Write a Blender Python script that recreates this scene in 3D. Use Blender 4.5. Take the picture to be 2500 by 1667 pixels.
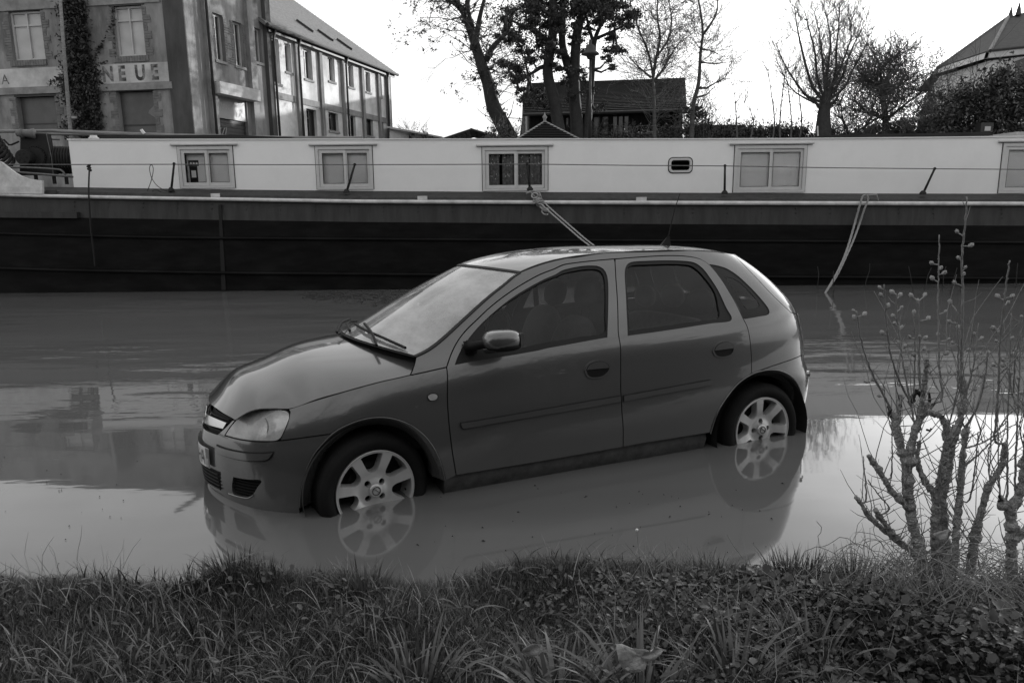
import bpy, math, random
import numpy as np
from mathutils import Vector, Matrix
from mathutils.geometry import delaunay_2d_cdt

for o in list(bpy.data.objects):
    bpy.data.objects.remove(o, do_unlink=True)
scene = bpy.context.scene
COL = scene.collection
R = math.radians
random.seed(7)
RNG = np.random.default_rng(11)

# ------------------------------------------------------------------ camera
FPX, PITCH, EYE, ROLL = 1800.0, 0.19211, 1.53762, 0.010      # focal length in pixels of a 2500 wide picture, tilt, eye height over the water
cam_data = bpy.data.cameras.new("camera")
cam_data.sensor_width = 36.0
cam_data.lens = 36.0 * FPX / 2500.0
cam_data.clip_start = 0.05
cam_data.clip_end = 3000
cam = bpy.data.objects.new("camera", cam_data)
COL.objects.link(cam)
cam.matrix_world = Matrix.Translation((0, 0, EYE)) @ Matrix.Rotation(math.pi / 2 - PITCH, 4, 'X') @ Matrix.Rotation(-ROLL, 4, 'Z')
scene.camera = cam

# ------------------------------------------------------------------ sky and sun (a black and white photograph: every light and colour is neutral)
SUN_EL, SUN_AZ = R(8.5), R(48.0)          # low winter sun, from the right and a little beyond
world = bpy.data.worlds.new("World")
scene.world = world
world.use_nodes = True
wn, wl = world.node_tree.nodes, world.node_tree.links
wn.clear()
w_out = wn.new("ShaderNodeOutputWorld")
w_bg = wn.new("ShaderNodeBackground")
w_bg.inputs["Strength"].default_value = 0.15
sky = wn.new("ShaderNodeTexSky")
sky.sky_type = 'NISHITA'
sky.sun_disc = False
sky.sun_elevation = SUN_EL
sky.sun_rotation = SUN_AZ
sky.air_density = 1.0
sky.dust_density = 4.0
sky.ozone_density = 1.0
w_bw = wn.new("ShaderNodeRGBToBW")
wl.new(sky.outputs[0], w_bw.inputs[0])
# thin cloud over the blue: soft streaks, brighter where the sky behind them is brighter
w_tc = wn.new("ShaderNodeTexCoord")
w_map = wn.new("ShaderNodeMapping")
w_map.inputs["Scale"].default_value = (1.0, 1.0, 3.2)
w_noise = wn.new("ShaderNodeTexNoise")
w_noise.inputs["Scale"].default_value = 2.3
w_noise.inputs["Detail"].default_value = 6
w_noise.inputs["Roughness"].default_value = 0.55
wl.new(w_tc.outputs["Generated"], w_map.inputs[0])
wl.new(w_map.outputs[0], w_noise.inputs["Vector"])
w_ramp = wn.new("ShaderNodeMapRange")
w_ramp.inputs["From Min"].default_value = 0.36
w_ramp.inputs["From Max"].default_value = 0.66
w_ramp.inputs["To Min"].default_value = 0.82
w_ramp.inputs["To Max"].default_value = 1.18
wl.new(w_noise.outputs[0], w_ramp.inputs["Value"])
w_add = wn.new("ShaderNodeMath"); w_add.operation = 'ADD'
SKY_VEIL = 4.5
w_add.inputs[1].default_value = SKY_VEIL          # the even white of high cloud
wl.new(w_bw.outputs[0], w_add.inputs[0])
w_mul = wn.new("ShaderNodeMath"); w_mul.operation = 'MULTIPLY'
wl.new(w_add.outputs[0], w_mul.inputs[0])
wl.new(w_ramp.outputs[0], w_mul.inputs[1])
wl.new(w_mul.outputs[0], w_bg.inputs["Color"])
wl.new(w_bg.outputs[0], w_out.inputs["Surface"])

sun_data = bpy.data.lights.new("sun", 'SUN')
sun_data.energy = 4.6
sun_data.angle = R(0.6)
sun_data.color = (1.0, 1.0, 1.0)
sun = bpy.data.objects.new("sun", sun_data)
COL.objects.link(sun)
sun_dir = Vector((math.sin(SUN_AZ) * math.cos(SUN_EL), math.cos(SUN_AZ) * math.cos(SUN_EL), math.sin(SUN_EL)))
sun.rotation_euler = (-sun_dir).to_track_quat('-Z', 'Y').to_euler()
sun.location = (20, 10, 30)

scene.render.engine = 'CYCLES'
scene.view_settings.view_transform = 'Standard'
scene.view_settings.look = 'None'
scene.view_settings.exposure = 0.2
scene.view_settings.gamma = 1.0
scene.view_settings.use_curve_mapping = False
scene.cycles.max_bounces = 8
scene.cycles.transparent_max_bounces = 12

# ------------------------------------------------------------------ helpers
CXP, CYP = 1250.0, 833.5
def ray(px, py):
    x, y = px - CXP, py - CYP
    c, s = math.cos(ROLL), math.sin(ROLL)
    u, v = x * c - y * s, x * s + y * c
    zc, yc, xc = 1.0, v / FPX, u / FPX
    return Vector((xc, zc * math.cos(PITCH) - yc * math.sin(PITCH), -(zc * math.sin(PITCH) + yc * math.cos(PITCH))))
EYEV = Vector((0, 0, EYE))
def at(px, py, Y):
    """world point seen at a pixel of the 2500 x 1667 picture, at distance Y"""
    d = ray(px, py)
    return EYEV + d * (Y / d.y)
def on_plane(px, py, p0, n):
    d = ray(px, py)
    return EYEV + d * ((p0 - EYEV).dot(n) / d.dot(n))
def on_level(px, py, z):
    d = ray(px, py)
    return EYEV + d * ((z - EYE) / d.z)

def mat(name, v, rough=0.6, metal=0.0, var=0.0, vscale=4.0, bump=0.0, bscale=30.0, coat=0.0, stretch=(1, 1, 1), spec=0.5, dirt=0.0, dscale=1.2, dlo=0.5):
    m = bpy.data.materials.new(name)
    m.use_nodes = True
    nt = m.node_tree
    N, L = nt.nodes, nt.links
    b = N["Principled BSDF"]
    b.inputs["Base Color"].default_value = (v, v, v, 1)
    b.inputs["Roughness"].default_value = rough
    b.inputs["Metallic"].default_value = metal
    b.inputs["Coat Weight"].default_value = coat
    b.inputs["Coat Roughness"].default_value = 0.04
    b.inputs["Specular IOR Level"].default_value = spec
    if var or bump or dirt:
        tc = N.new("ShaderNodeTexCoord")
        mp = N.new("ShaderNodeMapping")
        mp.inputs["Scale"].default_value = stretch
        L.new(tc.outputs["Object"], mp.inputs[0])
    if var or dirt:
        nz = N.new("ShaderNodeTexNoise")
        nz.inputs["Scale"].default_value = vscale
        nz.inputs["Detail"].default_value = 7
        nz.inputs["Roughness"].default_value = 0.62
        L.new(mp.outputs[0], nz.inputs["Vector"])
        mr = N.new("ShaderNodeMapRange")
        mr.inputs["From Min"].default_value = 0.3
        mr.inputs["From Max"].default_value = 0.7
        mr.inputs["To Min"].default_value = v * (1 - var)
        mr.inputs["To Max"].default_value = v * (1 + var)
        L.new(nz.outputs[0], mr.inputs["Value"])
        out = mr.outputs[0]
        if dirt:
            n2 = N.new("ShaderNodeTexNoise")
            n2.inputs["Scale"].default_value = dscale
            n2.inputs["Detail"].default_value = 8
            n2.inputs["Roughness"].default_value = 0.68
            L.new(mp.outputs[0], n2.inputs["Vector"])
            r2 = N.new("ShaderNodeMapRange")
            r2.inputs["From Min"].default_value = 0.42
            r2.inputs["From Max"].default_value = 0.62
            r2.inputs["To Min"].default_value = 1.0
            r2.inputs["To Max"].default_value = 1.0 - dirt
            L.new(n2.outputs[0], r2.inputs["Value"])
            mm = N.new("ShaderNodeMath"); mm.operation = 'MULTIPLY'
            L.new(out, mm.inputs[0]); L.new(r2.outputs[0], mm.inputs[1])
            out = mm.outputs[0]
        L.new(out, b.inputs["Base Color"])
    if bump:
        n3 = N.new("ShaderNodeTexNoise")
        n3.inputs["Scale"].default_value = bscale
        n3.inputs["Detail"].default_value = 5
        L.new(mp.outputs[0], n3.inputs["Vector"])
        bp = N.new("ShaderNodeBump")
        bp.inputs["Strength"].default_value = bump
        bp.inputs["Distance"].default_value = 0.02
        L.new(n3.outputs[0], bp.inputs["Height"])
        L.new(bp.outputs[0], b.inputs["Normal"])
    return m

def glass_mat(name, tint, film=0.0, rough=0.0, ior=1.5):
    m = bpy.data.materials.new(name)
    m.use_nodes = True
    N, L = m.node_tree.nodes, m.node_tree.links
    N.clear()
    out = N.new("ShaderNodeOutputMaterial")
    tr = N.new("ShaderNodeBsdfTransparent"); tr.inputs[0].default_value = (tint, tint, tint, 1)
    gl = N.new("ShaderNodeBsdfGlossy"); gl.inputs["Roughness"].default_value = rough; gl.inputs[0].default_value = (1, 1, 1, 1)
    df = N.new("ShaderNodeBsdfDiffuse"); df.inputs[0].default_value = (0.62, 0.62, 0.62, 1)
    m1 = N.new("ShaderNodeMixShader"); m1.inputs[0].default_value = film
    L.new(tr.outputs[0], m1.inputs[1]); L.new(df.outputs[0], m1.inputs[2])
    fr = N.new("ShaderNodeFresnel"); fr.inputs[0].default_value = ior
    m2 = N.new("ShaderNodeMixShader")
    L.new(fr.outputs[0], m2.inputs[0]); L.new(m1.outputs[0], m2.inputs[1]); L.new(gl.outputs[0], m2.inputs[2])
    L.new(m2.outputs[0], out.inputs["Surface"])
    if film > 0.2:           # uneven film of dew and dirt
        tc = N.new("ShaderNodeTexCoord"); mp = N.new("ShaderNodeMapping"); mp.inputs["Scale"].default_value = (1.6, .8, 1.6)
        nz = N.new("ShaderNodeTexNoise"); nz.inputs["Scale"].default_value = 3.2; nz.inputs["Detail"].default_value = 9; nz.inputs["Roughness"].default_value = .68
        L.new(tc.outputs["Object"], mp.inputs[0]); L.new(mp.outputs[0], nz.inputs["Vector"])
        r = N.new("ShaderNodeMapRange")
        for k, v in zip(("From Min", "From Max", "To Min", "To Max"), (.34, .66, film * .55, film * 1.4)): r.inputs[k].default_value = min(v, .95)
        L.new(nz.outputs[0], r.inputs["Value"]); L.new(r.outputs[0], m1.inputs[0])
    return m

ORG = {}
def thing(name, label, cat, loc=(0, 0, 0), group=None):
    o = bpy.data.objects.new(name, None)
    o.empty_display_size = 0.2
    COL.objects.link(o)
    o.location = loc
    ORG[o.name] = Vector(loc)
    o["label"] = label
    o["category"] = cat
    if group: o["group"] = group
    return o
def tag(o, label, cat, group=None, kind=None):
    o["label"] = label
    o["category"] = cat
    if group: o["group"] = group
    if kind: o["kind"] = kind
    return o
def structure(o, label=None):
    o["kind"] = "structure"
    if label: o["label"] = label
    return o

def mk(name, V, F, m, parent=None, smooth=False, local=False, kind=None, normals=None, midx=None):
    me = bpy.data.meshes.new(name)
    if parent is None and not local:
        org = Vector(np.mean(np.asarray(V, float), axis=0)) if len(V) else Vector()
        org.z = float(np.min(np.asarray(V, float)[:, 2]))
    elif local:
        org = Vector()
    else:
        org = ORG[parent.name]
    V = np.asarray(V, float) - np.array(org)[None]
    if isinstance(F, np.ndarray):
        nv, nf, k = len(V), len(F), F.shape[1]
        me.vertices.add(nv); me.vertices.foreach_set("co", V.astype(np.float32).ravel())
        me.loops.add(nf * k); me.loops.foreach_set("vertex_index", F.astype(np.int32).ravel())
        me.polygons.add(nf); me.polygons.foreach_set("loop_start", np.arange(0, nf * k, k, dtype=np.int32))
        me.polygons.foreach_set("loop_total", np.full(nf, k, dtype=np.int32))
        me.update(calc_edges=True)
    else:
        me.from_pydata([tuple(v) for v in V], [], [tuple(f) for f in F])
        me.update()
    for x in (m if isinstance(m, (list, tuple)) else [m]):
        me.materials.append(x)
    if smooth:
        me.polygons.foreach_set("use_smooth", [True] * len(me.polygons))
    if midx is not None:
        me.polygons.foreach_set("material_index", list(midx))
    if normals is not None:
        me.normals_split_custom_set_from_vertices([tuple(n) for n in normals])
    o = bpy.data.objects.new(name, me)
    COL.objects.link(o)
    if parent is not None:
        o.parent = parent
        if not local:
            ORG[o.name] = ORG[parent.name]
    else:
        o.location = org
        ORG[o.name] = org
    if kind: o["kind"] = kind
    return o

class MB:
    """collects simple solids, then links them as one mesh"""
    def __init__(s): s.V, s.F = [], []
    def add(s, V, F):
        n = len(s.V)
        s.V += [tuple(v) for v in V]
        s.F += [tuple(i + n for i in f) for f in F]
        return s
    def box(s, a, b):
        x0, y0, z0 = min(a[0], b[0]), min(a[1], b[1]), min(a[2], b[2])
        x1, y1, z1 = max(a[0], b[0]), max(a[1], b[1]), max(a[2], b[2])
        V = [(x0, y0, z0), (x1, y0, z0), (x1, y1, z0), (x0, y1, z0), (x0, y0, z1), (x1, y0, z1), (x1, y1, z1), (x0, y1, z1)]
        return s.add(V, [(3, 2, 1, 0), (4, 5, 6, 7), (0, 1, 5, 4), (1, 2, 6, 5), (2, 3, 7, 6), (3, 0, 4, 7)])
    def prism(s, pts, d):
        """closed polygon (3-D points) pushed along d"""
        n = len(pts); d = Vector(d)
        V = [Vector(p) for p in pts] + [Vector(p) + d for p in pts]
        F = [tuple(range(n))[::-1], tuple(range(n, 2 * n))] + [(i, (i + 1) % n, n + (i + 1) % n, n + i) for i in range(n)]
        return s.add(V, F)
    def tube(s, pts, r, n=6, cap=True):
        pts = [Vector(p) for p in pts]
        rr = r if isinstance(r, (list, tuple)) else [r] * len(pts)
        V, F = [], []
        prev = None
        for i, p in enumerate(pts):
            t = (pts[min(i + 1, len(pts) - 1)] - pts[max(i - 1, 0)])
            if t.length < 1e-9: t = Vector((0, 0, 1))
            t.normalize()
            if prev is None:
                a = t.orthogonal().normalized()
            else:
                a = prev - t * prev.dot(t)
                if a.length < 1e-6: a = t.orthogonal()
                a.normalize()
            prev = a
            b = t.cross(a)
            for k in range(n):
                an = 2 * math.pi * k / n
                V.append(p + (a * math.cos(an) + b * math.sin(an)) * rr[i])
        for i in range(len(pts) - 1):
            for k in range(n):
                k2 = (k + 1) % n
                F.append((i * n + k, i * n + k2, (i + 1) * n + k2, (i + 1) * n + k))
        if cap:
            F.append(tuple(range(n))[::-1]); F.append(tuple((len(pts) - 1) * n + k for k in range(n)))
        return s.add(V, F)
    def lathe(s, prof, c, ax=(0, 0, 1), n=24):
        """prof: (radius, height) pairs about axis ax through c"""
        ax = Vector(ax).normalized(); a = ax.orthogonal().normalized(); b = ax.cross(a); c = Vector(c)
        V, F = [], []
        for (r, h) in prof:
            for k in range(n):
                an = 2 * math.pi * k / n
                V.append(c + ax * h + (a * math.cos(an) + b * math.sin(an)) * r)
        for i in range(len(prof) - 1):
            for k in range(n):
                k2 = (k + 1) % n
                F.append((i * n + k, i * n + k2, (i + 1) * n + k2, (i + 1) * n + k))
        return s.add(V, F)
    def blob(s, c, rx, ry, rz, nu=10, nv=7, p=1.0, ax=None):
        """ellipsoid (p < 1: boxier)"""
        c = Vector(c); V, F = [], []
        sg = lambda v: math.copysign(abs(v) ** p, v)
        M = ax if ax is not None else Matrix.Identity(3)
        for i in range(nv + 1):
            th = math.pi * i / nv - math.pi / 2
            for k in range(nu):
                ph = 2 * math.pi * k / nu
                V.append(c + M @ Vector((rx * sg(math.cos(th)) * sg(math.cos(ph)), ry * sg(math.cos(th)) * sg(math.sin(ph)), rz * sg(math.sin(th)))))
        for i in range(nv):
            for k in range(nu):
                k2 = (k + 1) % nu
                F.append((i * nu + k, i * nu + k2, (i + 1) * nu + k2, (i + 1) * nu + k))
        return s.add(V, F)
    def build(s, name, m, parent=None, smooth=False, **kw):
        return mk(name, s.V, s.F, m, parent, smooth, **kw)

def copy_thing(o, loc=None, label=None):
    c = o.copy(); COL.objects.link(c)
    ORG[c.name] = ORG.get(o.name, Vector())
    if loc is not None: c.location = loc
    if label: c["label"] = label
    for ch in o.children:
        d = ch.copy(); COL.objects.link(d); d.parent = c
        for g in ch.children:
            e = g.copy(); COL.objects.link(e); e.parent = d
    return c

def resample(P, step, smooth=0):
    """smooth curve through digitised points, evenly spaced"""
    P = np.asarray(P, float)
    if len(P) == 2:
        n = max(2, int(np.linalg.norm(P[1] - P[0]) / step) + 1)
        return P[0] + (P[1] - P[0]) * np.linspace(0, 1, n)[:, None]
    E = np.vstack([2 * P[0] - P[1], P, 2 * P[-1] - P[-2]])
    out = []
    for i in range(1, len(E) - 2):
        p0, p1, p2, p3 = E[i - 1], E[i], E[i + 1], E[i + 2]
        for t in np.linspace(0, 1, 14, endpoint=False):
            out.append(0.5 * (2 * p1 + (p2 - p0) * t + (2 * p0 - 5 * p1 + 4 * p2 - p3) * t * t + (3 * p1 - p0 - 3 * p2 + p3) * t ** 3))
    out.append(P[-1]); out = np.array(out)
    d = np.concatenate([[0], np.cumsum(np.linalg.norm(np.diff(out, axis=0), axis=1))])
    n = max(3, int(d[-1] / step) + 1)
    s = np.linspace(0, d[-1], n)
    out = np.stack([np.interp(s, d, out[:, k]) for k in range(out.shape[1])], 1)
    for _ in range(smooth):
        out[1:-1] = out[1:-1] * 0.5 + (out[:-2] + out[2:]) * 0.25
    return out

# ------------------------------------------------------------------ setting: water, banks
M_WATER = mat("muddy_water", 0.075, rough=0.03, spec=0.5)
_b = M_WATER.node_tree.nodes["Principled BSDF"]
_b.inputs["IOR"].default_value = 1.64
def water_nodes():
    N, L = M_WATER.node_tree.nodes, M_WATER.node_tree.links
    geo = N.new("ShaderNodeNewGeometry")
    sep = N.new("ShaderNodeSeparateXYZ"); L.new(geo.outputs["Position"], sep.inputs[0])
    def noise(scale, detail, mapscale):
        mp = N.new("ShaderNodeMapping"); mp.inputs["Scale"].default_value = mapscale
        L.new(geo.outputs["Position"], mp.inputs[0])
        n = N.new("ShaderNodeTexNoise"); n.inputs["Scale"].default_value = scale; n.inputs["Detail"].default_value = detail
        L.new(mp.outputs[0], n.inputs["Vector"]); return n.outputs[0]
    def rng(src, a, b, c, d, smooth=True):
        r = N.new("ShaderNodeMapRange"); r.interpolation_type = 'SMOOTHSTEP' if smooth else 'LINEAR'
        for k, v in zip(("From Min", "From Max", "To Min", "To Max"), (a, b, c, d)): r.inputs[k].default_value = v
        L.new(src, r.inputs["Value"]); return r.outputs[0]
    def mul(a, b):
        m = N.new("ShaderNodeMath"); m.operation = 'MULTIPLY'
        for i, x in enumerate((a, b)):
            if isinstance(x, float): m.inputs[i].default_value = x
            else: L.new(x, m.inputs[i])
        return m.outputs[0]
    # wind reaches the open water; the strip between the car and the bank lies still
    far = rng(sep.outputs["Y"], 3.6, 7.5, 0.05, 0.55)
    patch = rng(noise(0.45, 3, (0.6, 1.6, 1)), 0.44, 0.68, 0.10, 1.0)
    amp = mul(far, patch)
    h1 = noise(2.6, 3, (0.5, 1.7, 1))
    h2 = noise(9.0, 2, (0.6, 1.6, 1))
    a = N.new("ShaderNodeMath"); a.operation = 'ADD'; L.new(h1, a.inputs[0]); L.new(mul(h2, 0.22), a.inputs[1])
    bp = N.new("ShaderNodeBump"); bp.inputs["Strength"].default_value = 1.0; bp.inputs["Distance"].default_value = 0.028
    L.new(mul(a.outputs[0], amp), bp.inputs["Height"])
    L.new(bp.outputs[0], _b.inputs["Normal"])
    silt = rng(noise(0.8, 5, (0.35, 1.5, 1)), 0.3, 0.7, 0.092, 0.118, False)
    L.new(silt, _b.inputs["Base Color"])
water_nodes()
structure(mk("water", [(-160, 1.0, 0), (160, 1.0, 0), (160, 17.5, 0), (-160, 17.5, 0)], [(0, 1, 2, 3)], M_WATER), "grey muddy flood water of the canal")

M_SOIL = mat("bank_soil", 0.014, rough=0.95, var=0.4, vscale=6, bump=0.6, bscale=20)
M_QUAY = mat("quay_ground", 0.16, rough=0.95, var=0.3, vscale=0.4)
def bank_z(x, y):
    # near bank: a low grassy lip over the flood, rising gently behind the camera
    e = 2.80 + 0.07 * np.sin(x * 1.9 + 0.6) + 0.05 * np.sin(x * 4.7) - 0.05 * np.exp(-((x + 1.1) / 0.35) ** 2)
    t = np.clip((e - y) / 0.30, -0.6, 1)
    z = -0.03 + 0.15 * np.sin(np.clip(t, -0.6, 1) * math.pi / 2)
    z = z + np.clip((2.5 - y) * 0.05, 0, 0.9) + 0.02 * np.sin(x * 7 + y * 5) * (t > 0.3)
    z = z + 0.035 * np.sin(x * 3.1 + 1.2) * np.sin(y * 4.3 + x) * np.clip((2.6 - y) * 3, 0, 1) + 0.02 * np.sin(x * 8.3 + 2 * y) * np.sin(y * 9.1) * np.clip((2.6 - y) * 3, 0, 1)
    z = z + 0.025 * np.clip((-x - .9) / .4, 0, 1) * np.clip((2.75 - y) * 6, 0, 1)
    z = z - 0.05 * np.clip((x - 1.0) / .6, 0, 1) * np.clip((y - 2.1) * 3, 0, 1)
    z = z + 0.09 * np.exp(-((x + 1.06) / 0.16) ** 2 - ((y - 2.56) / 0.13) ** 2)
    return z
def make_bank():
    xs = np.concatenate([np.linspace(-60, -3.2, 14), np.linspace(-3, 3, 90), np.linspace(3.2, 60, 14)])
    ys = np.concatenate([np.linspace(-60, 0, 12), np.linspace(0.2, 3.0, 44)])
    X, Y = np.meshgrid(xs, ys, indexing='ij')
    Z = bank_z(X, Y)
    V = np.stack([X, Y, Z], -1).reshape(-1, 3)
    ny = len(ys)
    I = np.arange(len(xs) - 1)[:, None] * ny + np.arange(ny - 1)[None]
    F = np.stack([I, I + ny, I + ny + 1, I + 1], -1).reshape(-1, 4)
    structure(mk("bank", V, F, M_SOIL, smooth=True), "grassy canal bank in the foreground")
make_bank()
# far side: stone quay edge and level ground out to the horizon
M_STONE = mat("quay_stone", 0.22, rough=0.9, var=0.35, vscale=3, bump=0.4, bscale=12)
structure(mk("quay_edge", *(lambda b: (b.V, b.F))(MB().box((-160, 17.2, -0.5), (160, 17.6, 1.05))), M_STONE))
def make_far_ground():
    V = [(-160, 17.55, 1.0), (160, 17.55, 1.0), (1500, 1500, 1.0), (-1500, 1500, 1.0)]
    structure(mk("ground", V, [(0, 1, 2, 3)], M_QUAY), "level ground beyond the canal")
make_far_ground()

# ------------------------------------------------------------------ barge
YH, YC = 12.70, 13.12                      # distance of the hull side and of the cabin side
M_GREYHULL = mat("hull_grey_paint", 0.042, spec=0.25, rough=0.5, var=0.12, vscale=3, bump=0.16, bscale=2.2, dirt=0.35, dscale=2.6, stretch=(2.2, 1, .35))
M_BLACKHULL = mat("hull_black_tar", 0.0045, spec=0.12, rough=0.5, var=0.6, vscale=2.2, bump=0.22, bscale=3, dirt=-0.7, dscale=3.4, stretch=(.6, 1, 2.2))
M_STRAKE = mat("strake_white_paint", 0.55, rough=0.5, var=0.12, vscale=9, dirt=0.25, dscale=5)
M_CABIN = mat("cabin_white_paint", 0.76, rough=0.42, var=0.05, vscale=1.2, bump=0.16, bscale=1.6, dirt=0.07, dscale=2.4)
M_DECK = mat("deck_dark_steel", 0.035, spec=0.25, rough=0.7, var=0.4, vscale=12, bump=0.3, bscale=30)
M_WFRAME = mat("window_white_frame", 0.50, rough=0.4, var=0.06, vscale=10)
M_JOINT = mat("dark_joint", 0.03, rough=0.9)
M_RUST = mat("dark_iron", 0.012, spec=0.3, rough=0.7, var=0.4, vscale=20, bump=0.3, bscale=60)
M_PIPE = mat("worn_pipe", 0.10, rough=0.6, var=0.3, vscale=14)
M_TIMBER = mat("weathered_timber", 0.17, rough=0.85, var=0.4, vscale=9, stretch=(0.3, 3, 3), bump=0.4, bscale=25)
M_ROPE = mat("hemp_rope", 0.30, rough=0.95, var=0.25, vscale=80, bump=0.8, bscale=140)
M_BLACK = mat("matt_black", 0.008, rough=0.85)
M_BLIND = mat("window_blind", 0.88, rough=0.8, var=0.05, vscale=3)
M_LACE = mat("lace_curtain", 0.22, rough=0.95, var=0.45, vscale=26)
M_ROOM = mat("dark_room", 0.02, rough=0.9)
M_PANE = glass_mat("window_pane", 0.97, film=0.0)

barge = thing("barge", "long canal barge with white cabin and black hull moored behind the flooded car", "barge", (0, YH, 0))
def hline(pts, Y):
    return [at(x, y, Y) for x, y in pts]
XL, XR = -330, 3300
def ext(pts):
    (x0, y0), (x1, y1) = pts[0], pts[1]
    (x2, y2), (x3, y3) = pts[-2], pts[-1]
    return [(XL, y0 + (y1 - y0) / (x1 - x0) * (XL - x0) * 0.5)] + pts + [(XR, y3 + (y3 - y2) / (x3 - x2) * (XR - x3))]
L_DECK = ext([(0, 463), (103, 467), (214, 469), (400, 473), (600, 477), (880, 481), (1250, 483), (1700, 485), (2100, 486), (2480, 487)])
L_ST0 = ext([(0, 470), (103, 474), (214, 476.5), (400, 480), (600, 483), (880, 487.5), (1250, 489), (1700, 490.5), (2100, 491.5), (2480, 492.5)])
L_ST1 = ext([(0, 480), (103, 483), (214, 485.5), (400, 489), (600, 492), (880, 497), (1250, 499), (1700, 501), (2100, 502), (2480, 503)])
L_COL = ext([(0, 529), (103, 530), (214, 532), (400, 535), (600, 538), (880, 542), (1250, 545), (1700, 547.5), (2100, 549.5), (2480, 551)])
L_R1 = ext([(0, 570), (103, 573), (214, 576), (400, 580), (600, 582), (880, 584), (1250, 586), (1700, 588), (2100, 590), (2480, 592)])
L_R2 = ext([(0, 655), (103, 658), (214, 661), (400, 664), (600, 667), (880, 669), (1250, 672), (1700, 675), (2100, 677), (2480, 680)])
def hull_strip(name, A, B, m, dy0=0.0, dy1=0.0, parent=barge, drop=None):
    a = hline(A, YH); b = hline(B, YH) if B else [Vector((p.x, YH, drop)) for p in a]
    V, F = [], []
    for p, q in zip(a, b):
        V += [p + Vector((0, dy0, 0)), q + Vector((0, dy1, 0))]
    n = len(a)
    F = [(2 * i, 2 * i + 1, 2 * i + 3, 2 * i + 2) for i in range(n - 1)]
    return mk(name, V, F, m, parent, smooth=True)
# hull: two paints on one plated side, slightly tumbled home at the top
hull_strip("grey_topside", L_ST1, L_COL, M_GREYHULL, 0.03, 0.0)
hull_strip("black_side", L_COL, None, M_BLACKHULL, 0.0, 0.06, drop=-0.6)
def rail(name, A, B, m, d):
    a, b = hline(A, YH), hline(B, YH)
    V, F = [], []
    for p, q in zip(a, b):
        h = p.z - q.z
        for (dy, k) in ((0.06, 0), (-d * 0.7, 0.06), (-d, 0.3), (-d, 0.7), (-d * 0.7, 0.94), (0.06, 1)):
            V.append((p.x, YH + dy, p.z - h * k))
    n = len(a)
    for i in range(n - 1):
        for k in range(5):
            F.append((6 * i + k, 6 * i + k + 1, 6 * i + 7 + k, 6 * i + 6 + k))
    return mk(name, V, F, m, barge, smooth=True)
rail("white_strake", L_ST0, L_ST1, M_STRAKE, 0.055)
def ridge(L, w):
    return [(x, y - w) for x, y in L], [(x, y + w) for x, y in L]
for L_, w_ in ((L_R1, 3.4), (L_R2, 3.2)):
    a_, b_ = ridge(L_, w_)
    rail("rubbing_strake", a_, b_, M_BLACKHULL, 0.035)
C_TOP = [(172, 342), (400, 342), (700, 341.5), (1000, 341.5), (1300, 341), (1700, 341), (1950, 340), (2200, 338), (2420, 335.5), (3300, 326)]
C_BOT = [(181, 455), (400, 459), (700, 463), (1000, 466), (1300, 467.5), (1700, 469.5), (1950, 471), (2200, 471.5), (2480, 472), (3300, 474)]
# deck plate and low riveted coaming between strake and cabin
def deck():
    a = hline(L_DECK, YH); s = hline(L_ST0, YH); V, F = [], []
    for p, q in zip(a, s):
        V += [(q.x, YH + 0.02, q.z), (p.x, YH + 0.05, p.z), (p.x, YC - 0.004, at(CXP + (p.x / YC) * FPX, np.interp(CXP + (p.x / YC) * FPX, [q_[0] for q_ in C_BOT], [q_[1] for q_ in C_BOT]) + 1.5, YC).z)]
    for i in range(len(a) - 1):
        for k in range(2): F.append((3 * i + k, 3 * i + 3 + k, 3 * i + 4 + k, 3 * i + 1 + k))
    mk("side_deck", V, F, M_DECK, barge)
    # fore deck and after deck between the two sides
    p0, p1 = a[0], a[-1]
    mk("main_deck", [(p0.x, YC - 0.05, a[0].z + 0.02), (-8.3, YC - 0.05, 1.70), (-8.3, YC + 4.0, 1.72), (p0.x, YC + 4.0, a[0].z + 0.04)], [(0, 1, 2, 3)], M_DECK, barge)
    mk("far_side", [(p0.x, YC + 4.3, -0.5), (p1.x, YC + 4.3, -0.5), (p1.x, YC + 4.3, 1.62), (p0.x, YC + 4.3, a[0].z + 0.05)], [(0, 1, 2, 3)], M_BLACKHULL, barge)
deck()
def rivets():
    b = MB()
    for i in range(330):
        px = -40 + i * 7.9
        yy = np.interp(px, [p[0] for p in L_DECK], [p[1] for p in L_DECK]) - 2.5
        p = at(px, yy + 6, YH - 0.0)
        q = at(px, yy, YH)
        b.blob((q.x, YH + 0.052, q.z - 0.035), 0.011, 0.008, 0.011, 5, 3)
    for col in np.arange(180, 2500, 84):
        for k in range(4):
            y0 = np.interp(col, [p[0] for p in L_ST1], [p[1] for p in L_ST1])
            q = at(col, y0 + 8 + k * 11, YH)
            b.blob((q.x, YH + 0.012, q.z), 0.012, 0.010, 0.012, 5, 3)
    o = b.build("rivet", M_GREYHULL, barge); o["kind"] = "stuff"
rivets()
# scuppers (pale freeing ports) in the coaming and the vertical weld seam
for px, w in ((525, 22), (1031, 24), (1566, 25), (125, 26)):
    yy = np.interp(px, [p[0] for p in L_DECK], [p[1] for p in L_DECK])
    a, b2 = at(px - w / 2, yy - 3, YH), at(px + w / 2, yy + 6, YH)
    MB().box((a.x, YH + 0.0, b2.z), (b2.x, YH + 0.03, a.z)).build("scupper", M_STRAKE if px != 125 else M_GREYHULL, barge)
a, b2 = at(532, 492, YH), at(544, 700, YH)
MB().prism([at(533, 500, YH - 0.02), at(540, 500, YH - 0.02), at(551, 708, YH + 0.02), at(541, 708, YH + 0.02)], (0, 0.06, 0)).build("weld_seam", M_BLACK, barge)
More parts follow.
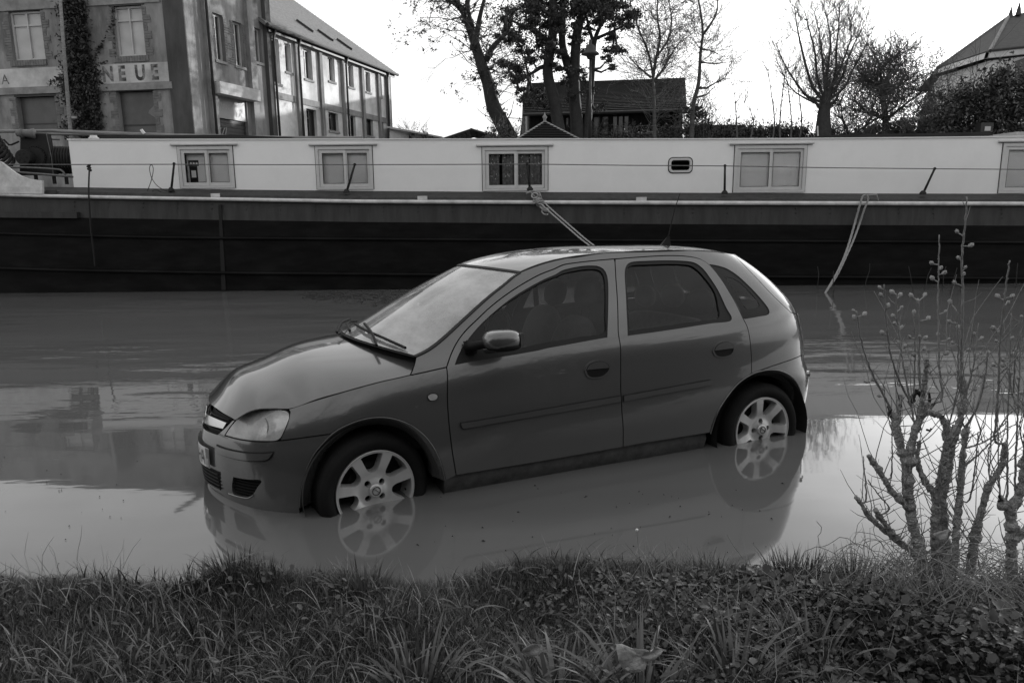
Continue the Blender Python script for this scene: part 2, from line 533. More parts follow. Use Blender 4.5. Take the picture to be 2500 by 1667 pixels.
# timber rubbing piece at the bow
a, b2 = at(-300, 518, YH), at(188, 532, YH)
MB().prism([at(-300, 513, YH - 0.08), at(187, 518, YH - 0.08), at(187, 533, YH - 0.08), at(-300, 529, YH - 0.08)], (0, 0.1, 0)).build("rubbing_timber", M_GREYHULL, barge)
# white bow bulwark sweeping up to the left
bw = hline([(103, 441), (90, 440), (70, 437), (52, 431), (38, 423), (25, 413), (14, 405), (3, 396), (-60, 378), (-200, 360), (-330, 350)], YH)
bl = [at(x, np.interp(x, [p[0] for p in L_ST0], [p[1] for p in L_ST0]) - 0, YH) for x in (103, 90, 70, 52, 38, 25, 14, 3, -60, -200, -330)]
MB().prism(bw + bl[::-1], (0, 0.05, 0)).build("bow_bulwark", M_STRAKE, barge)
MB().prism([at(103, 457, YH - 0.06), at(-330, 452, YH - 0.06), at(-330, 466, YH - 0.06), at(103, 474, YH - 0.06)], (0, 0.058, 0)).build("bow_strake", M_STRAKE, barge)

# cabin with its row of sliding windows
WINS = [("w", 436, 572, 358, 460), ("w", 771, 911, 358, 463), ("c", 1177, 1338, 360, 466), ("b", 1791, 1968, 356, 470), ("b", 2442, 2640, 350, 471)]
PORT = (1634, 1688, 387, 421)
def cab_x(px, py=400): return at(px, py, YC)
def cabin():
    zt = lambda px: at(px, np.interp(px, [p[0] for p in C_TOP], [p[1] for p in C_TOP]), YC).z
    zb = lambda px: at(px, np.interp(px, [p[0] for p in C_BOT], [p[1] for p in C_BOT]), YC).z - 0.02
    xe = [176] + [v for w in WINS for v in (w[1], w[2])] + [PORT[0], PORT[1], 3300]
    xe = sorted(set(xe))
    b = MB()
    def slab(x0, x1, z00, z01, z10, z11):
        # wall piece: (left bottom, left top, right bottom, right top)
        b.add([(x0, YC, z00), (x1, YC, z10), (x1, YC, z11), (x0, YC, z01), (x0, YC + 0.05, z00), (x1, YC + 0.05, z10), (x1, YC + 0.05, z11), (x0, YC + 0.05, z01)],
              [(0, 1, 2, 3), (5, 4, 7, 6), (0, 4, 5, 1), (3, 2, 6, 7), (0, 3, 7, 4), (1, 5, 6, 2)])
    for p0, p1 in zip(xe[:-1], xe[1:]):
        x0, x1 = cab_x(p0).x, cab_x(p1).x
        hole = [w for w in WINS if w[1] == p0 and w[2] == p1]
        if (p0, p1) == PORT[:2]: hole = [("p",) + PORT]
        if hole:
            w = hole[0]
            ht, hb = at((p0 + p1) / 2, w[3], YC).z, at((p0 + p1) / 2, w[4], YC).z
            slab(x0, x1, ht, zt(p0), ht, zt(p1))
            if hb > zb(p0) + 0.01: slab(x0, x1, zb(p0), hb, zb(p1), hb)
        else:
            slab(x0, x1, zb(p0), zt(p0), zb(p1), zt(p1))
    # wavy old plating: fine enough to bend the light a little comes from the paint's relief
    b.build("cabin_wall", M_CABIN, barge)
    # roof, far wall and front wall of the cabin
    xa, xb = cab_x(172).x, cab_x(3300).x
    rf = MB()
    V = []
    pxs = [172, 400, 700, 1000, 1300, 1700, 1950, 2200, 2420, 3300]
    for px in pxs:
        x, z = cab_x(px).x, zt(px)
        V += [(x, YC - 0.02, z), (x, YC - 0.02, z + 0.018), (x, YC + 1.7, z + 0.07), (x, YC + 3.4, z + 0.0), (x, YC + 3.4, z - 0.05)]
    F = [(5 * i + k, 5 * i + 5 + k, 5 * i + 6 + k, 5 * i + 1 + k) for i in range(len(pxs) - 1) for k in range(4)]
    mk("cabin_roof", V, F, M_CABIN, barge)
    MB().box((xa, YC + 3.35, 1.6), (xb, YC + 3.4, zt(172) - 0.05)).build("cabin_back_wall", M_CABIN, barge)
    MB().box((xa, YC + 0.02, zb(176)), (xa + 0.04, YC + 3.35, zt(172))).build("cabin_end_wall", M_CABIN, barge)
    MB().box((xa + 0.1, YC + 1.3, 1.5), (xb, YC + 1.34, 2.4)).build("cabin_lining", M_ROOM, barge)
cabin()
def sliding_window(kind, p0, p1, t, bt):
    a, d = at(p0, t, YC), at(p1, bt, YC)
    a.x, d.x = at(p0, 410, YC).x, at(p1, 410, YC).x
    x0, x1, z0, z1 = a.x + 0.006, d.x - 0.006, d.z + 0.006, a.z - 0.004
    win = MB()
    f = 0.05
    yf, yb = YC - 0.022, YC + 0.045
    win.box((x0, yf, z1 - f), (x1, yb, z1)).box((x0, yf, z0), (x1, yb, z0 + f * 0.8)).box((x0, yf, z0 + f * 0.8), (x0 + f, yb, z1 - f)).box((x1 - f, yf, z0 + f * 0.8), (x1, yb, z1 - f))
    w = win.build("window", M_WFRAME, barge)
    xm = (x0 + x1) / 2
    ix0, ix1, iz0, iz1 = x0 + f, x1 - f, z0 + f * 0.8, z1 - f
    s = 0.058
    for k, (sx0, sx1, dy) in enumerate(((ix0 + 0.004, xm + 0.03, 0.006), (xm - 0.006, ix1 - 0.004, 0.024))):
        y0, y1 = YC + dy - 0.012, YC + dy + 0.014
        b = MB()
        b.box((sx0, y0, iz1 - s), (sx1, y1, iz1 - 0.004)).box((sx0, y0, iz0 + 0.004), (sx1, y1, iz0 + s)).box((sx0, y0, iz0 + s), (sx0 + s, y1, iz1 - s)).box((sx1 - s * 0.75, y0, iz0 + s), (sx1, y1, iz1 - s))
        b.build("sash", M_WFRAME, w)
        MB().add([(sx0 + s - .002, y0 + .012, iz0 + s - .002), (sx1 - s * .75 + .002, y0 + .012, iz0 + s - .002), (sx1 - s * .75 + .002, y0 + .012, iz1 - s + .002), (sx0 + s - .002, y0 + .012, iz1 - s + .002)], [(0, 1, 2, 3)]).build("pane", M_PANE, w)
        g = MB()
        for (u0, u1, v0, v1) in ((sx0 + s, sx1 - s * .75, iz1 - s - 0.010, iz1 - s), (sx0 + s, sx1 - s * .75, iz0 + s, iz0 + s + 0.008), (sx0 + s, sx0 + s + 0.010, iz0 + s + 0.008, iz1 - s - 0.010), (sx1 - s * .75 - 0.008, sx1 - s * .75, iz0 + s + 0.008, iz1 - s - 0.010)):
            g.box((u0, y0 + 0.002, v0), (u1, y0 + 0.009, v1))
        g.build("seal", M_JOINT, w)
    # joint round the frame, drip rail over it
    j = MB()
    for (u0, u1, v0, v1) in ((x0 - 0.012, x0, z0, z1), (x1, x1 + 0.012, z0, z1)):
        j.box((u0, YC - 0.004, v0), (u1, YC + 0.02, v1 + 0.03))
    j.build("joint", M_JOINT, w)
    tb = MB().tube([(x0 - 0.10, YC - 0.035, z1 + 0.035), (x1 + 0.10, YC - 0.035, z1 + 0.035)], 0.021, 8)
    tb.build("drip_rail", M_WFRAME, barge, smooth=True)
    MB().box((x0 - 0.09, YC - 0.020, z1 + 0.008), (x1 + 0.09, YC - 0.006, z1 + 0.0145)).build("drip_joint", M_JOINT, barge)
    # what hangs behind the panes
    yb2 = YC + 0.052
    if kind == "b":
        MB().box((ix0, yb2, iz0), (ix1, yb2 + 0.01, iz1)).build("blind", M_BLIND, w)
    elif kind == "w":
        MB().box((ix0 + 0.05, yb2 + 0.05, iz0), (ix1, yb2 + 0.06, iz1)).build("blind", M_BLIND, w)
    else:
        V, F, n = [], [], 60
        for i in range(n + 1):
            x = ix0 + (ix1 - ix0) * i / n
            y = yb2 + 0.03 + 0.022 * math.sin(i * 0.9) + 0.01 * math.sin(i * 0.37)
            V += [(x, y, iz0), (x, y, iz1)]
        F = [(2 * i, 2 * i + 2, 2 * i + 3, 2 * i + 1) for i in range(n) if i not in (14, 15, 16, 44)]
        mk("lace_curtain", V, F, M_LACE, w, smooth=True)
        b = MB()
        for k in range(70):      # woven sprigs in the lace
            x, z = random.uniform(ix0 + .05, ix1 - .05), random.choice((iz0 + 0.22, iz0 + 0.42, iz0 + 0.55)) + random.gauss(0, 0.03)
            b.blob((x, yb2 - 0.004, z), 0.008, 0.003, 0.011, 5, 3)
        b.build("lace_sprig", M_BLIND, w)["kind"] = "stuff"
    return w
for w_ in WINS: sliding_window(*w_)
# things on the sill behind the first window
def sill_things():
    a, d = at(462, 392, YC + 0.12), at(486, 448, YC + 0.12)
    t = thing("model_house", "small dark model house standing inside the first cabin window", "ornament", (a.x, YC + 0.1, d.z))
    MB().box((a.x, YC + 0.096, d.z), (d.x, YC + 0.125, a.z - 0.10)).build("body", M_RUST, t)
    MB().box((a.x - 0.01, YC + 0.092, a.z - 0.095), (d.x + 0.03, YC + 0.128, a.z)).build("gallery", M_RUST, t)
    b = MB()
    for k in range(3):
        x = a.x + 0.02 + k * 0.05
        b.box((x, YC + 0.089, a.z - 0.075), (x + 0.032, YC + 0.093, a.z - 0.035))
    b.build("pale_opening", M_BLIND, t)  # small openings as pale blocks on the dark gallery
    MB().box((a.x + 0.03, YC + 0.091, d.z + 0.10), (a.x + 0.11, YC + 0.095, d.z + 0.22)).build("door", M_BLIND, t)
sill_things()
# porthole
def porthole():
    p0, p1, t, bt = PORT
    a, d = at(p0, t, YC), at(p1, bt, YC)
    cx, cz, hx, hz = (a.x + d.x) / 2, (a.z + d.z) / 2, (d.x - a.x) / 2, (a.z - d.z) / 2
    def rr(hx, hz, r, y):
        out = []
        for (sx, sz, a0) in ((1, 1, 0), (-1, 1, 90), (-1, -1, 180), (1, -1, 270)):
            for k in range(6):
                an = R(a0 + 18 * k)
                out.append((cx + sx * (hx - r) + r * math.cos(an), y, cz + sz * (hz - r) + r * math.sin(an)))
        return out
    rings = [rr(hx + .004, hz + .004, .07, YC + 0.02), rr(hx + .004, hz + .004, .07, YC - 0.004), rr(hx, hz, .066, YC - 0.022), rr(hx - .03, hz - .03, .045, YC - 0.022), rr(hx - .036, hz - .036, .042, YC - .01), rr(hx - .036, hz - .036, .042, YC + 0.05)]
    V, F = [p for r_ in rings for p in r_], []
    for i in range(5):
        for k in range(24):
            F.append((i * 24 + k, i * 24 + (k + 1) % 24, (i + 1) * 24 + (k + 1) % 24, (i + 1) * 24 + k))
    o = mk("porthole", V, F, M_WFRAME, barge)
    q = rr(hx - .034, hz - .034, .04, YC + 0.004)
    mk("pane", q, [tuple(range(24))], M_PANE, o)
    q = rr(hx + .02, hz + .02, .08, YC - 0.002); q2 = rr(hx + .003, hz + .003, .07, YC - 0.003)
    mk("joint", q + q2, [(k, (k + 1) % 24, 24 + (k + 1) % 24, 24 + k) for k in range(24)], M_JOINT, o)
    # wall corners that square the hole
    b = MB()
    o2 = rr(hx + .003, hz + .003, .07, YC)
    for ci, (sx, sz) in enumerate(((1, 1), (-1, 1), (-1, -1), (1, -1))):
        b.prism([(cx + sx * hx * 1.0, YC + 0.001, cz + sz * hz)] + [o2[ci * 6 + k] for k in range(6)], (0, 0.04, 0))
    b.build("corner_plate", M_CABIN, barge)
porthole()
# guard wire on leaning stanchions
STN = [((425, 400), (418, 468)), ((866, 402), (846, 472)), ((1287, 400), (1294, 466)), ((1770, 405), (1769, 475)), ((2282, 412), (2253, 476)), ((2840, 418), (2800, 480))]
for (tx, ty), (bx, by) in STN:
    p, q = at(tx, ty, YH + 0.16), at(bx, by - 2, YH + 0.16)
    s_ = MB().tube([q, p], [0.021, 0.018], 8)
    s_.lathe([(0.055, -0.01), (0.055, 0.02), (0.03, 0.05), (0.02, 0.06)], q, n=10)
    s_.blob(p, 0.026, 0.026, 0.026, 8, 5)
    s_.build("stanchion", M_RUST, barge, smooth=True)
wp = [(-200, 405), (0, 402), (219, 402), (425, 401.5), (640, 402.5), (866, 402.5), (1080, 402), (1287, 401), (1530, 404), (1770, 405.5), (2030, 410), (2282, 412.5), (2500, 414), (2840, 418)]
MB().tube([at(x, y, YH + 0.16) for x, y in wp], 0.0085, 5).build("guard_wire", M_PIPE, barge)
# loose wire loop by the first stanchion
lp = [(360, 466), (368, 445), (373, 425), (374, 410), (369, 402), (365, 412), (370, 434), (382, 452), (398, 463), (414, 468), (424, 465), (424, 472), (410, 474), (395, 470), (380, 463), (372, 467)]
lp3 = resample([tuple(at(x, y, YH + 0.14)) for x, y in lp], 0.03)
MB().tube([tuple(p) for p in lp3], 0.006, 5).build("loose_wire", M_BLACK, barge)

# windlass and pipes on the fore deck
def windlass():
    y0 = YH + 0.75
    P = lambda x, y, d=0.0: at(x, y, y0 + d)
    w = MB().prism([P(50, 326), P(114, 326), P(118, 345), P(133, 428), P(48, 428)], (0, 0.12, 0)).build("windlass", M_BLACK, barge)
    b = MB(); c = P(62, 385, -0.1)
    b.lathe([(0.0, -0.08), (0.13, -0.08), (0.14, -0.02), (0.14, 0.1), (0, 0.1)], c, (0, 1, 0), 20)
    for k in range(5):
        b.tube([c + Vector((0.07 * math.cos(k * 1.26), -0.09, 0.07 * math.sin(k * 1.26))), c + Vector((0.07 * math.cos(k * 1.26), -0.07, 0.07 * math.sin(k * 1.26)))], 0.012, 6)
    b.build("crank_disc", M_RUST, w)
    g = MB(); c = P(86, 383, -0.03)
    for k in range(26):
        an = k * 2 * math.pi / 26
        d = Vector((math.cos(an), 0, math.sin(an)))
        g.prism([c + d * 0.16 + Vector((-d.z, 0, d.x)) * 0.014, c + d * 0.185 + Vector((-d.z, 0, d.x)) * 0.008, c + d * 0.185 - Vector((-d.z, 0, d.x)) * 0.008, c + d * 0.16 - Vector((-d.z, 0, d.x)) * 0.014], (0, 0.07, 0))
    g.lathe([(0.0, 0), (0.165, 0), (0.165, 0.07), (0, 0.07)], c, (0, 1, 0), 26)
    g.build("gear_wheel", M_RUST, w)
    c = P(52, 326, -0.06)
    b = MB().lathe([(0.0, -0.03), (0.075, -0.03), (0.075, 0.02), (0.055, 0.04), (0.055, 0.07)], c, (-1, 0, 0), 18)
    b.lathe([(0.055, -0.05), (0.06, 0.05), (0.075, 0.14), (0.09, 0.2), (0.07, 0.22), (0, 0.22)], c, (1, 0.25, -0.02), 18)
    b.build("warping_head", M_PIPE, w, smooth=True)
    c = P(148, 388, 0.2)
    b = MB()
    for k in range(9):
        b.lathe([(0.22, k * 0.045), (0.245, k * 0.045 + 0.012), (0.245, k * 0.045 + 0.03), (0.22, k * 0.045 + 0.042)], c + Vector((-0.15, 0, -0.02)), (1, 0.3, 0), 22)
    b.build("cable_drum", M_RUST, w, smooth=True)
    MB().tube([P(118, 340, 0.1), P(146, 341, 0.2)], 0.017, 8).build("axle", M_PIPE, w)
    MB().tube([P(9, 341), P(22, 354), P(28, 354), P(46, 346)], 0.016, 7).build("bent_lever", M_RUST, w)
    MB().tube([P(113, 327, -0.02), P(126, 386, -0.03), P(130, 428, -0.03)], 0.006, 5).build("edge_strip", M_PIPE, w)
windlass()
P = lambda x, y, d=0.0: at(x, y, YH + 0.5 + d)
MB().tube([tuple(p) for p in resample([tuple(P(-60, 410)), tuple(P(12, 409)), tuple(P(80, 410)), tuple(P(140, 414)), tuple(P(152, 418)), tuple(P(160, 428))], 0.04)], 0.017, 8).build("deck_pipe", M_PIPE, barge, smooth=True)
MB().tube([P(-60, 415, -.05), P(30, 420, -.05), P(120, 427, -.05), P(180, 432, -.05)], 0.02, 8).build("deck_pipe", M_PIPE, barge, smooth=True)
for i_, (x_, y_) in enumerate(((40, 425), (85, 428), (130, 435), (160, 436))):
    p_ = P(x_, y_, 0.02); MB().box((p_.x - .02, p_.y, p_.z - .1), (p_.x + .02, p_.y + .05, p_.z + .03)).build("pipe_support", M_RUST, barge)
cl = MB()
for k in range(7):
    an = [(P(-40 + k * 6, 350 + k * 9, .1) + Vector((0.28 * math.cos(t), 0.1 * math.sin(t), 0.16 * math.sin(t + .4)))) for t in np.linspace(0, 6.28, 16)]
    cl.tube(an, 0.03, 6)
tag(cl.build("cable_coil", M_BLACK, None, smooth=True), "coil of thick black hose heaped beside the barge windlass", "hose")

# spars and boards lying on the cabin roof
def roof_z(px): return at(px, np.interp(px, [p[0] for p in C_TOP], [p[1] for p in C_TOP]), YC).z
def spar(pts, r, name, label, m, dy, squash=1.0):
    tag(MB().tube([tuple(at(x, y, YC + dy)) for x, y in pts], r, 8).build(name, m, None, smooth=True), label, "pole")
spar([(-20, 321), (60, 320.5), (130, 320), (260, 325), (420, 331), (560, 333)], 0.030, "mooring_pole", "long pale pole lying along the barge roof from the windlass", M_TIMBER, 0.55)
spar([(105, 328), (300, 330), (520, 333), (740, 336), (885, 336)], 0.022, "boat_hook_pole", "thin weathered pole beside the pale pole on the barge roof", M_TIMBER, 0.7)
tag(MB().prism([at(215, 333, YC + 0.5), at(560, 329, YC + 0.5), at(712, 336, YC + 0.5), at(712, 341, YC + 0.5), at(215, 340, YC + 0.5)], (0, 0.5, 0)).build("dark_board", M_BLACK, None), "dark boards stacked flat on the left of the barge roof", "board")
b = MB(); p_ = at(229, 339, YC + 0.3)
b.lathe([(0.085, 0), (0.085, 0.012), (0.062, 0.03), (0.055, 0.055), (0, 0.06)], p_, n=16)
tag(b.build("roof_vent", M_STRAKE, None), "small white mushroom vent on the barge roof corner", "vent")
p_ = at(345, 324, YC + .5)
tag(MB().prism([at(341, 318, YC + .5), at(346, 315, YC + .5), at(354, 325, YC + .5), at(349, 328, YC + .5)], (0, 0.03, 0)).build("white_peg", M_STRAKE, None), "small white peg standing on the pale roof pole", "peg")
tag(MB().prism([at(1935, 336, YC + .4), at(2050, 329, YC + .4), at(2300, 325, YC + .4), at(2415, 322, YC + .4), at(2425, 331, YC + .4), at(2330, 335, YC + .4), at(2210, 336, YC + .4), at(1990, 339, YC + .4)], (0, 0.9, 0)).build("solar_board", M_BLACK, None), "long flat dark panel raised on the right of the barge roof", "panel")
for k, px in enumerate((2080, 2210, 2345)):
    a, d = at(px, 332, YC + .35), at(px + 26, 339, YC + .35)
    o = tag(MB().box((a.x, YC + .35, d.z), (d.x, YC + .6, a.z)).build("roof_block", M_BLACK, None), ["small dark block under the left end of the dark roof panel", "small dark block under the middle of the dark roof panel", "small dark block under the right end of the dark roof panel"][k], "block", "blocks under the roof panel")
tag(MB().tube([at(1997, 336, YC + .6), at(1996, 308, YC + .6)], 0.012, 6).build("white_rod", M_STRAKE, None), "thin white rod upright on the barge roof before the bare tree", "rod")

# ropes
def rope(pts3, r, name, label, twist=True):
    p = resample([tuple(v) for v in pts3], 0.02)
    b = MB()
    if twist:
        n = len(p)
        for k in range(3):
            q = []
            for i in range(n):
                an = i * 0.55 + k * 2.094
                q.append(Vector(p[i]) + Vector((math.cos(an) * r * .5, math.sin(an) * r * .5, math.cos(an) * r * .25)))
            b.tube(q, r * 0.62, 5)
    else:
        b.tube([tuple(v) for v in p], r, 6)
    return tag(b.build(name, M_ROPE if twist else M_BLACK, None, smooth=True), label, "rope")
def mooring_rope_a():
    b = MB()
    for k, off in enumerate((-5.5, 5.5)):
        pp = [at(1298 + off, 466, YH + .1), at(1312 + off, 480, YH - .03), at(1325 + off, 496, YH - .16), at(1345 + off, 515, YH - .5), at(1370 + off, 537, YH - .9), at(1400 + off, 563, YH - 1.3), at(1432 + off, 590, YH - 1.7), at(1500 + off, 640, YH - 2.3)]
        p = resample([tuple(v) for v in pp], 0.025)
        for s in range(3):
            q = [Vector(p[i]) + Vector((math.cos(i * .5 + s * 2.09), math.sin(i * .5 + s * 2.09), math.cos(i * .5 + s * 2.09) * .5)) * 0.006 for i in range(len(p))]
            b.tube(q, 0.007, 5)
    for k in range(7):          # the knot: turns round both parts
        c = at(1306 + k * 4.2, 478 + k * 6.6, YH - .1 - .02 * k)
        b.tube([c + Vector((0.055 * math.cos(t), 0.05 * math.sin(t), 0.045 * math.sin(t + k))) for t in np.linspace(0, 5.6, 12)], 0.014, 5)
    b.tube([at(1284, 473, YH), at(1294, 469, YH), at(1305, 466, YH - .02), at(1316, 470, YH - .05), at(1322, 482, YH - .08)], 0.014, 5)
    b.blob(at(1336, 512, YH - .3), 0.035, 0.03, 0.035, 8, 6)
    tag(b.build("mooring_rope", M_ROPE, None, smooth=True), "doubled mooring rope knotted under the lace curtained window, running down behind the car roof", "rope")
mooring_rope_a()
def mooring_rope_b():
    b = MB()
    for pts in ([(2112, 476), (2106, 480), (2098, 506), (2087, 545), (2074, 590), (2060, 630), (2040, 672), (2013, 718)], [(2117, 476), (2119, 489), (2110, 512), (2098, 548), (2082, 590), (2064, 630), (2042, 675), (2013, 718)]):
        n = len(pts)
        pp = [at(x, y, YH - .1) for x, y in pts[:4]]
        last = on_level(2013, 718, -0.02)
        for i, (x, y) in enumerate(pts[4:]):
            f = (i + 1) / (n - 4)
            pp.append(at(x, y, (YH - .1) * (1 - f) + last.y * f))
        p = resample([tuple(v) for v in pp], 0.025)
        for s in range(3):
            q = [Vector(p[i]) + Vector((math.cos(i * .5 + s * 2.09), math.sin(i * .5 + s * 2.09), math.cos(i * .5 + s * 2.09) * .5)) * 0.009 for i in range(len(p))]
            b.tube(q, 0.011, 5)
    b.tube([at(2112, 488, YH - .09), at(2113, 477, YH - .09), at(2140, 475, YH - .09), at(2144, 490, YH - .09)], 0.013, 6)
    tag(b.build("mooring_rope", M_ROPE, None, smooth=True), "slack pale mooring rope looping from the barge edge into the water right of the car", "rope")
mooring_rope_b()
rope([at(219, 402, YH + .12), at(217, 440, YH - .02), at(217, 480, YH - .1), at(222, 560, YH - .08), at(228, 610, YH - .06), at(232, 650, YH - .05)], 0.014, "hanging_rope", "thin dark rope hanging down the hull near the bow", False)
k_ = MB()
for i in range(5): k_.blob(at(218 + random.uniform(-4, 4), 404 + i * 3, YH + .1), 0.03, 0.03, 0.022, 7, 5)
tag(k_.build("rope_knot", M_BLACK, None, smooth=True), "dark knot of cord tied on the guard wire near the bow", "knot")

# ------------------------------------------------------------------ warehouse
M_RENDER = mat("stained_render", 0.22, rough=0.9, var=0.28, vscale=1.1, bump=0.4, bscale=9, dirt=0.5, dscale=0.8, stretch=(1.4, 1.4, .5))
M_RENDER2 = mat("pale_side_render", 0.60, rough=0.9, var=0.2, vscale=0.8, bump=0.3, bscale=9, dirt=0.34, dscale=0.5)
M_BAND = mat("whitewashed_band", 0.46, rough=0.9, var=0.2, vscale=1.5, dirt=0.35, dscale=0.9)
M_LEDGE = mat("concrete_ledge", 0.20, rough=0.9, var=0.3, vscale=2.5, bump=0.3, bscale=14)
M_PIER = mat("dark_stained_pier", 0.055, rough=0.95, var=0.5, vscale=1.6, stretch=(1, 1, .3), bump=0.3, bscale=10)
M_BRICK = mat("brown_brick", 0.13, rough=0.9, var=0.35, vscale=5)
M_SHUT = mat("painted_shutter", 0.42, rough=0.6, var=0.1, vscale=6, dirt=0.2, dscale=3)
M_BLINDPANEL = mat("dark_blocking_panel", 0.055, rough=0.45, var=0.35, vscale=1.5)
M_SIGN = mat("white_sign_panel", 0.22, rough=0.5, var=0.08, vscale=2)
M_FADED = mat("faded_black_letter", 0.035, rough=0.9, var=0.5, vscale=6, dirt=-6.0, dscale=2.6)
M_FADED2 = mat("faded_grey_letter", 0.26, rough=0.9, var=0.2, vscale=6)
M_SLATE = mat("grey_slate_roof", 0.17, rough=0.75, var=0.3, vscale=6, stretch=(1, 1, 1), bump=0.4, bscale=20)
M_WINDARK = mat("dark_window_glass", 0.03, rough=0.08)
M_METALDK = mat("dark_painted_metal", 0.02, rough=0.6, var=0.2, vscale=8)
M_TILE = mat("dark_tile_roof", 0.012, spec=0.2, rough=0.85, var=0.4, vscale=9, bump=0.4, bscale=20)
M_BOARDS = mat("dark_boarding", 0.014, spec=0.2, rough=0.9, var=0.4, vscale=7, stretch=(4, 4, .3))

GZ = 1.0
CORN = at(462, 165, 28.0)                                  # street corner of the warehouse
FD = Vector((0.985, -0.17, 0)); FD.normalize()             # along the front
SD = Vector((0.258, 0.966, 0)); SD.normalize()             # along the side
FN, SN = Vector((FD.y, -FD.x, 0)), Vector((SD.y, -SD.x, 0))
C0 = Vector((CORN.x, CORN.y, GZ))
def fpt(px, py, o=0.0):
    """point on the front wall, moved out by o"""
    return on_plane(px, py, C0, FN) + FN * o
def spt(px, py, o=0.0):
    return on_plane(px, py, C0, SN) + SN * o
def fu(p): return (p - C0).dot(FD)
def su(p): return (p - C0).dot(SD)
def fw(u, z, o=0.0): return C0 + FD * u + FN * o + Vector((0, 0, z - GZ))
def sw(u, z, o=0.0): return C0 + SD * u + SN * o + Vector((0, 0, z - GZ))
def wbox(b, W, u0, u1, z0, z1, o0, o1):
    """box on a wall: along u, up z, between two offsets from the wall face"""
    P_ = [W(u0, z0, o0), W(u1, z0, o0), W(u1, z0, o1), W(u0, z0, o1), W(u0, z1, o0), W(u1, z1, o0), W(u1, z1, o1), W(u0, z1, o1)]
    F = [(3, 2, 1, 0), (4, 5, 6, 7), (0, 1, 5, 4), (1, 2, 6, 5), (2, 3, 7, 6), (3, 0, 4, 7)]
    n = (P_[1] - P_[0]).cross(P_[4] - P_[0])
    if n.dot(P_[3] - P_[0]) < 0: pass
    else: F = [f[::-1] for f in F]
    return b.add(P_, F)
wh = thing("warehouse", "old two storey rendered warehouse with faded painted lettering and a long roofed wing", "building", tuple(C0))
def rect(fn, x0, x1, y0, y1, ufn):
    """wall rectangle from pixel bounds: (u0, u1, z0, z1)"""
    xm, ym = (x0 + x1) / 2, (y0 + y1) / 2
    return ufn(fn(x0, ym)), ufn(fn(x1, ym)), fn(xm, y1).z, fn(xm, y0).z
F_WINS = [rect(fpt, 27, 105, 27, 147, fu), rect(fpt, 280, 351, 14, 137, fu)]
F_LOW = [rect(fpt, 44, 138, 236, 318, fu), rect(fpt, 289, 378, 223, 325, fu)]
FU0, FTOP = -14.5, 9.9
def wall_with_holes(name, W, u0, u1, z0, z1, holes, m, depth=0.45, parent=None):
    us = sorted(set([u0, u1] + [h[0] for h in holes] + [h[1] for h in holes]))
    b = MB()
    for a, c in zip(us[:-1], us[1:]):
        hs = sorted([h for h in holes if h[0] <= a + 1e-6 and h[1] >= c - 1e-6], key=lambda h: h[2])
        z = z0
        for h in hs:
            if h[2] > z + 1e-4: wbox(b, W, a, c, z, h[2], 0, -depth)
            z = max(z, h[3])
        if z1 > z + 1e-4: wbox(b, W, a, c, z, z1, 0, -depth)
    return b.build(name, m, parent or wh)
wall_with_holes("front_wall", fw, FU0, 0.0, GZ, FTOP, F_WINS + F_LOW, M_RENDER)
wbox_b = MB(); wbox(wbox_b, fw, FU0 - 1, -0.5, GZ, FTOP, -0.9, -0.95); wbox_b.build("front_room", M_ROOM, wh)
# tall first floor windows with closed pale shutters, brick surrounds
brick_me = None
NB = 0
def brick_at(W, u, z, o, w, h, parent):
    global brick_me, NB
    b = MB(); wbox(b, W, u, u + w, z, z + h, o, -0.06)
    b.build("brick", M_BRICK, parent); NB += 1
def surround(W, u0, u1, z0, z1, parent, lintel=True, sill=True):
    h = 0.092
    n = int((z1 - z0) / h)
    for i in range(n):
        long_ = (i // 3) % 2 == 0
        for sd in (-1, 1):
            w = (0.30 if long_ else 0.16) + random.uniform(-.01, .01)
            ua = u0 - w - 0.005 if sd < 0 else u1 + 0.005
            brick_at(W, ua, z0 + i * h, 0.018 + random.uniform(-.006, .006), w, h - 0.014, parent)
    if sill:
        m_ = int((u1 - u0 + 0.3) / 0.11)
        for i in range(m_):
            brick_at(W, u0 - 0.15 + i * 0.11, z0 - 0.21, 0.05, 0.10, 0.20, parent)
for (u0, u1, z0, z1) in F_WINS:
    b = MB()
    for q in ((u0, u0 + .07, z0, z1), (u1 - .07, u1, z0, z1), (u0 + .07, u1 - .07, z1 - .07, z1), (u0 + .07, u1 - .07, z0, z0 + .07)):
        wbox(b, fw, *q, -0.10, -0.20)
    w = b.build("window", M_SHUT, wh)
    um = (u0 + u1) / 2
    zt = z1 - (z1 - z0) * 0.28
    for (a, c) in ((u0 + .08, um - .03), (um + .03, u1 - .08)):
        for (za, zb) in ((z0 + .08, zt - .03), (zt + .03, z1 - .08)):
            b = MB(); wbox(b, fw, a, c, za, zb, -0.16, -0.18); b.build("shutter_board", M_SHUT, w)
    b = MB(); wbox(b, fw, um - .03, um + .03, z0 + .07, z1 - .07, -0.09, -0.19); b.build("mullion", M_SHUT, w)
    b = MB(); wbox(b, fw, u0 + .07, um - .03, zt - .03, zt + .03, -0.11, -0.19); b.build("transom", M_SHUT, w)
    b = MB(); wbox(b, fw, um + .03, u1 - .07, zt - .03, zt + .03, -0.11, -0.19); b.build("transom", M_SHUT, w)
    b = MB(); wbox(b, fw, u0 - .12, u1 + .1, z1 + .0, z1 + .10, 0.03, -0.3); b.build("lintel", M_METALDK, wh)
    surround(fw, u0, u1, z0, z1, wh)
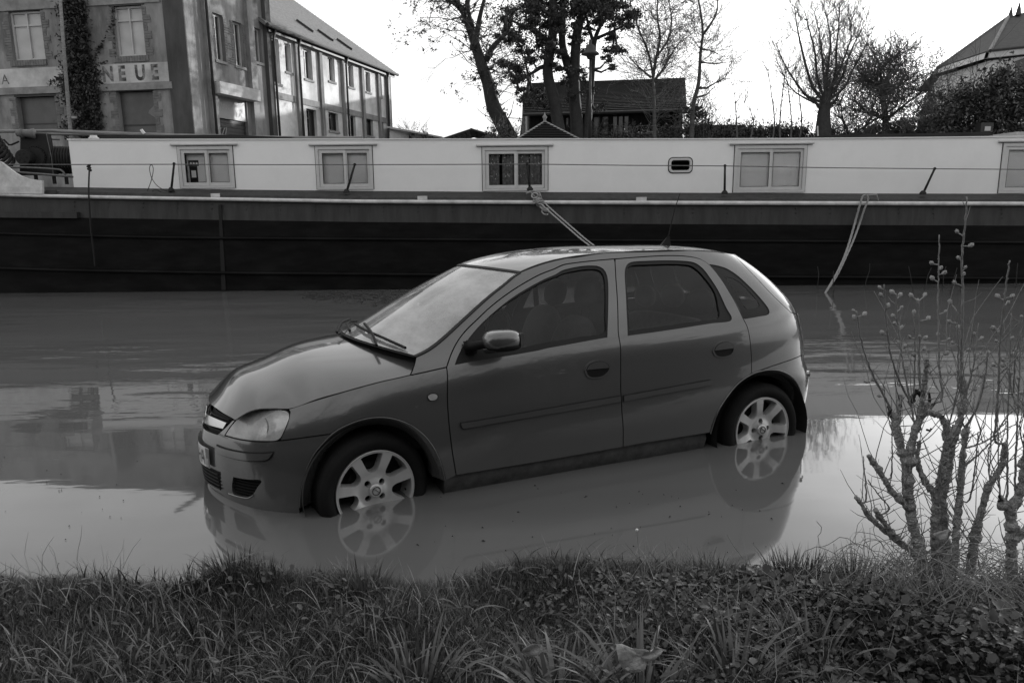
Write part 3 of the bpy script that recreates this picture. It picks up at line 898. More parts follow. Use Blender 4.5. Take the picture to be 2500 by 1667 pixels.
for i, (u0, u1, z0, z1) in enumerate(F_LOW):
    b = MB(); wbox(b, fw, u0, u1, z0 - 0.3, z1, -0.20, -0.24); w = b.build("blocked_window", M_BLINDPANEL, wh)
    b = MB(); wbox(b, fw, u0 + .02, u1 - .02, z0 + (z1 - z0) * .18, z0 + (z1 - z0) * .22, -0.185, -0.2); b.build("rail", M_METALDK, w)
    if i: MB().prism([fpt(378, 246, -.17), fpt(378, 292, -.17), fpt(368, 284, -.17), fpt(355, 276, -.17), fpt(357, 268, -.17), fpt(362, 264, -.17)], FN * -0.02).build("pale_board", M_RENDER, w)
    b = MB(); wbox(b, fw, u0 - .05, u1 + .05, z1, z1 + .09, 0.02, -0.3); b.build("lintel", M_METALDK, wh)
    surround(fw, u0, u1, z0, z1, wh, sill=False)
# painted band with what is left of the firm's name, ledges
zb0, zb1 = fpt(220, 207).z, fpt(220, 160).z
def strip_on(W, u0, u1, za0, zb0_, za1, zb1_, o, name, m, d=0.02):
    P_ = [W(u0, za0, o), W(u1, za1, o), W(u1, zb1_, o), W(u0, zb0_, o)]
    n = (P_[1] - P_[0]).cross(P_[3] - P_[0]).normalized()
    return MB().prism(P_, -n * d).build(name, m, wh)
strip_on(fw, FU0, -0.75, zb0, zb1, zb0, zb1, 0.012, "painted_band", M_BAND, 0.014)
b = MB(); wbox(b, fw, FU0, -0.70, zb0 - 0.26, zb0 - 0.02, 0.09, -0.02); b.build("ledge", M_LEDGE, wh)
zc_ = fpt(200, 17).z
b = MB(); wbox(b, fw, FU0, -0.9, zc_, zc_ + 0.5, 0.05, -0.02); b.build("frieze", M_LEDGE, wh)
b = MB(); wbox(b, fw, -0.80, 0.0, GZ, FTOP, 0.06, -0.4); b.build("corner_pier", M_PIER, wh)
def wall_text(txt, W, u, z, size, m, o, sx=1.0, name="lettering", parent=None, bold=0.0):
    cu = bpy.data.curves.new("t", 'FONT'); cu.body = txt; cu.size = size; cu.resolution_u = 3; cu.offset = bold
    ob = bpy.data.objects.new("t", cu); COL.objects.link(ob)
    dg = bpy.context.evaluated_depsgraph_get(); me = bpy.data.meshes.new_from_object(ob.evaluated_get(dg))
    bpy.data.objects.remove(ob)
    V = [W(u + v.co.x * sx, z + v.co.y, o) for v in me.vertices]
    return mk(name, V, [tuple(p.vertices) for p in me.polygons], m, parent or wh)
hgt = zb1 - zb0
for ch_, x_ in (("N", 250), ("E", 289), ("U", 330), ("E", 369)):
    wall_text(ch_, fw, fu(fpt(x_, 180)), zb0 + 0.10, hgt * 1.06, M_FADED, 0.017, 0.84, bold=0.03)
wall_text("A", fw, fu(fpt(3, 190)), zb0 + 0.13, hgt * 0.75, M_FADED, 0.017, 1.0)
# side elevation: pilasters, openings, wall
def sz(px, py): return spt(px, py).z
EAVE = (su(spt(655, 64)), su(spt(950, 180)))
zE = (sz(655, 64) + sz(950, 180)) / 2
SIDE_END = EAVE[1]
S_NEAR = [rect(spt, 523, 547, 36, 148, su), rect(spt, 571, 594, 56, 162, su), rect(spt, 619, 639, 70, 152, su)]
S_DOOR = [rect(spt, 528, 604, 236, 332, su)]
S_UP = [rect(spt, 663, 683, 95, 203, su), rect(spt, 696, 711, 108, 176, su), rect(spt, 742, 762, 122, 194, su), rect(spt, 801, 817, 140, 199, su), rect(spt, 850, 863, 159, 213, su), rect(spt, 893, 904, 177, 225, su), rect(spt, 921, 931, 189, 235, su)]
S_LO = [rect(spt, 750, 774, 268, 345, su), rect(spt, 803, 826, 276, 320, su), rect(spt, 856, 869, 284, 345, su), rect(spt, 895, 911, 291, 332, su), rect(spt, 926, 937, 298, 345, su)]
SPLIT = su(spt(650, 180))
wall_with_holes("side_wall", sw, 0.0, SPLIT, GZ, FTOP, S_NEAR + S_DOOR, M_RENDER, 0.4)
wall_with_holes("wing_wall", sw, SPLIT, SIDE_END, GZ, zE - 0.05, S_UP + S_LO, M_RENDER2, 0.4)
b = MB(); wbox(b, sw, 0.5, SIDE_END - .5, GZ, zE - .2, -0.8, -0.85); b.build("side_room", M_ROOM, wh)
for k, (u0, u1, z0, z1) in enumerate(S_NEAR + S_UP + S_LO):
    b = MB(); f = 0.07
    for q in ((u0, u0 + f, z0, z1), (u1 - f, u1, z0, z1), (u0 + f, u1 - f, z1 - f, z1), (u0 + f, u1 - f, z0, z0 + f)):
        wbox(b, sw, *q, -0.14, -0.22)
    w = b.build("window", M_SHUT if k < 10 else M_METALDK, wh)
    b = MB(); wbox(b, sw, u0 + f, u1 - f, z0 + f, z1 - f, -0.20, -0.21); b.build("pane", M_WINDARK, w)
    um = (u0 + u1) / 2
    b = MB(); wbox(b, sw, um - .03, um + .03, z0 + f, z1 - f, -0.15, -0.195); b.build("mullion", M_SHUT if k < 10 else M_METALDK, w)
    b = MB(); wbox(b, sw, u0 + f, um - .03, z0 + (z1 - z0) * .7, z0 + (z1 - z0) * .7 + .05, -0.15, -0.195); b.build("transom", M_SHUT if k < 10 else M_METALDK, w)
    b = MB(); wbox(b, sw, u0 - .06, u1 + .06, z0 - .1, z0, 0.05, -0.1); b.build("sill", M_LEDGE, wh)
    if k in (0, 1): surround(sw, u0, u1, z0, z1, wh, sill=False)
# pilasters and downpipes
for px, w, o, nm, m, top in ((512, .34, .16, "pilaster", M_LEDGE, FTOP), (614, .40, .16, "pilaster", M_LEDGE, FTOP), (655, .36, .18, "pilaster", M_PIER, FTOP),
                             (724, .26, .12, "pilaster", M_RENDER, zE - .3), (781, .26, .12, "pilaster", M_RENDER, zE - .3), (834, .26, .12, "pilaster", M_RENDER, zE - .3), (882, .26, .12, "pilaster", M_RENDER, zE - .3), (921, .26, .12, "pilaster", M_RENDER, zE - .3), (942, .3, .12, "pilaster", M_RENDER, zE - .3)):
    u = su(spt(px, 190)); b = MB(); wbox(b, sw, u - w / 2, u + w / 2, GZ, top, o, -0.05); b.build(nm, m, wh)
for px, m in ((505, M_METALDK), (662, M_METALDK), (722, M_METALDK), (836, M_METALDK), (936, M_METALDK)):
    u = su(spt(px, 190)); MB().tube([sw(u, GZ, .24), sw(u, zE - .5 if px > 640 else FTOP, .24), sw(u, zE - .15 if px > 640 else FTOP + .2, .34)], 0.055, 7).build("downpipe", m, wh, smooth=True)
zl = sz(800, 262)
b = MB(); wbox(b, sw, SPLIT, SIDE_END, zl - .14, zl + .14, 0.04, -0.02); b.build("string_course", M_LEDGE, wh)
# door bay: projecting canopy, white sign panel, roller shutter
(du0, du1, dz0, dz1) = S_DOOR[0]
b = MB(); wbox(b, sw, du0 - .25, du1 + .35, sz(566, 240), sz(566, 212), 0.45, -0.02); b.build("canopy", M_BAND, wh)
zs = sz(566, 292)
b = MB(); wbox(b, sw, du0, du1, zs, dz1, -0.05, -0.10); sg = b.build("sign_panel", M_SIGN, wh)
wall_text("coa", sw, su(spt(531, 270)), zs + (dz1 - zs) * .38, (dz1 - zs) * .55, M_FADED2, -0.046, 1.5, parent=sg)
wall_text("I.A.", sw, su(spt(578, 280)), zs + (dz1 - zs) * .14, (dz1 - zs) * .33, M_FADED2, -0.046, 1.3, parent=sg)
b = MB(); n = 24
for k in range(n):
    z = GZ + (zs - GZ) * k / n; wbox(b, sw, du0, du1, z, z + (zs - GZ) / n - .012, -0.12 - .012 * (k % 2), -0.16)
b.build("roller_shutter", M_METALDK, wh)
b = MB()
gp = [(531, 325), (537, 308), (544, 312), (540, 322), (548, 328), (553, 314), (558, 312), (556, 328)]
b.tube([spt(x, y, -0.10) for x, y in gp], 0.03, 5); b.build("graffiti", M_SIGN, sg)
# roof of the wing, gutter, skylights
pitch = R(34.7)
n_up = Vector((-SN.x * math.cos(pitch), -SN.y * math.cos(pitch), math.sin(pitch)))
def rp(u, d, h=0.0):      # along the eave, up the slope
    nn = Vector((SN.x * math.sin(pitch), SN.y * math.sin(pitch), math.cos(pitch)))
    return sw(u, zE, 0.35) + n_up * d + nn * h
Lr = 8.5
roof = MB().add([rp(SPLIT - .3, 0), rp(SIDE_END + .35, 0), rp(SIDE_END + .35, Lr), rp(SPLIT - .3, Lr), rp(SPLIT - .3, 0, -.12), rp(SIDE_END + .35, 0, -.12), rp(SIDE_END + .35, Lr, -.12), rp(SPLIT - .3, Lr, -.12)],
                [(0, 1, 2, 3), (7, 6, 5, 4), (0, 4, 5, 1), (1, 5, 6, 2), (2, 6, 7, 3), (3, 7, 4, 0)]).build("roof", M_SLATE, wh)
b = MB()
for k in range(42):       # raised courses of slate
    d = 0.2 * k + .1
    b.add([rp(SPLIT - .3, d, .0), rp(SIDE_END + .35, d, .0), rp(SIDE_END + .35, d, .022), rp(SPLIT - .3, d, .022), rp(SPLIT - .3, d + .19, .003), rp(SIDE_END + .35, d + .19, .003)], [(0, 1, 2, 3), (3, 2, 5, 4)])
b.build("slate_course", M_SLATE, roof)["kind"] = "stuff"
MB().tube([rp(SPLIT - .3, -.08, -.04), rp(SIDE_END + .35, -.08, -.04)], 0.085, 8).build("gutter", M_METALDK, wh)
b = MB(); wbox(b, sw, SPLIT, SIDE_END + .2, zE - .28, zE - .1, 0.26, 0.22); b.build("fascia", M_METALDK, wh)
def on_roof(px, py):
    nn = Vector((SN.x * math.sin(pitch), SN.y * math.sin(pitch), math.cos(pitch)))
    p = on_plane(px, py, rp(0, 0), nn); return su(p), (p - rp(0, 0)).dot(n_up)
for (a, c) in (((730, 58), (773, 88)), ((781, 81), (822, 110)), ((829, 104), (866, 130))):
    (ua, da), (uc, dc) = on_roof(*a), on_roof(*c)
    u0, u1, d0, d1 = min(ua, uc), max(ua, uc), (da + dc) / 2 - .30, (da + dc) / 2 + .75
    b = MB()
    for (x0, x1, y0, y1) in ((u0, u1, d0, d0 + .08), (u0, u1, d1 - .08, d1), (u0, u0 + .08, d0 + .08, d1 - .08), (u1 - .08, u1, d0 + .08, d1 - .08)):
        b.add([rp(x0, y0, .02), rp(x1, y0, .02), rp(x1, y1, .02), rp(x0, y1, .02), rp(x0, y0, .12), rp(x1, y0, .12), rp(x1, y1, .12), rp(x0, y1, .12)], [(3, 2, 1, 0), (4, 5, 6, 7), (0, 1, 5, 4), (1, 2, 6, 5), (2, 3, 7, 6), (3, 0, 4, 7)])
    s_ = b.build("skylight", M_METALDK, wh)
    MB().add([rp(u0 + .08, d0 + .08, .09), rp(u1 - .08, d0 + .08, .09), rp(u1 - .08, d1 - .08, .09), rp(u0 + .08, d1 - .08, .09)], [(0, 1, 2, 3)]).build("pane", M_WINDARK, s_)
# gable end and back slope so the wing is a solid house from any side
eL, eR = sw(SIDE_END, zE, 0.0), rp(SIDE_END + .0, Lr, -.1)
bk = sw(SIDE_END, zE, -2 * Lr * math.cos(pitch) + .35)
MB().prism([sw(SIDE_END, GZ, 0), sw(SIDE_END, zE, 0), eR, bk, Vector((bk.x, bk.y, GZ))], SD * 0.2).build("gable_wall", M_RENDER, wh)
MB().prism([sw(SPLIT, GZ, -.5), sw(SPLIT, FTOP, -.5), sw(SPLIT, FTOP, -9), sw(SPLIT, GZ, -9)], SD * 0.2).build("party_wall", M_RENDER, wh)
MB().prism([fw(FU0, FTOP, 0), fw(0, FTOP, 0), sw(SPLIT, FTOP, 0), sw(SPLIT, FTOP, -14)], (0, 0, 0.25)).build("flat_roof", M_LEDGE, wh)
# leaning pale pole before the front
pp = [at(145, -30, 26.5), at(158, 150, 26.5), at(172, 318, 26.5), at(176, 360, 26.5)]
tag(MB().tube(pp, [0.05, 0.06, 0.065, 0.07], 8).build("utility_pole", M_TIMBER, None, smooth=True), "pale leaning wooden pole in front of the ivy on the warehouse", "pole")
tag(MB().box(tuple(at(174, 284, 26.4)), tuple(at(189, 290, 26.5))).build("pole_bracket", M_SIGN, None), "small white bracket on the leaning pole by the ivy", "bracket")

# ------------------------------------------------------------------ foliage helpers
def leaf_cloud(centres, radii, count, size, name, m, parent=None, flat=1.0, seed=1, droop=0.0, kind=None):
    """many small leaf faces gathered in clumps"""
    g = np.random.default_rng(seed)
    centres = np.asarray(centres, float); radii = np.asarray(radii, float)
    w = radii ** 2; w /= w.sum()
    k = g.choice(len(centres), count, p=w)
    d = g.normal(size=(count, 3)); d /= np.linalg.norm(d, axis=1)[:, None]
    rr = radii[k] * np.minimum(np.abs(g.normal(0, .62, count)), 1.7)
    P_ = centres[k] + d * rr[:, None] * [1, 1, flat]
    a = g.normal(size=(count, 3)); a /= np.linalg.norm(a, axis=1)[:, None]; a[:, 2] -= droop
    b_ = np.cross(a, g.normal(size=(count, 3))); b_ /= np.linalg.norm(b_, axis=1)[:, None] + 1e-9
    s = size * g.uniform(0.55, 1.4, count)[:, None]
    V = np.stack([P_ - a * s, P_ + b_ * s * 0.45, P_ + a * s, P_ - b_ * s * 0.45], 1).reshape(-1, 3)
    F = np.arange(count * 4).reshape(-1, 4)
    return mk(name, V, F, m, parent, kind=kind)
def limb(b, p, d, length, r, depth, g, spread=0.6, up=0.25, nseg=4, kids=(2, 4), shrink=0.62, gnarl=0.16, rmin=0.004, tips=None, sides=None):
    """a limb and what grows from it"""
    pts, rad = [Vector(p)], [r]
    d = Vector(d).normalized()
    for i in range(nseg):
        d = (d + Vector((g.gauss(0, gnarl), g.gauss(0, gnarl), g.gauss(0, gnarl) + up * 0.12))).normalized()
        pts.append(pts[-1] + d * (length / nseg)); rad.append(max(rmin, r * (1 - 0.62 * (i + 1) / nseg)))
    b.tube(pts, rad, sides or (6 if r > 0.05 else 4 if r > 0.015 else 3), cap=False)
    if depth <= 0:
        if tips is not None: tips.append(pts[-1])
        return
    n = g.randint(*kids)
    for k in range(n):
        i = g.randint(max(1, nseg // 2 - 1), nseg)
        if k == 0: i = nseg
        q = pts[i]
        ax = d.orthogonal().normalized(); ax.rotate(Matrix.Rotation(g.uniform(0, 6.283), 3, d))
        nd = (d + ax * g.uniform(spread * .5, spread * 1.25) + Vector((0, 0, up * g.uniform(.3, 1)))).normalized()
        limb(b, q, nd, length * g.uniform(shrink * .8, shrink * 1.25), max(rmin, rad[i] * g.uniform(.6, .85)), depth - 1, g, spread, up, nseg, kids, shrink, gnarl, rmin, tips, sides)
M_BARK = mat("dark_bark", 0.028, rough=0.95, var=0.4, vscale=8, bump=0.5, bscale=22)
M_BIRCH = mat("birch_bark", 0.07, rough=0.9, var=0.5, vscale=7, stretch=(1, 1, 2.5))
M_TWIG = mat("winter_twig", 0.085, rough=0.95, var=0.3, vscale=8)
M_NEEDLE = mat("dark_needles", 0.030, rough=0.8, var=0.5, vscale=2)
M_IVY = mat("ivy_leaf", 0.022, rough=0.55, var=0.5, vscale=5)
M_LEAFG = mat("evergreen_leaf", 0.030, rough=0.5, var=0.5, vscale=3)
M_HEDGE = mat("scrub_leaf", 0.045, rough=0.7, var=0.5, vscale=3)

# ivy on the front wall
cs, rs = [], []
for y in np.arange(-10, 330, 7):
    f = np.interp(y, [-10, 60, 140, 170, 230, 330], [20, 24, 30, 46, 40, 44])
    xc = np.interp(y, [-10, 60, 140, 230, 330], [183, 191, 198, 207, 212])
    for k in range(4):
        p = fpt(xc + random.uniform(-f, f) * 0.9, y + random.uniform(-4, 4), random.uniform(.05, .3)); cs.append(tuple(p)); rs.append(random.uniform(.18, .36))
for (x0, y0, x1, y1, n) in ((180, 165, 120, 212, 9), (150, 190, 118, 205, 5), (225, 170, 262, 150, 7), (230, 150, 275, 60, 14), (276, 20, 284, 140, 12), (235, 190, 275, 225, 8), (240, 120, 255, 112, 4)):
    for t in np.linspace(0, 1, n):
        cs.append(tuple(fpt(x0 + (x1 - x0) * t, y0 + (y1 - y0) * t, .06))); rs.append(0.05 + 0.05 * (1 - t))
iv = thing("ivy", "thick dark ivy climbing the warehouse front between its windows", "ivy", tuple(fpt(212, 335)))
leaf_cloud(cs, rs, 15000, 0.062, "leaves", M_IVY, iv, 1.0, 3)
b = MB()
for k in range(9):
    b.tube([tuple(fpt(205 + 3 * k + random.uniform(-3, 3) - 0.05 * (340 - y) + random.uniform(-6, 6), y, .05)) for y in np.linspace(340, 0 + 15 * k, 14)], 0.03, 5)
b.build("stem", M_BARK, iv)

# ------------------------------------------------------------------ middle and right background
def gbox(name, label, cat, px0, px1, py0, py1, Y, d, m):
    a, c = at(px0, py0, Y), at(px1, py1, Y)
    return tag(MB().box((a.x, Y, min(c.z, GZ)), (c.x, Y + d, a.z)).build(name, m, None), label, cat)
# low pale shed at the end of the warehouse
sh = thing("shed", "low pale shed with a sloping roof edge beside the warehouse end", "shed", tuple(at(990, 345, 44)))
MB().prism([at(950, 313, 44), at(1030, 327, 46), at(1075, 336, 48), at(1075, 360, 48), at(950, 360, 44)], (0.0, 5, 0)).build("wall", M_RENDER2, sh)
MB().prism([at(944, 308, 43.7), at(1030, 324, 45.7), at(1080, 334, 47.7), at(1080, 338, 47.7), at(1030, 328, 45.7), at(944, 313, 43.7)], (0, 5.3, 0)).build("roof_edge", M_SHUT, sh)
MB().tube([at(949, 313, 43.6), at(949, 345, 43.6)], 0.06, 6).build("downpipe", M_METALDK, sh)
# open lattice roof
lat = thing("pergola", "open lattice roof frame showing sky between its dark rafters", "pergola", tuple(at(1150, 345, 34)))
apx, Lb, Rb = at(1151, 316, 34), at(1070, 343, 34), at(1222, 337, 34)
apb, Lbb, Rbb = apx + Vector((-.1, 4, 0)), Lb + Vector((-.1, 4, 0)), Rb + Vector((-.1, 4, 0))
MB().tube([apx, apb], 0.06, 6).build("ridge_beam", M_BARK, lat)
for t in np.linspace(0, 1, 6):
    MB().tube([Lb.lerp(Lbb, t), apx.lerp(apb, t)], 0.045, 5).build("rafter", M_BARK, lat)
    MB().tube([Rb.lerp(Rbb, t), apx.lerp(apb, t)], 0.045, 5).build("rafter", M_BARK, lat)
for t in np.linspace(0.08, .95, 7):
    MB().tube([Lb.lerp(apx, t), Lbb.lerp(apb, t)], 0.035, 5).build("batten", M_BARK, lat)
    MB().prism([Rb.lerp(apx, t), Rbb.lerp(apb, t), Rbb.lerp(apb, t + .10), Rb.lerp(apx, t + .10)], (0, 0, .03)).build("batten", M_BARK, lat)
for q in (Lb, Rb, Lbb, Rbb): MB().tube([q, Vector((q.x, q.y, GZ))], .06, 6).build("post", M_BARK, lat)
# tiled pyramid roof of a kiosk
ki = thing("kiosk", "small kiosk with a steep tiled pyramid roof behind the barge cabin", "kiosk", tuple(at(1338, 345, 27)))
ap = at(1329, 300, 27.0); e0, e1 = at(1256, 345, 25.6), at(1420, 344, 25.6)
w_ = e1.x - e0.x
base4 = [e0, e1, e1 + Vector((0, w_, 0)), e0 + Vector((0, w_, 0))]
apk = Vector((ap.x, e0.y + w_ / 2, ap.z))
def tiled_face(a, c, top, parent, rows=11):
    for k in range(rows):
        t0, t1 = k / rows, (k + 1) / rows
        p0, p1 = a.lerp(top, t0), c.lerp(top, t0); p2, p3 = c.lerp(top, t1), a.lerp(top, t1)
        n = (c - a).cross(top - a).normalized()
        if n.z < 0: n = -n
        MB().add([p0 + n * .05, p1 + n * .05, p2 + n * .012, p3 + n * .012, p0, p1], [(0, 1, 2, 3), (0, 4, 5, 1)]).build("tile_course", M_TILE, parent)
for i in range(4): tiled_face(base4[i], base4[(i + 1) % 4], apk, ki)
for q in base4: MB().tube([q, apk], .05, 6).build("hip_tile", M_LEDGE, ki)
MB().lathe([(.06, 0), (.05, .1), (.09, .16), (.03, .24), (0, .34)], apk, n=10).build("finial", M_LEDGE, ki, smooth=True)
for q in base4: MB().box((q.x - .08, q.y - .08, GZ), (q.x + .08, q.y + .08, q.z)).build("post", M_BARK, ki)
# dark boarded hangar with a big tiled roof
hg = thing("boathouse", "dark boarded building with a broad tiled roof behind the pines", "building", tuple(at(1480, 345, 36)))
r0, r1, r2, r3 = at(1286, 207, 52), at(1673, 194, 51), at(1677, 270, 34.8), at(1277, 281, 36)
MB().add([r3, r2, r1, r0], [(0, 1, 2, 3)]).build("roof_deck", M_TILE, hg)
for k in range(24):
    t0, t1 = k / 24, (k + 1) / 24
    p0, p1, p2, p3 = r3.lerp(r0, t0), r2.lerp(r1, t0), r2.lerp(r1, t1), r3.lerp(r0, t1)
    n = (p1 - p0).cross(p3 - p0).normalized(); n = n if n.z > 0 else -n
    MB().add([p0 + n * .07, p1 + n * .07, p2 + n * .02, p3 + n * .02, p0, p1], [(0, 1, 2, 3), (0, 4, 5, 1)]).build("tile_course", M_TILE, hg)
MB().tube([r0, r1], .10, 6).build("ridge", M_TILE, hg)
MB().tube([r3 + Vector((0, -.05, 0)), r2 + Vector((0, -.05, 0))], .07, 6).build("gutter", M_METALDK, hg)
back = [Vector((p.x, 2 * r0.y - p.y, p.z)) for p in (r3, r2)]
MB().add([r0, r1, back[1], back[0]], [(0, 1, 2, 3)]).build("back_roof", M_TILE, hg)
w0, w1 = r3 + Vector((.3, .5, -.05)), r2 + Vector((-.06, .5, -.05))
def hw(f, z, o=0.0):
    p = w0.lerp(w1, f); return Vector((p.x, p.y + o, z))
zt_ = min(w0.z, w1.z)
gl_f = [(0.24, 0.32), (0.37, 0.53), (0.55, 0.66)]
fs_ = sorted(set([0, 1] + [v for g_ in gl_f for v in g_]))
for a, c in zip(fs_[:-1], fs_[1:]):
    if (a, c) in gl_f:
        zg0 = GZ + 1.3
        MB().add([hw(a, GZ), hw(c, GZ), hw(c, zg0), hw(a, zg0)], [(0, 1, 2, 3)]).build("wall", M_BOARDS, hg)
        wn_ = MB().add([hw(a, zg0, .1), hw(c, zg0, .1), hw(c, zt_, .1), hw(a, zt_, .1)], [(0, 1, 2, 3)]).build("window", M_WINDARK, hg)
        for k in range(4):
            f_ = a + (c - a) * k / 3; MB().box((hw(f_, zg0).x - .04, hw(f_, 0).y + .02, zg0), (hw(f_, zg0).x + .04, hw(f_, 0).y + .08, zt_)).build("mullion", M_BOARDS, wn_)
    else:
        MB().add([hw(a, GZ), hw(c, GZ), hw(c, w1.z), hw(a, w0.z if a == 0 else w1.z)], [(0, 1, 2, 3)]).build("wall", M_BOARDS, hg)
        nb = max(2, int((c - a) * (w1 - w0).length / 0.16))
        for k in range(nb):
            f_ = a + (c - a) * (k + .5) / nb; p = hw(f_, 0); MB().box((p.x - .03, p.y - .03, GZ), (p.x + .03, p.y - .002, zt_)).build("board_strip", M_BOARDS, hg)
yb_ = 2 * r0.y - w0.y
MB().add([w0 * 1, Vector((w0.x, yb_, w0.z)), Vector((w0.x, r0.y, r0.z - .1)), Vector((w0.x, w0.y, GZ)), Vector((w0.x, yb_, GZ))], [(0, 2, 1), (3, 0, 1, 4)]).build("gable", M_BOARDS, hg)
MB().add([w1 * 1, Vector((w1.x, yb_, w1.z)), Vector((w1.x, r1.y, r1.z - .1)), Vector((w1.x, w1.y, GZ)), Vector((w1.x, yb_, GZ))], [(0, 2, 1), (3, 0, 1, 4)]).build("gable", M_BOARDS, hg)
MB().tube([at(1285, 285, 35.8), at(1286, 350, 35.8)], .05, 6).build("downpipe", M_SHUT, hg)
# street lamp
sl = thing("street_lamp", "tall dark street lamp with a small hooded lantern in front of the pines", "street lamp", tuple(at(1440, 345, 28)))
MB().tube([at(1440, 352, 28), at(1441, 250, 28), at(1441, 143, 28)], [.065, .05, .04], 8).build("post", M_METALDK, sl, smooth=True)
c = at(1441, 134, 28)
MB().lathe([(.10, -.05), (.14, .05), (.33, .10), (.30, .16), (.16, .26), (.15, .40), (.06, .46), (.05, .6), (0, .62)], c - Vector((0, 0, .1)), n=14).build("lantern", M_METALDK, sl, smooth=True)
# villa at the right edge
M_VSLATE = mat("dark_villa_slate", 0.045, rough=0.8, var=0.3, vscale=6, bump=0.4, bscale=20)
M_VILLA = mat("villa_render", 0.62, rough=0.9, var=0.15, vscale=1.5)
vi = thing("villa", "pale villa with a steep slate hip roof and finials at the right edge", "house", tuple(at(2420, 345, 40)))
ev = [at(2287, 168, 44), at(2416, 126, 38), at(2520, 115, 38)]
hp, rd = at(2462, 42, 42), at(2560, 14, 43)
def vwall(p, q, name="wall"):
    MB().add([Vector((p.x, p.y, GZ)), Vector((q.x, q.y, GZ)), q, p], [(0, 1, 2, 3)]).build(name, M_VILLA, vi)
i0, i1, i2 = (Vector((p.x, p.y, p.z - .35)) + Vector((dx, .5, 0)) for p, dx in zip(ev, (.5, .35, 0)))
i3 = Vector((i2.x + 9, i2.y, i2.z)); ib = Vector((i0.x + 4, i0.y + 9, i0.z)); ibr = Vector((i3.x, i0.y + 9, i0.z))
vwall(i0, i1); vwall(i1, i2); vwall(i2, i3); vwall(ib, i0); vwall(i3, ibr); vwall(ibr, ib)
e3 = ev[2] + Vector((9.5, 0, 0)); rd2 = rd + Vector((5, 0, 0)); ebl = ev[0] + Vector((4, 9.6, 0)); ebr = Vector((e3.x, ebl.y, ebl.z))
for nm, f in (("hip_roof", [ev[0], ev[1], hp]), ("hip_roof", [ev[1], ev[2], e3, rd2, rd, hp]), ("hip_roof", [ebl, ev[0], hp]), ("hip_roof", [ebr, ebl, hp, rd, rd2]), ("hip_roof", [e3, ebr, rd2])):
    MB().add(f, [tuple(range(len(f)))]).build(nm, M_VSLATE, vi)
for p, q in ((ev[0], ev[1]), (ev[1], ev[2])):
    MB().prism([p + Vector((0, -.02, .02)), q + Vector((0, -.02, .02)), q + Vector((0, .1, -.28)), p + Vector((0, .1, -.28))], (0, .3, 0)).build("cornice", M_VILLA, vi)
    MB().tube([p + Vector((0, -.05, .03)), q + Vector((0, -.05, .03))], .07, 6).build("gutter", M_METALDK, vi)
MB().tube([ev[1], hp], .09, 6).build("hip_tile", M_SLATE, vi); MB().tube([ev[0], hp], .09, 6).build("hip_tile", M_SLATE, vi)
for px, py in ((2466, 46), (2486, 35)):
    MB().lathe([(.16, 0), (.12, .15), (.10, .3), (.05, .5), (0, .75)], at(px, py + 3, 42), n=10).build("finial", M_METALDK, vi)
pn = (ev[1] - ev[0]).cross(hp - ev[0]).normalized(); pn = pn if pn.y < 0 else -pn
q4 = [on_plane(x, y, ev[0], pn) + pn * .06 for x, y in ((2393, 117), (2412, 95), (2420, 95), (2402, 118))]
sk = MB().prism(q4, pn * -.05).build("skylight", M_METALDK, vi)
m4 = sum(q4, Vector()) / 4
MB().add([m4 + (q - m4) * .72 + pn * .01 for q in q4], [(0, 1, 2, 3)]).build("pane", M_SHUT, sk)
q4 = [on_plane(x, y, i1, Vector((0, -1, 0))) for x, y in ((2478, 200), (2478, 150), (2500, 142), (2530, 142), (2530, 200))]
MB().prism([p + Vector((0, -.06, 0)) for p in q4], (0, .1, 0)).build("arched_window", M_WINDARK, vi)
# white conservatory corner
co = thing("conservatory", "small conservatory with a white sloping roof beside the dark laurel", "conservatory", tuple(at(2275, 340, 34)))
MB().prism([at(2246, 291, 34), at(2283, 277, 34), at(2310, 277, 34), at(2310, 284, 34), at(2284, 284, 34), at(2248, 294, 34)], (0, 3, 0)).build("roof", M_SHUT, co)
for x in (2251, 2281, 2308): MB().tube([at(x, 291, 34), at(x, 340, 34)], .06, 6).build("post", M_SHUT, co)
MB().add([at(2251, 293, 34.1), at(2308, 290, 34.1), at(2308, 345, 34.1), at(2251, 345, 34.1)], [(3, 2, 1, 0)]).build("glazing", M_WINDARK, co)
# picket fence at the far right and a dark plank fence behind the boathouse
fe = thing("picket_fence", "short run of pale pickets before the laurel at the right", "fence", tuple(at(2460, 340, 30)))
for x in range(2455, 2482, 5):
    a = at(x, 321, 30); MB().box((a.x - .025, 30, GZ), (a.x + .025, 30.03, a.z)).build("picket", M_SHUT, fe)
a, c_ = at(2450, 328, 30.04), at(2484, 330, 30.06); MB().box((a.x, 30.04, c_.z), (c_.x, 30.07, a.z)).build("rail", M_SHUT, fe)
gbox("white_van_roof", "white rounded shape at the right edge behind the barge roof", "van", 2482, 2560, 322, 345, 22, 2.2, M_SHUT)
pf = thing("plank_fence", "dark plank fence between the boathouse and the bare trees", "fence", tuple(at(1760, 345, 37)))
for x in range(1690, 1815, 4):
    a, c_ = at(x, 305 + random.uniform(-1, 1), 37), at(x + 3.4, 345, 37); MB().box((a.x, 37, GZ), (c_.x, 37.04, a.z)).build("plank", M_BOARDS, pf)
nb_ = at(2412, 312, 29)
t = thing("notice_board", "small dark post box with a white panel beside the laurel", "notice board", (nb_.x, 29, GZ))
MB().box(tuple(at(2396, 300, 29)), tuple(Vector((at(2424, 320, 29).x, 29.3, at(2424, 322, 29).z)))).build("board", M_METALDK, t)
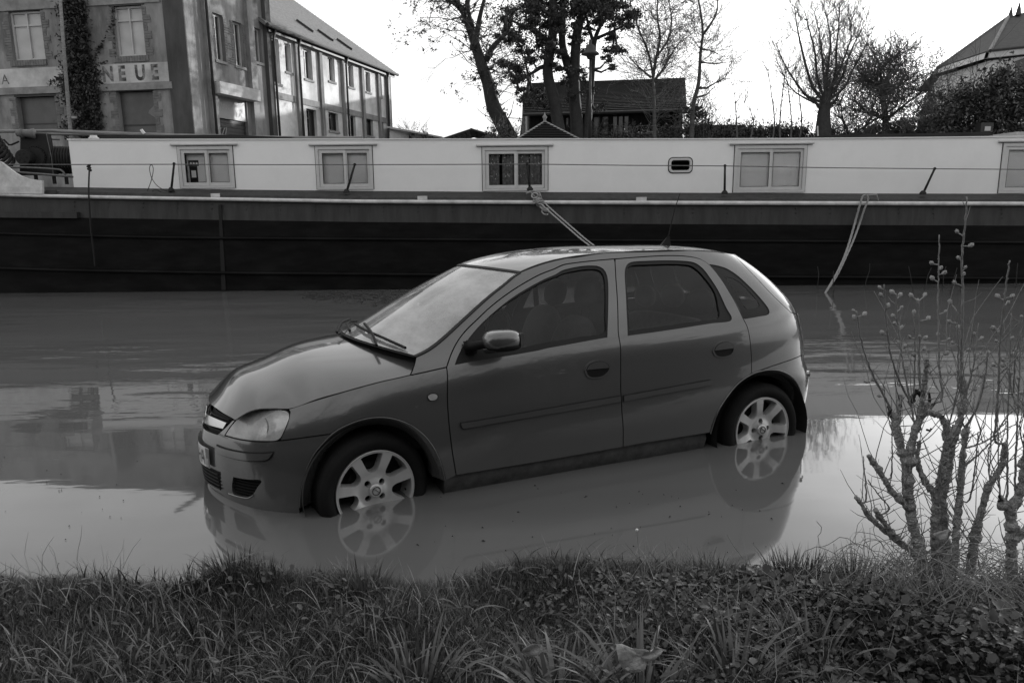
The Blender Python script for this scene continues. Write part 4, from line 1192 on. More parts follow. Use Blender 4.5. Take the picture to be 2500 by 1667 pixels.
MB().box((at(2405, 309, 28.98).x, 28.97, at(2405, 320, 28.98).z), (at(2419, 309, 28.98).x, 28.995, at(2405, 309, 28.98).z)).build("panel", M_SHUT, t)

# ------------------------------------------------------------------ trees
def tree_thing(name, label, base, cat="tree", group=None): return thing(name, label, cat, tuple(base), group)
def px_limb(b, pts, Y, r0, r1, n=8, dy=0.0):
    P3 = resample([tuple(at(x, y, Y + dy * i)) for i, (x, y) in enumerate(pts)], 0.35)
    rr = np.linspace(r0, r1, len(P3))
    b.tube([tuple(p) for p in P3], list(rr), n); return P3
g_ = random.Random(5)
# leaning tree with ivy, left of the pines
t = tree_thing("leaning_tree", "leaning bare tree with ivied trunk and a crown arching to the left of the pines", at(1245, 345, 39))
b = MB()
tr = px_limb(b, [(1250, 352), (1230, 310), (1205, 262), (1192, 205), (1176, 160), (1160, 108), (1148, 72), (1132, 30), (1112, 8), (1080, -8), (1040, -14), (1000, -2)], 39, .44, .06)
l2 = px_limb(b, [(1186, 150), (1200, 120), (1240, 75), (1252, 40)], 39, .18, .05)
l3 = px_limb(b, [(1150, 68), (1140, 20), (1150, -30)], 39, .2, .08)
l4 = px_limb(b, [(1160, 105), (1172, 40), (1190, -30)], 39, .16, .06)
b.build("trunk", M_BARK, t, smooth=True)
b = MB(); tips = []
for P3, n in ((tr[-9:], 16), (tr[10:24], 10), (l2, 9), (l3, 8), (l4, 8)):
    for k in range(n):
        p = P3[g_.randrange(len(P3))]
        limb(b, p, (g_.uniform(-1, .6), g_.uniform(-.6, .6), g_.uniform(-.5, .7)), g_.uniform(.9, 1.9), .032, 2, g_, .7, 0.0, 4, (2, 4), .62, .2, .006, tips)
b.build("twig", M_TWIG, t)["kind"] = "stuff"
cs = [tuple(Vector(p) + Vector((g_.gauss(0, .3), g_.gauss(0, .25), g_.gauss(0, .3)))) for p in tr[:24] for _ in range(2)]
leaf_cloud(cs, [.36] * len(cs), 3600, .062, "foliage", M_IVY, t, 1, 8)
b = MB(); low = []
for k in range(46):
    p = tr[g_.randrange(2, len(tr) - 4)]; sx = g_.choice((-1, 1, 1))
    limb(b, p, (sx * g_.uniform(.4, 1), g_.uniform(-.6, .6), g_.uniform(-.2, .9)), g_.uniform(1.1, 2.3), .03, 2, g_, .6, .1, 4, (2, 4), .6, .18, .006, low)
b.build("twig", M_TWIG, t)["kind"] = "stuff"
leaf_cloud([tuple(p) for p in low], [.26] * len(low), 5200, .058, "foliage", M_HEDGE, t, 1, 9)
# pines
def pine(label, limbs, clumps, Y, seed, n):
    t = tree_thing("pine_tree", label, at(limbs[0][0][0][0], 350, Y), group="dark pines before the boathouse")
    b = MB()
    for pts, r0, r1 in limbs: px_limb(b, pts, Y, r0, r1)
    g = random.Random(seed)
    b.build("trunk", M_BARK, t, smooth=True)
    b = MB(); cs, rs = [], []
    for (x, y, r) in clumps:
        for k in range(5):
            c = at(x + g.uniform(-r, r) * .7, y + g.uniform(-r, r) * .5, Y + g.uniform(-1.6, 1.6)); cs.append(tuple(c)); rs.append(r / 60 * g.uniform(.45, .95))
        # a branch feeding each clump from the nearest limb point
        best = min(((abs(px_ - x) + abs(py_ - y)), px_, py_) for pts, *_ in limbs for px_, py_ in pts)
        a, c = at(best[1], best[2], Y), at(x, y, Y + g.uniform(-.8, .8))
        m_ = a.lerp(c, .5) + Vector((0, 0, -.15)); MB().tube([a, m_, c], [.06, .045, .02], 5).build("branch", M_BARK, t)
        for q in range(5):
            e = c + Vector((g.gauss(0, r / 75), g.gauss(0, r / 75), g.gauss(0, r / 110))); b.tube([m_.lerp(c, g.uniform(.2, 1)), e], [.02, .007], 4)
    b.build("twig", M_BARK, t)["kind"] = "stuff"
    leaf_cloud(cs, rs, int(n * 2.3), .062, "foliage", M_NEEDLE, t, .5, seed)
pine("tall pine with a curving trunk and dark layered crown, left of the lamp post",
     [([(1372, 352), (1362, 300), (1352, 240), (1338, 190), (1338, 160), (1345, 110), (1352, 60), (1350, 0), (1352, -60)], .26, .14), ([(1340, 160), (1320, 165), (1290, 185), (1262, 196)], .10, .03), ([(1345, 110), (1310, 80), (1270, 60), (1235, 45)], .10, .03), ([(1350, 40), (1300, 10), (1262, -10)], .1, .03)],
     [(1250, 40, 34), (1285, 20, 40), (1330, 15, 40), (1240, 70, 26), (1262, 92, 30), (1300, 60, 38), (1345, 50, 36), (1225, 88, 18), (1280, 125, 26), (1310, 105, 32), (1260, 165, 26), (1245, 192, 24), (1275, 190, 24), (1235, 155, 16), (1300, 150, 22), (1330, 130, 24), (1290, -20, 40), (1340, -30, 40), (1250, -20, 30), (1305, 225, 20), (1290, 240, 26), (1320, 250, 24), (1345, 95, 26), (1268, 220, 16)], 31, 21, 9500)
pine("taller straight pine with two stems and open crown, behind the lamp post",
     [([(1412, 352), (1407, 290), (1402, 220), (1404, 150), (1408, 90), (1420, 40), (1450, 0), (1470, -40)], .28, .14), ([(1404, 200), (1385, 160), (1372, 100), (1375, 40), (1372, -40)], .18, .09), ([(1430, 352), (1440, 250), (1446, 170), (1452, 100), (1468, 60), (1492, 30)], .18, .06), ([(1450, 110), (1436, 60), (1428, 20)], .08, .04), ([(1455, 95), (1500, 75), (1540, 55)], .07, .03)],
     [(1395, 20, 34), (1430, 10, 36), (1470, 8, 38), (1505, 12, 34), (1530, 40, 28), (1500, 50, 28), (1535, 62, 20), (1460, 45, 26), (1415, 60, 20), (1380, 70, 26), (1400, 100, 24), (1440, 80, 18), (1500, 90, 22), (1495, 120, 22), (1510, 118, 18), (1485, 145, 18), (1490, 165, 12), (1400, 165, 26), (1385, 195, 20), (1418, 190, 16), (1370, 130, 22), (1430, 125, 16), (1450, 25, 30), (1380, -20, 36), (1440, -30, 40), (1500, -25, 36), (1400, 235, 22), (1440, 225, 16), (1465, 265, 16), (1360, 165, 18)], 31.5, 22, 10500)
# birches and bare trees
def bare(name, label, stems, Y, seed, twn, twl, spread, up, depth=2, m=None, tw=None, r_tw=.016, droop=0.0, group=None, rmin=.006, kids=(2, 4), tail=1.0):
    t = tree_thing(name, label, at(stems[0][0][0][0], 350, Y), group=group)
    b = MB(); P_all = []
    g = random.Random(seed)
    for pts, r0, r1 in stems:
        P3 = px_limb(b, pts, Y, r0, r1, 7); P_all += [(p, r0) for p in P3[int(len(P3) * (.35 if r0 > .1 else .15)):]]
    b.build("trunk", m or M_BARK, t, smooth=True)
    b = MB()
    for k in range(twn):
        p, _r = P_all[g.randrange(len(P_all))]
        sx = g.choice((-1, 1))
        limb(b, p, (sx * g.uniform(.2, 1), g.uniform(-.8, .8), g.uniform(-.1, 1) - droop), twl * g.uniform(.5, 1.3), r_tw, depth, g, spread, up, 4, kids, .62, .15, rmin)
    b.build("twig", tw or M_TWIG, t)["kind"] = "stuff"
    return t
bare("birch_tree", "bare many stemmed birch with fine twigs above the boathouse roof",
     [([(1598, 352), (1597, 260), (1594, 190), (1588, 150), (1576, 110), (1556, 65), (1548, 20)], .085, .02), ([(1594, 190), (1602, 140), (1612, 90), (1604, 40), (1608, -20)], .07, .025), ([(1596, 200), (1618, 170), (1640, 130), (1662, 100)], .05, .02), ([(1590, 190), (1560, 165), (1535, 140)], .05, .015), ([(1602, 140), (1630, 100), (1640, 50), (1632, 0)], .05, .02)],
     31, 31, 260, .95, .5, .2, 2, M_BIRCH, M_TWIG, .011, .1)
bare("birch_tree", "slender bare birch with a few long side branches right of the boathouse",
     [([(1688, 352), (1692, 262), (1706, 200), (1710, 130), (1716, 85), (1712, 40), (1705, 0), (1700, -30)], .11, .03), ([(1716, 85), (1738, 55), (1752, 20), (1748, -20)], .06, .02), ([(1712, 120), (1740, 125), (1752, 132)], .04, .012), ([(1709, 152), (1740, 156), (1785, 152)], .04, .01), ([(1700, 215), (1730, 215), (1752, 198), (1768, 192)], .06, .012), ([(1696, 240), (1725, 232), (1745, 212)], .05, .012)],
     32, 32, 150, .85, .45, .25, 2, M_BIRCH, M_TWIG, .011, .05)
bare("pollard_tree", "big bare pollarded tree with upright fan of branches, centre right",
     [([(2010, 352), (2010, 300), (2014, 255), (2018, 225)], 0.357, 0.176),
      ([(2014, 250), (1985, 215), (1970, 170), (1955, 110), (1945, 60), (1940, 15)], 0.074, 0.015), ([(2014, 245), (1995, 190), (1990, 130), (1975, 70), (1965, 30)], 0.068, 0.015), ([(2018, 235), (2020, 170), (2028, 110), (2022, 60), (2012, 18)], 0.074, 0.015),
      ([(2020, 235), (2040, 180), (2042, 120), (2048, 60), (2050, 8)], 0.068, 0.015), ([(2022, 240), (2055, 190), (2075, 130), (2100, 80), (2118, 55)], 0.068, 0.012), ([(2022, 245), (2060, 215), (2085, 165), (2110, 120), (2120, 90)], 0.062, 0.012),
      ([(2010, 250), (1970, 235), (1935, 190), (1912, 150), (1895, 108)], 0.062, 0.012), ([(2005, 258), (1965, 240), (1930, 215), (1905, 165)], 0.050, 0.009), ([(2016, 240), (2008, 150), (2000, 80), (1988, 30)], 0.056, 0.012), ([(2022, 238), (2062, 140), (2078, 90), (2072, 30)], 0.056, 0.012), ([(2004, 265), (1990, 250), (1980, 245)], 0.087, 0.036), ([(2024, 260), (2045, 240), (2050, 225)], 0.087, 0.030)],
     31, 33, 420, .8, .4, .45, 2, M_BARK, M_TWIG, .012, -.2, None, .0045)
bare("thorn_tree", "round topped bare tree with a dense tangle of fine twigs, right of the pollard",
     [([(2165, 352), (2162, 290), (2155, 240), (2150, 215)], .16, .09), ([(2150, 220), (2120, 195), (2100, 180)], .07, .02), ([(2152, 225), (2170, 180), (2190, 155)], .07, .02), ([(2155, 240), (2195, 210), (2225, 190)], .07, .02), ([(2152, 215), (2150, 175), (2145, 150)], .06, .02), ([(2160, 290), (2110, 270), (2085, 240)], .08, .02), ([(2162, 295), (2210, 255), (2250, 225)], .07, .02), ([(2085, 352), (2060, 300), (2052, 250)], .06, .02), ([(2080, 330), (2140, 290), (2190, 260)], .05, .02)],
     32, 34, 330, 1.0, .75, .1, 3, M_BARK, M_TWIG, .018, .0, None, .007, (2, 4))
# saplings and low scrub
for i, (lab, pts, hgt_) in enumerate((("cluster of bare saplings left of the pollard", (1905, 1930, 1950, 1885), 150), ("two thin bare saplings right of the plank fence", (1800, 1830), 225))):
    t = tree_thing("sapling", lab, at(pts[0], 350, 31.5)); b = MB(); g = random.Random(40 + i)
    for x in pts:
        P3 = px_limb(b, [(x, 350), (x + g.uniform(-10, 10), 290), (x + g.uniform(-14, 18), hgt_ + g.uniform(0, 40))], 31.5, .04, .012, 5)
        for k in range(14): limb(b, P3[g.randrange(2, len(P3))], (g.uniform(-.6, .6), g.uniform(-.4, .4), 1), g.uniform(.5, 1.1), .012, 1, g, .5, .3, 3, (1, 3), .6, .15, .005)
    b.build("trunk", M_TWIG, t)
def scrub(label, px0, px1, top, Y, n, seed, m=None, leaf=.06, cat="shrub", twig=60, dens=1.0, rad=.55):
    g = random.Random(seed)
    t = thing("shrub", label, cat, tuple(at((px0 + px1) / 2, 350, Y)))
    cs = []
    for k in range(int(40 * dens)):
        x = g.uniform(px0, px1); f = (x - px0) / (px1 - px0); tp = np.interp(f, np.linspace(0, 1, len(top)), top)
        y = g.uniform(tp, 352); cs.append(tuple(at(x, y + rad * 28, Y + g.uniform(-.8, .8))))
    leaf_cloud(cs, [rad * g.uniform(.6, 1.1) for _ in cs], int(n * 1.9), leaf, "foliage", m or M_HEDGE, t, .9, seed)
    b = MB()
    for k in range(twig):
        x = g.uniform(px0, px1); f = (x - px0) / (px1 - px0); tp = np.interp(f, np.linspace(0, 1, len(top)), top)
        limb(b, at(x, 345, Y + g.uniform(-.5, .5)), (g.uniform(-.5, .5), g.uniform(-.3, .3), 1), max(.4, (345 - tp) / 60 * g.uniform(.6, 1.0)), .02, 2, g, .5, .2, 4, (2, 3), .6, .18, .006)
    b.build("stem", M_TWIG, t)
scrub("small bare bush beyond the low shed at the left", 985, 1050, [310, 280, 290, 320], 46, 260, 51, leaf=.07, twig=26, dens=.5)
scrub("dark bush at the foot of the slender birch", 1675, 1735, [250, 240, 262, 290], 33, 1900, 52)
scrub("low dark brambles along the plank fence", 1740, 1900, [315, 300, 305, 296, 290, 300], 33.5, 6500, 53, rad=.42, dens=1.7)
scrub("tangled undergrowth under the pollard and thorn tree", 1890, 2290, [312, 300, 300, 312, 300, 290, 285, 270], 34, 11000, 54, rad=.5, twig=160, dens=2.6)
scrub("dark scrub along the boathouse front", 1400, 1690, [335, 318, 312, 318, 310, 300], 33, 5200, 55, rad=.42, dens=1.8)
scrub("low evergreen shrub left of the kiosk roof", 1190, 1265, [320, 300, 308, 322], 29, 900, 56, rad=.35, twig=12)
scrub("small conifer bush between the thorn tree and the laurel", 2240, 2300, [255, 205, 195, 220], 36, 2400, 57, rad=.5)
# the laurel in front of the villa
g = random.Random(9); cs = []
for k in range(150):
    x = g.uniform(2285, 2560); f = np.interp(x, [2285, 2310, 2345, 2385, 2420, 2450, 2470, 2490, 2560], [285, 262, 205, 195, 190, 165, 170, 185, 195])
    y = g.uniform(f, 352); cs.append(tuple(at(x, y + 12, 31 + g.uniform(-1.4, 1.4))))
t = thing("laurel", "big dark evergreen laurel in front of the villa", "tree", tuple(at(2400, 350, 31)))
leaf_cloud(cs, [.62 * g.uniform(.5, 1.15) for _ in cs], 30000, .075, "foliage", M_LEAFG, t, 1, 60)
b = MB()
for k in range(14): limb(b, at(2330 + k * 14, 352, 31), (g.uniform(-.3, .3), g.uniform(-.3, .3), 1), g.uniform(1.2, 2.4), .05, 2, g, .5, .2)
b.build("trunk", M_BARK, t)

# ------------------------------------------------------------------ unseen tree belt added at right to shade the foreground; trees and hedge behind the camera (seen only in reflections)
def wood(name, label, xs, hs, size, n, seed):
    g = np.random.default_rng(seed); cs, rs = [], []
    for (x, y), h in zip(xs, hs):
        for k in range(int(h * 4)):
            z = g.uniform(.2, h); r = g.uniform(.6, 1.5) * (0.6 + .4 * h / 8)
            cs.append((x + g.normal(0, 1.2), y + g.normal(0, 1.2), z)); rs.append(r)
    o = leaf_cloud(cs, rs, n, size, name, M_HEDGE, None, 1, seed)
    o["kind"] = "stuff"; o["label"] = label
wood("hedge", "overgrown hedge on the bank behind", [(x, -8 + 1.2 * math.sin(x)) for x in np.arange(-26, 26, 1.6)], [3.6 + 1.8 * abs(math.sin(x * 1.7)) for x in np.arange(-26, 26, 1.6)], .40, 30000, 71)
wood("shading_tree_belt", "unseen belt of trees added far right to shade the car, bank and barge", [(62 + 2 * math.sin(y), y) for y in np.arange(34, 77, 1.5)], [19 + 2.5 * math.sin(y * 1.3) for y in np.arange(34, 77, 1.5)], .7, 40000, 72)  # added out of view, keeps the low sun off car, bank and barge

def thicket():
    g = random.Random(77); b = MB()
    for k in range(26):
        x = -9 + k * .72 + g.uniform(-.3, .3); y = g.uniform(-4.6, -2.6)
        for j in range(3):
            limb(b, (x, y, .3), (g.uniform(-.5, .5), g.uniform(-.4, .3), 1), g.uniform(2.0, 3.4), .035, 3, g, .55, .35, 5, (2, 4), .66, .14, .006, None, 3)
    o = b.build("thicket", M_TWIG, None); o["kind"] = "stuff"; o["label"] = "bare willow scrub on the bank behind"
thicket()

# ------------------------------------------------------------------ flooded car
# Body side, nose and tail are one surface B(t, z): t runs along the plan outline from the nose, z is height over the road.
def nspline(xs,ys):
    xs=np.array(xs,float);ys=np.array(ys,float);n=len(xs);h=np.diff(xs)
    A=np.zeros((n,n));b=np.zeros(n);A[0,0]=A[-1,-1]=1
    for i in range(1,n-1):
        A[i,i-1]=h[i-1];A[i,i]=2*(h[i-1]+h[i]);A[i,i+1]=h[i]
        b[i]=6*((ys[i+1]-ys[i])/h[i]-(ys[i]-ys[i-1])/h[i-1])
    M=np.linalg.solve(A,b)
    def f(x):
        x=np.asarray(x,float)
        xc=np.clip(x,xs[0],xs[-1])
        i=np.clip(np.searchsorted(xs,xc)-1,0,n-2)
        a=xs[i+1]-xc;c=xc-xs[i];hh=h[i]
        v=(M[i]*a**3+M[i+1]*c**3)/(6*hh)+(ys[i]/hh-M[i]*hh/6)*a+(ys[i+1]/hh-M[i+1]*hh/6)*c
        # linear extrapolation
        s0=(ys[1]-ys[0])/h[0]-h[0]*(2*M[0]+M[1])/6
        s1=(ys[-1]-ys[-2])/h[-1]+h[-1]*(2*M[-1]+M[-2])/6
        return v+np.where(x<xs[0],s0*(x-xs[0]),0)+np.where(x>xs[-1],s1*(x-xs[-1]),0)
    return f
PL=np.array([(-.02,0),(-.011,.13),(.031,.26),(.075,.36),(.125,.45),(.20,.55),(.30,.64),(.43,.715),(.60,.775),(.85,.812),(1.2,.823),(1.9,.823),(2.5,.823),(2.9,.818),(3.2,.808),(3.45,.786),(3.6,.757),(3.71,.71),(3.79,.62),(3.835,.45),(3.852,.22),(3.856,0)])
TL=np.concatenate([[0],np.cumsum(np.hypot(*np.diff(PL,axis=0).T))])
PX=nspline(TL,PL[:,0]);PY=nspline(TL,PL[:,1]);TMAX=TL[-1]
ZB=nspline([-.2,.3,.6,.9,1.2,1.6,2.5,3.2,4.0],[.52,.64,.72,.80,.865,.915,.965,1.0,1.03])
WZ=nspline([-.80,-.65,-.55,-.47,-.40,-.3,-.15,-.07,0,.06,.12,.2,.3,.4,.5],[.915,.948,.972,.990,.998,1.0,.993,.982,.962,.93,.89,.83,.745,.655,.55])
FZ=nspline([.15,.25,.35,.45,.55,.62,.68,.74,.80,.9],[.05,.012,.0,0.0,.010,.035,.075,.14,.24,.45])
RZ=nspline([.15,.3,.42,.52,.60,.68,.80,.95,1.05,1.15,1.25,1.35,1.45],[-.10,-.03,0.0,0,-.012,-.05,-.07,-.10,-.13,-.20,-.29,-.41,-.56])
def ss(a,b,x):
    t=np.clip((x-a)/(b-a),0,1);return t*t*(3-2*t)
def B(t,z):
    t=np.asarray(t,float);z=np.asarray(z,float)
    sg=np.where(t<0,-1.0,1.0);t=np.abs(t);px=PX(t);py=PY(t)*sg
    bf=(1-ss(-.25,.95,px))**1.5/ (1-ss(-.25,.95,0))**1.5
    br=ss(2.45,3.83,px)
    x=px+FZ(z)*bf+RZ(z)*br
    w=WZ(z-ZB(px))
    return np.stack([x,py*w,z],-1)

CAR = {"hood_seam":[[0.7929,0.7314],[0.9228,0.7686],[1.0877,0.807],[1.2402,0.8377],[1.2473,0.8389],[1.3205,0.8523],[1.3966,0.8631],[1.4653,0.8737]],"hood_corner":[[1.4653,0.8737],[1.4822,0.8987],[1.5007,0.9307],[1.5122,0.9634]],"ws_near":[[1.5122,0.9634],[1.5642,0.9818],[1.6278,1.0141],[1.6888,1.0519],[1.7716,1.1062],[1.8506,1.157],[1.9322,1.2088],[2.0147,1.2568],[2.0993,1.3031],[2.1579,1.3355],[2.1932,1.3503]],"ditch":[[2.1932,1.3503],[2.243,1.3701],[2.307,1.3925],[2.3748,1.4068],[2.45,1.421],[2.5603,1.4207],[2.6996,1.4353],[2.8479,1.4444],[3.0215,1.4477],[3.2645,1.4469],[3.5275,1.4432],[3.8094,1.4333],[4.0406,1.4211],[4.1558,1.4102]],"tg_seam":[[4.1558,1.4102],[4.2277,1.396],[4.1468,1.3435],[4.0908,1.2796],[4.0622,1.2004],[4.0597,1.1206],[4.0841,1.0619],[4.1174,1.0251]],"door_front":[[1.6557,0.8962],[1.6563,0.873],[1.6457,0.78],[1.6412,0.7011],[1.6447,0.597],[1.655,0.4662],[1.6666,0.3914],[1.6795,0.3195]],"cowl_line":[[1.4727,0.8732],[1.5345,0.8809],[1.5975,0.8898],[1.6559,0.8971]],"door_top":[[1.6559,0.8971],[1.676,0.9335],[1.7031,0.9754],[1.7464,1.0263],[1.8006,1.0724],[1.8667,1.1159],[1.9487,1.1696],[2.0377,1.2191],[2.1202,1.2597],[2.2102,1.2983],[2.3153,1.3372],[2.426,1.3659],[2.4668,1.3823],[2.5857,1.3927],[2.7055,1.3993],[2.8188,1.4036]],"bpillar":[[2.8228,1.4034],[2.7871,1.3159],[2.7474,1.1976],[2.7067,1.0761],[2.6777,0.9783],[2.6832,0.9488],[2.6729,0.8169],[2.6685,0.661],[2.6738,0.6342],[2.6773,0.5436],[2.6931,0.4482],[2.7076,0.3288]],"rdoor_top":[[2.8251,1.4034],[2.9511,1.4074],[3.0976,1.4102],[3.2866,1.4103],[3.4847,1.4039],[3.6327,1.3911],[3.7026,1.3711],[3.7098,1.3411],[3.6853,1.2788],[3.6559,1.1924],[3.6398,1.1139],[3.626,1.0432],[3.6314,1.0145]],"rdoor_rear":[[3.6314,1.0145],[3.6445,0.9779],[3.6487,0.9123],[3.6463,0.8244],[3.6463,0.7504],[3.6382,0.6776]],"door_bottom":[[1.6795,0.3195],[1.9071,0.3195],[2.1706,0.3192],[2.4471,0.3231],[2.7077,0.3274],[2.835,0.3311],[3.0291,0.3312],[3.1915,0.3309],[3.3334,0.3296]],"rarch_out":[[3.3334,0.3296],[3.3466,0.4087],[3.3774,0.4911],[3.4368,0.5686],[3.5192,0.633],[3.6377,0.677],[3.7262,0.6891],[3.8154,0.6882],[3.9031,0.6697],[3.9732,0.6313],[4.0263,0.5751],[4.0878,0.4976],[4.1532,0.4167],[4.2174,0.3358]],"rarch_in":[[3.43,0.2304],[3.4071,0.3352],[3.415,0.4067],[3.4454,0.4896],[3.4975,0.5544],[3.5767,0.6018],[3.6727,0.6303],[3.7696,0.6375],[3.8638,0.6226],[3.9381,0.5872],[4.0076,0.5253],[4.0771,0.4458],[4.1259,0.3762],[4.1701,0.2923]],"farch_out":[[0.8657,0.2452],[0.8771,0.3176],[0.904,0.4111],[0.9334,0.4797],[0.9693,0.5356],[1.0094,0.5791],[1.0548,0.6217],[1.1175,0.6543],[1.1918,0.6771],[1.26,0.6845],[1.3273,0.6784],[1.3941,0.6557],[1.4556,0.6199],[1.5117,0.5661],[1.5567,0.5005],[1.591,0.4221],[1.6112,0.3423],[1.6204,0.3013]],"farch_in":[[0.9175,0.2413],[0.9351,0.3343],[0.9612,0.4328],[0.9954,0.5005],[1.0417,0.5494],[1.0815,0.5782],[1.144,0.6162],[1.2232,0.6352],[1.3127,0.6296],[1.3908,0.601],[1.4522,0.5557],[1.5083,0.4889],[1.5423,0.4232],[1.5665,0.3499],[1.5706,0.297]],"head":[[0.3977,0.5724],[0.4266,0.6182],[0.4527,0.6538],[0.4952,0.6849],[0.5564,0.7105],[0.6353,0.7233],[0.7136,0.7295],[0.7755,0.7297],[0.8109,0.7205],[0.8212,0.7057],[0.8181,0.6775],[0.8051,0.6353],[0.7836,0.586],[0.7145,0.5774],[0.6317,0.5729],[0.553,0.5713],[0.47,0.5717]],"bump_top":[[0.7837,0.5849],[0.8611,0.5956],[0.9475,0.606],[1.0491,0.6164]],"strip":[[0.3271,0.5124],[0.4281,0.5109],[0.5249,0.5122],[0.6064,0.5142],[0.6777,0.5191],[0.7521,0.5281],[0.7424,0.5062],[0.7164,0.4877],[0.6489,0.4778],[0.5576,0.472],[0.458,0.4717],[0.3456,0.4727]],"fog":[[0.4753,0.3702],[0.4582,0.3306],[0.4496,0.2701],[0.5269,0.2728],[0.5791,0.2785],[0.6155,0.302],[0.6513,0.3482],[0.681,0.3818],[0.5803,0.3739]],"lowgrille":[[0.1782,0.3683],[0.262,0.3728],[0.3683,0.3738],[0.3277,0.2646],[0.2388,0.2752],[0.138,0.2883]],"grille":[[0.0238,0.6584],[0.1831,0.6643],[0.3059,0.659],[0.435,0.6489],[0.3967,0.6113],[0.3288,0.5644],[0.2369,0.5635],[0.145,0.5769]],"plate":[[0.0228,0.4726],[0.2794,0.4843],[0.265,0.3734],[0.1197,0.3935]],"fwin":[[1.7004,0.905],[1.7225,0.9424],[1.7586,0.9863],[1.8141,1.0394],[1.8891,1.0971],[1.9776,1.1527],[2.0669,1.202],[2.1632,1.2471],[2.2667,1.2877],[2.3433,1.3142],[2.4126,1.3332],[2.4541,1.3528],[2.5754,1.3702],[2.6535,1.3719],[2.698,1.3669],[2.7251,1.3489],[2.7298,1.3149],[2.7142,1.2587],[2.6701,1.1495],[2.6317,1.0487],[2.6078,0.9788]],"fwin_bot":[[2.6078,0.9788],[2.507,0.9714],[2.3576,0.9591],[2.2126,0.9476],[2.1912,0.9428],[2.0155,0.9292],[1.8467,0.9186],[1.7004,0.905]],"fglass":[[1.8883,1.0123],[1.916,1.1182],[1.9568,1.1396],[2.0379,1.1828],[2.1258,1.2226],[2.2288,1.2653],[2.3333,1.3037],[2.4083,1.3224],[2.4635,1.3392],[2.5838,1.3544],[2.6536,1.355],[2.6904,1.3502],[2.7076,1.336],[2.709,1.299],[2.6856,1.227],[2.6551,1.1503],[2.6245,1.0684],[2.5999,1.0049],[2.4395,0.9951],[2.2919,0.9838],[2.1626,0.9734],[2.0799,0.9639],[1.8737,0.9488]],"rwin":[[2.7387,0.9785],[2.7735,1.1046],[2.8178,1.2338],[2.8466,1.3134],[2.8705,1.3535],[2.9019,1.3764],[2.9468,1.3838],[3.0781,1.3846],[3.2511,1.3823],[3.4566,1.3737],[3.5567,1.3593],[3.5835,1.3256],[3.5705,1.2677],[3.5594,1.2033],[3.5437,1.1469],[3.5293,1.0838],[3.528,1.015],[3.3418,1.0073],[3.1067,0.9948],[2.8951,0.9845]],"rglass":[[2.7614,1.0067],[2.7865,1.1038],[2.8295,1.2333],[2.8547,1.3063],[2.8808,1.3496],[2.9071,1.3624],[2.9465,1.3672],[3.0653,1.366],[3.2316,1.3643],[3.4122,1.3565],[3.4932,1.3424],[3.5193,1.3054],[3.5255,1.2547],[3.5246,1.2046],[3.5071,1.1556],[3.4708,1.1008],[3.4299,1.0367],[3.2555,1.0282],[3.0282,1.0179],[2.8871,1.0113]],"rtri":[[3.5447,1.1611],[3.5332,1.119],[3.5237,1.063],[3.5259,1.0264],[3.4469,1.0254],[3.4892,1.0999]],"qglass":[[3.7164,1.3492],[3.8002,1.3389],[3.8721,1.318],[3.8998,1.2794],[3.9043,1.2266],[3.9081,1.1667],[3.9087,1.1071],[3.9091,1.0627],[3.8978,1.0413],[3.8651,1.0273],[3.7644,1.0221],[3.6519,1.0168],[3.6273,1.0204],[3.6391,1.0853],[3.6506,1.1493],[3.6685,1.2282],[3.6913,1.2971]],"qbump":[[3.6382,0.6776],[3.7455,0.6956],[3.8574,0.7108],[3.9769,0.7233],[4.126,0.7379]],"fstrip":[[1.703,0.6074],[1.904,0.6136],[2.1608,0.6252],[2.4305,0.6374],[2.6667,0.6478],[2.6688,0.6092],[2.4301,0.5986],[2.16,0.5886],[1.903,0.5797],[1.7184,0.5715],[1.7067,0.5806]],"rstrip":[[2.6811,0.6463],[2.8461,0.6541],[3.0366,0.6633],[3.2986,0.6759],[3.3135,0.6703],[3.3095,0.6517],[3.2959,0.6395],[3.0367,0.627],[2.8463,0.6178],[2.6832,0.6089]],"fhandle":[[2.4378,0.8143],[2.4553,0.8401],[2.4911,0.857],[2.5435,0.8609],[2.5846,0.8487],[2.6076,0.8245],[2.6027,0.7989],[2.5733,0.7738],[2.5342,0.7609],[2.4889,0.7616],[2.4516,0.7763]],"rhandle":[[3.3238,0.8476],[3.3427,0.8758],[3.3826,0.8938],[3.4378,0.9003],[3.482,0.8904],[3.5077,0.8663],[3.5066,0.8362],[3.4813,0.8113],[3.4353,0.8004],[3.3818,0.801],[3.3388,0.8166]],"indic":[[1.5354,0.7593],[1.5454,0.7726],[1.5665,0.7775],[1.5868,0.7715],[1.5948,0.7592],[1.5875,0.7425],[1.5661,0.7349],[1.5456,0.7393]],"fog_rim":[[0.4048,0.2667],[0.5257,0.2694],[0.5782,0.2753],[0.6142,0.2958]],"hood_front_H":[[0.0378,0.1197],[0.065,0.262],[0.0999,0.3838],[0.1466,0.4879]],"hood_rear_H":[[0.8703,-0.5256],[0.7923,0.1024],[0.8166,0.2419],[0.856,0.3469],[0.9125,0.4608],[0.9913,0.5585],[1.023,0.5782],[1.0697,0.6059]],"hood_seam_H":[[0.4005,0.6147],[0.5092,0.6655],[0.6427,0.7139],[0.7744,0.7422],[0.7808,0.7435],[0.8499,0.7524],[0.9248,0.761],[0.9935,0.7666]],"hood_corner_H":[[0.9935,0.7666],[1.0177,0.7285],[1.047,0.6741],[1.0714,0.6093]],"headtop_H":[[0.1542,0.4982],[0.1932,0.5091],[0.2418,0.5323],[0.2942,0.5621],[0.3465,0.585],[0.3875,0.6084]]}
KX_ = [-.03, .05, .15, .3, .5, .7, .9, 1.05]
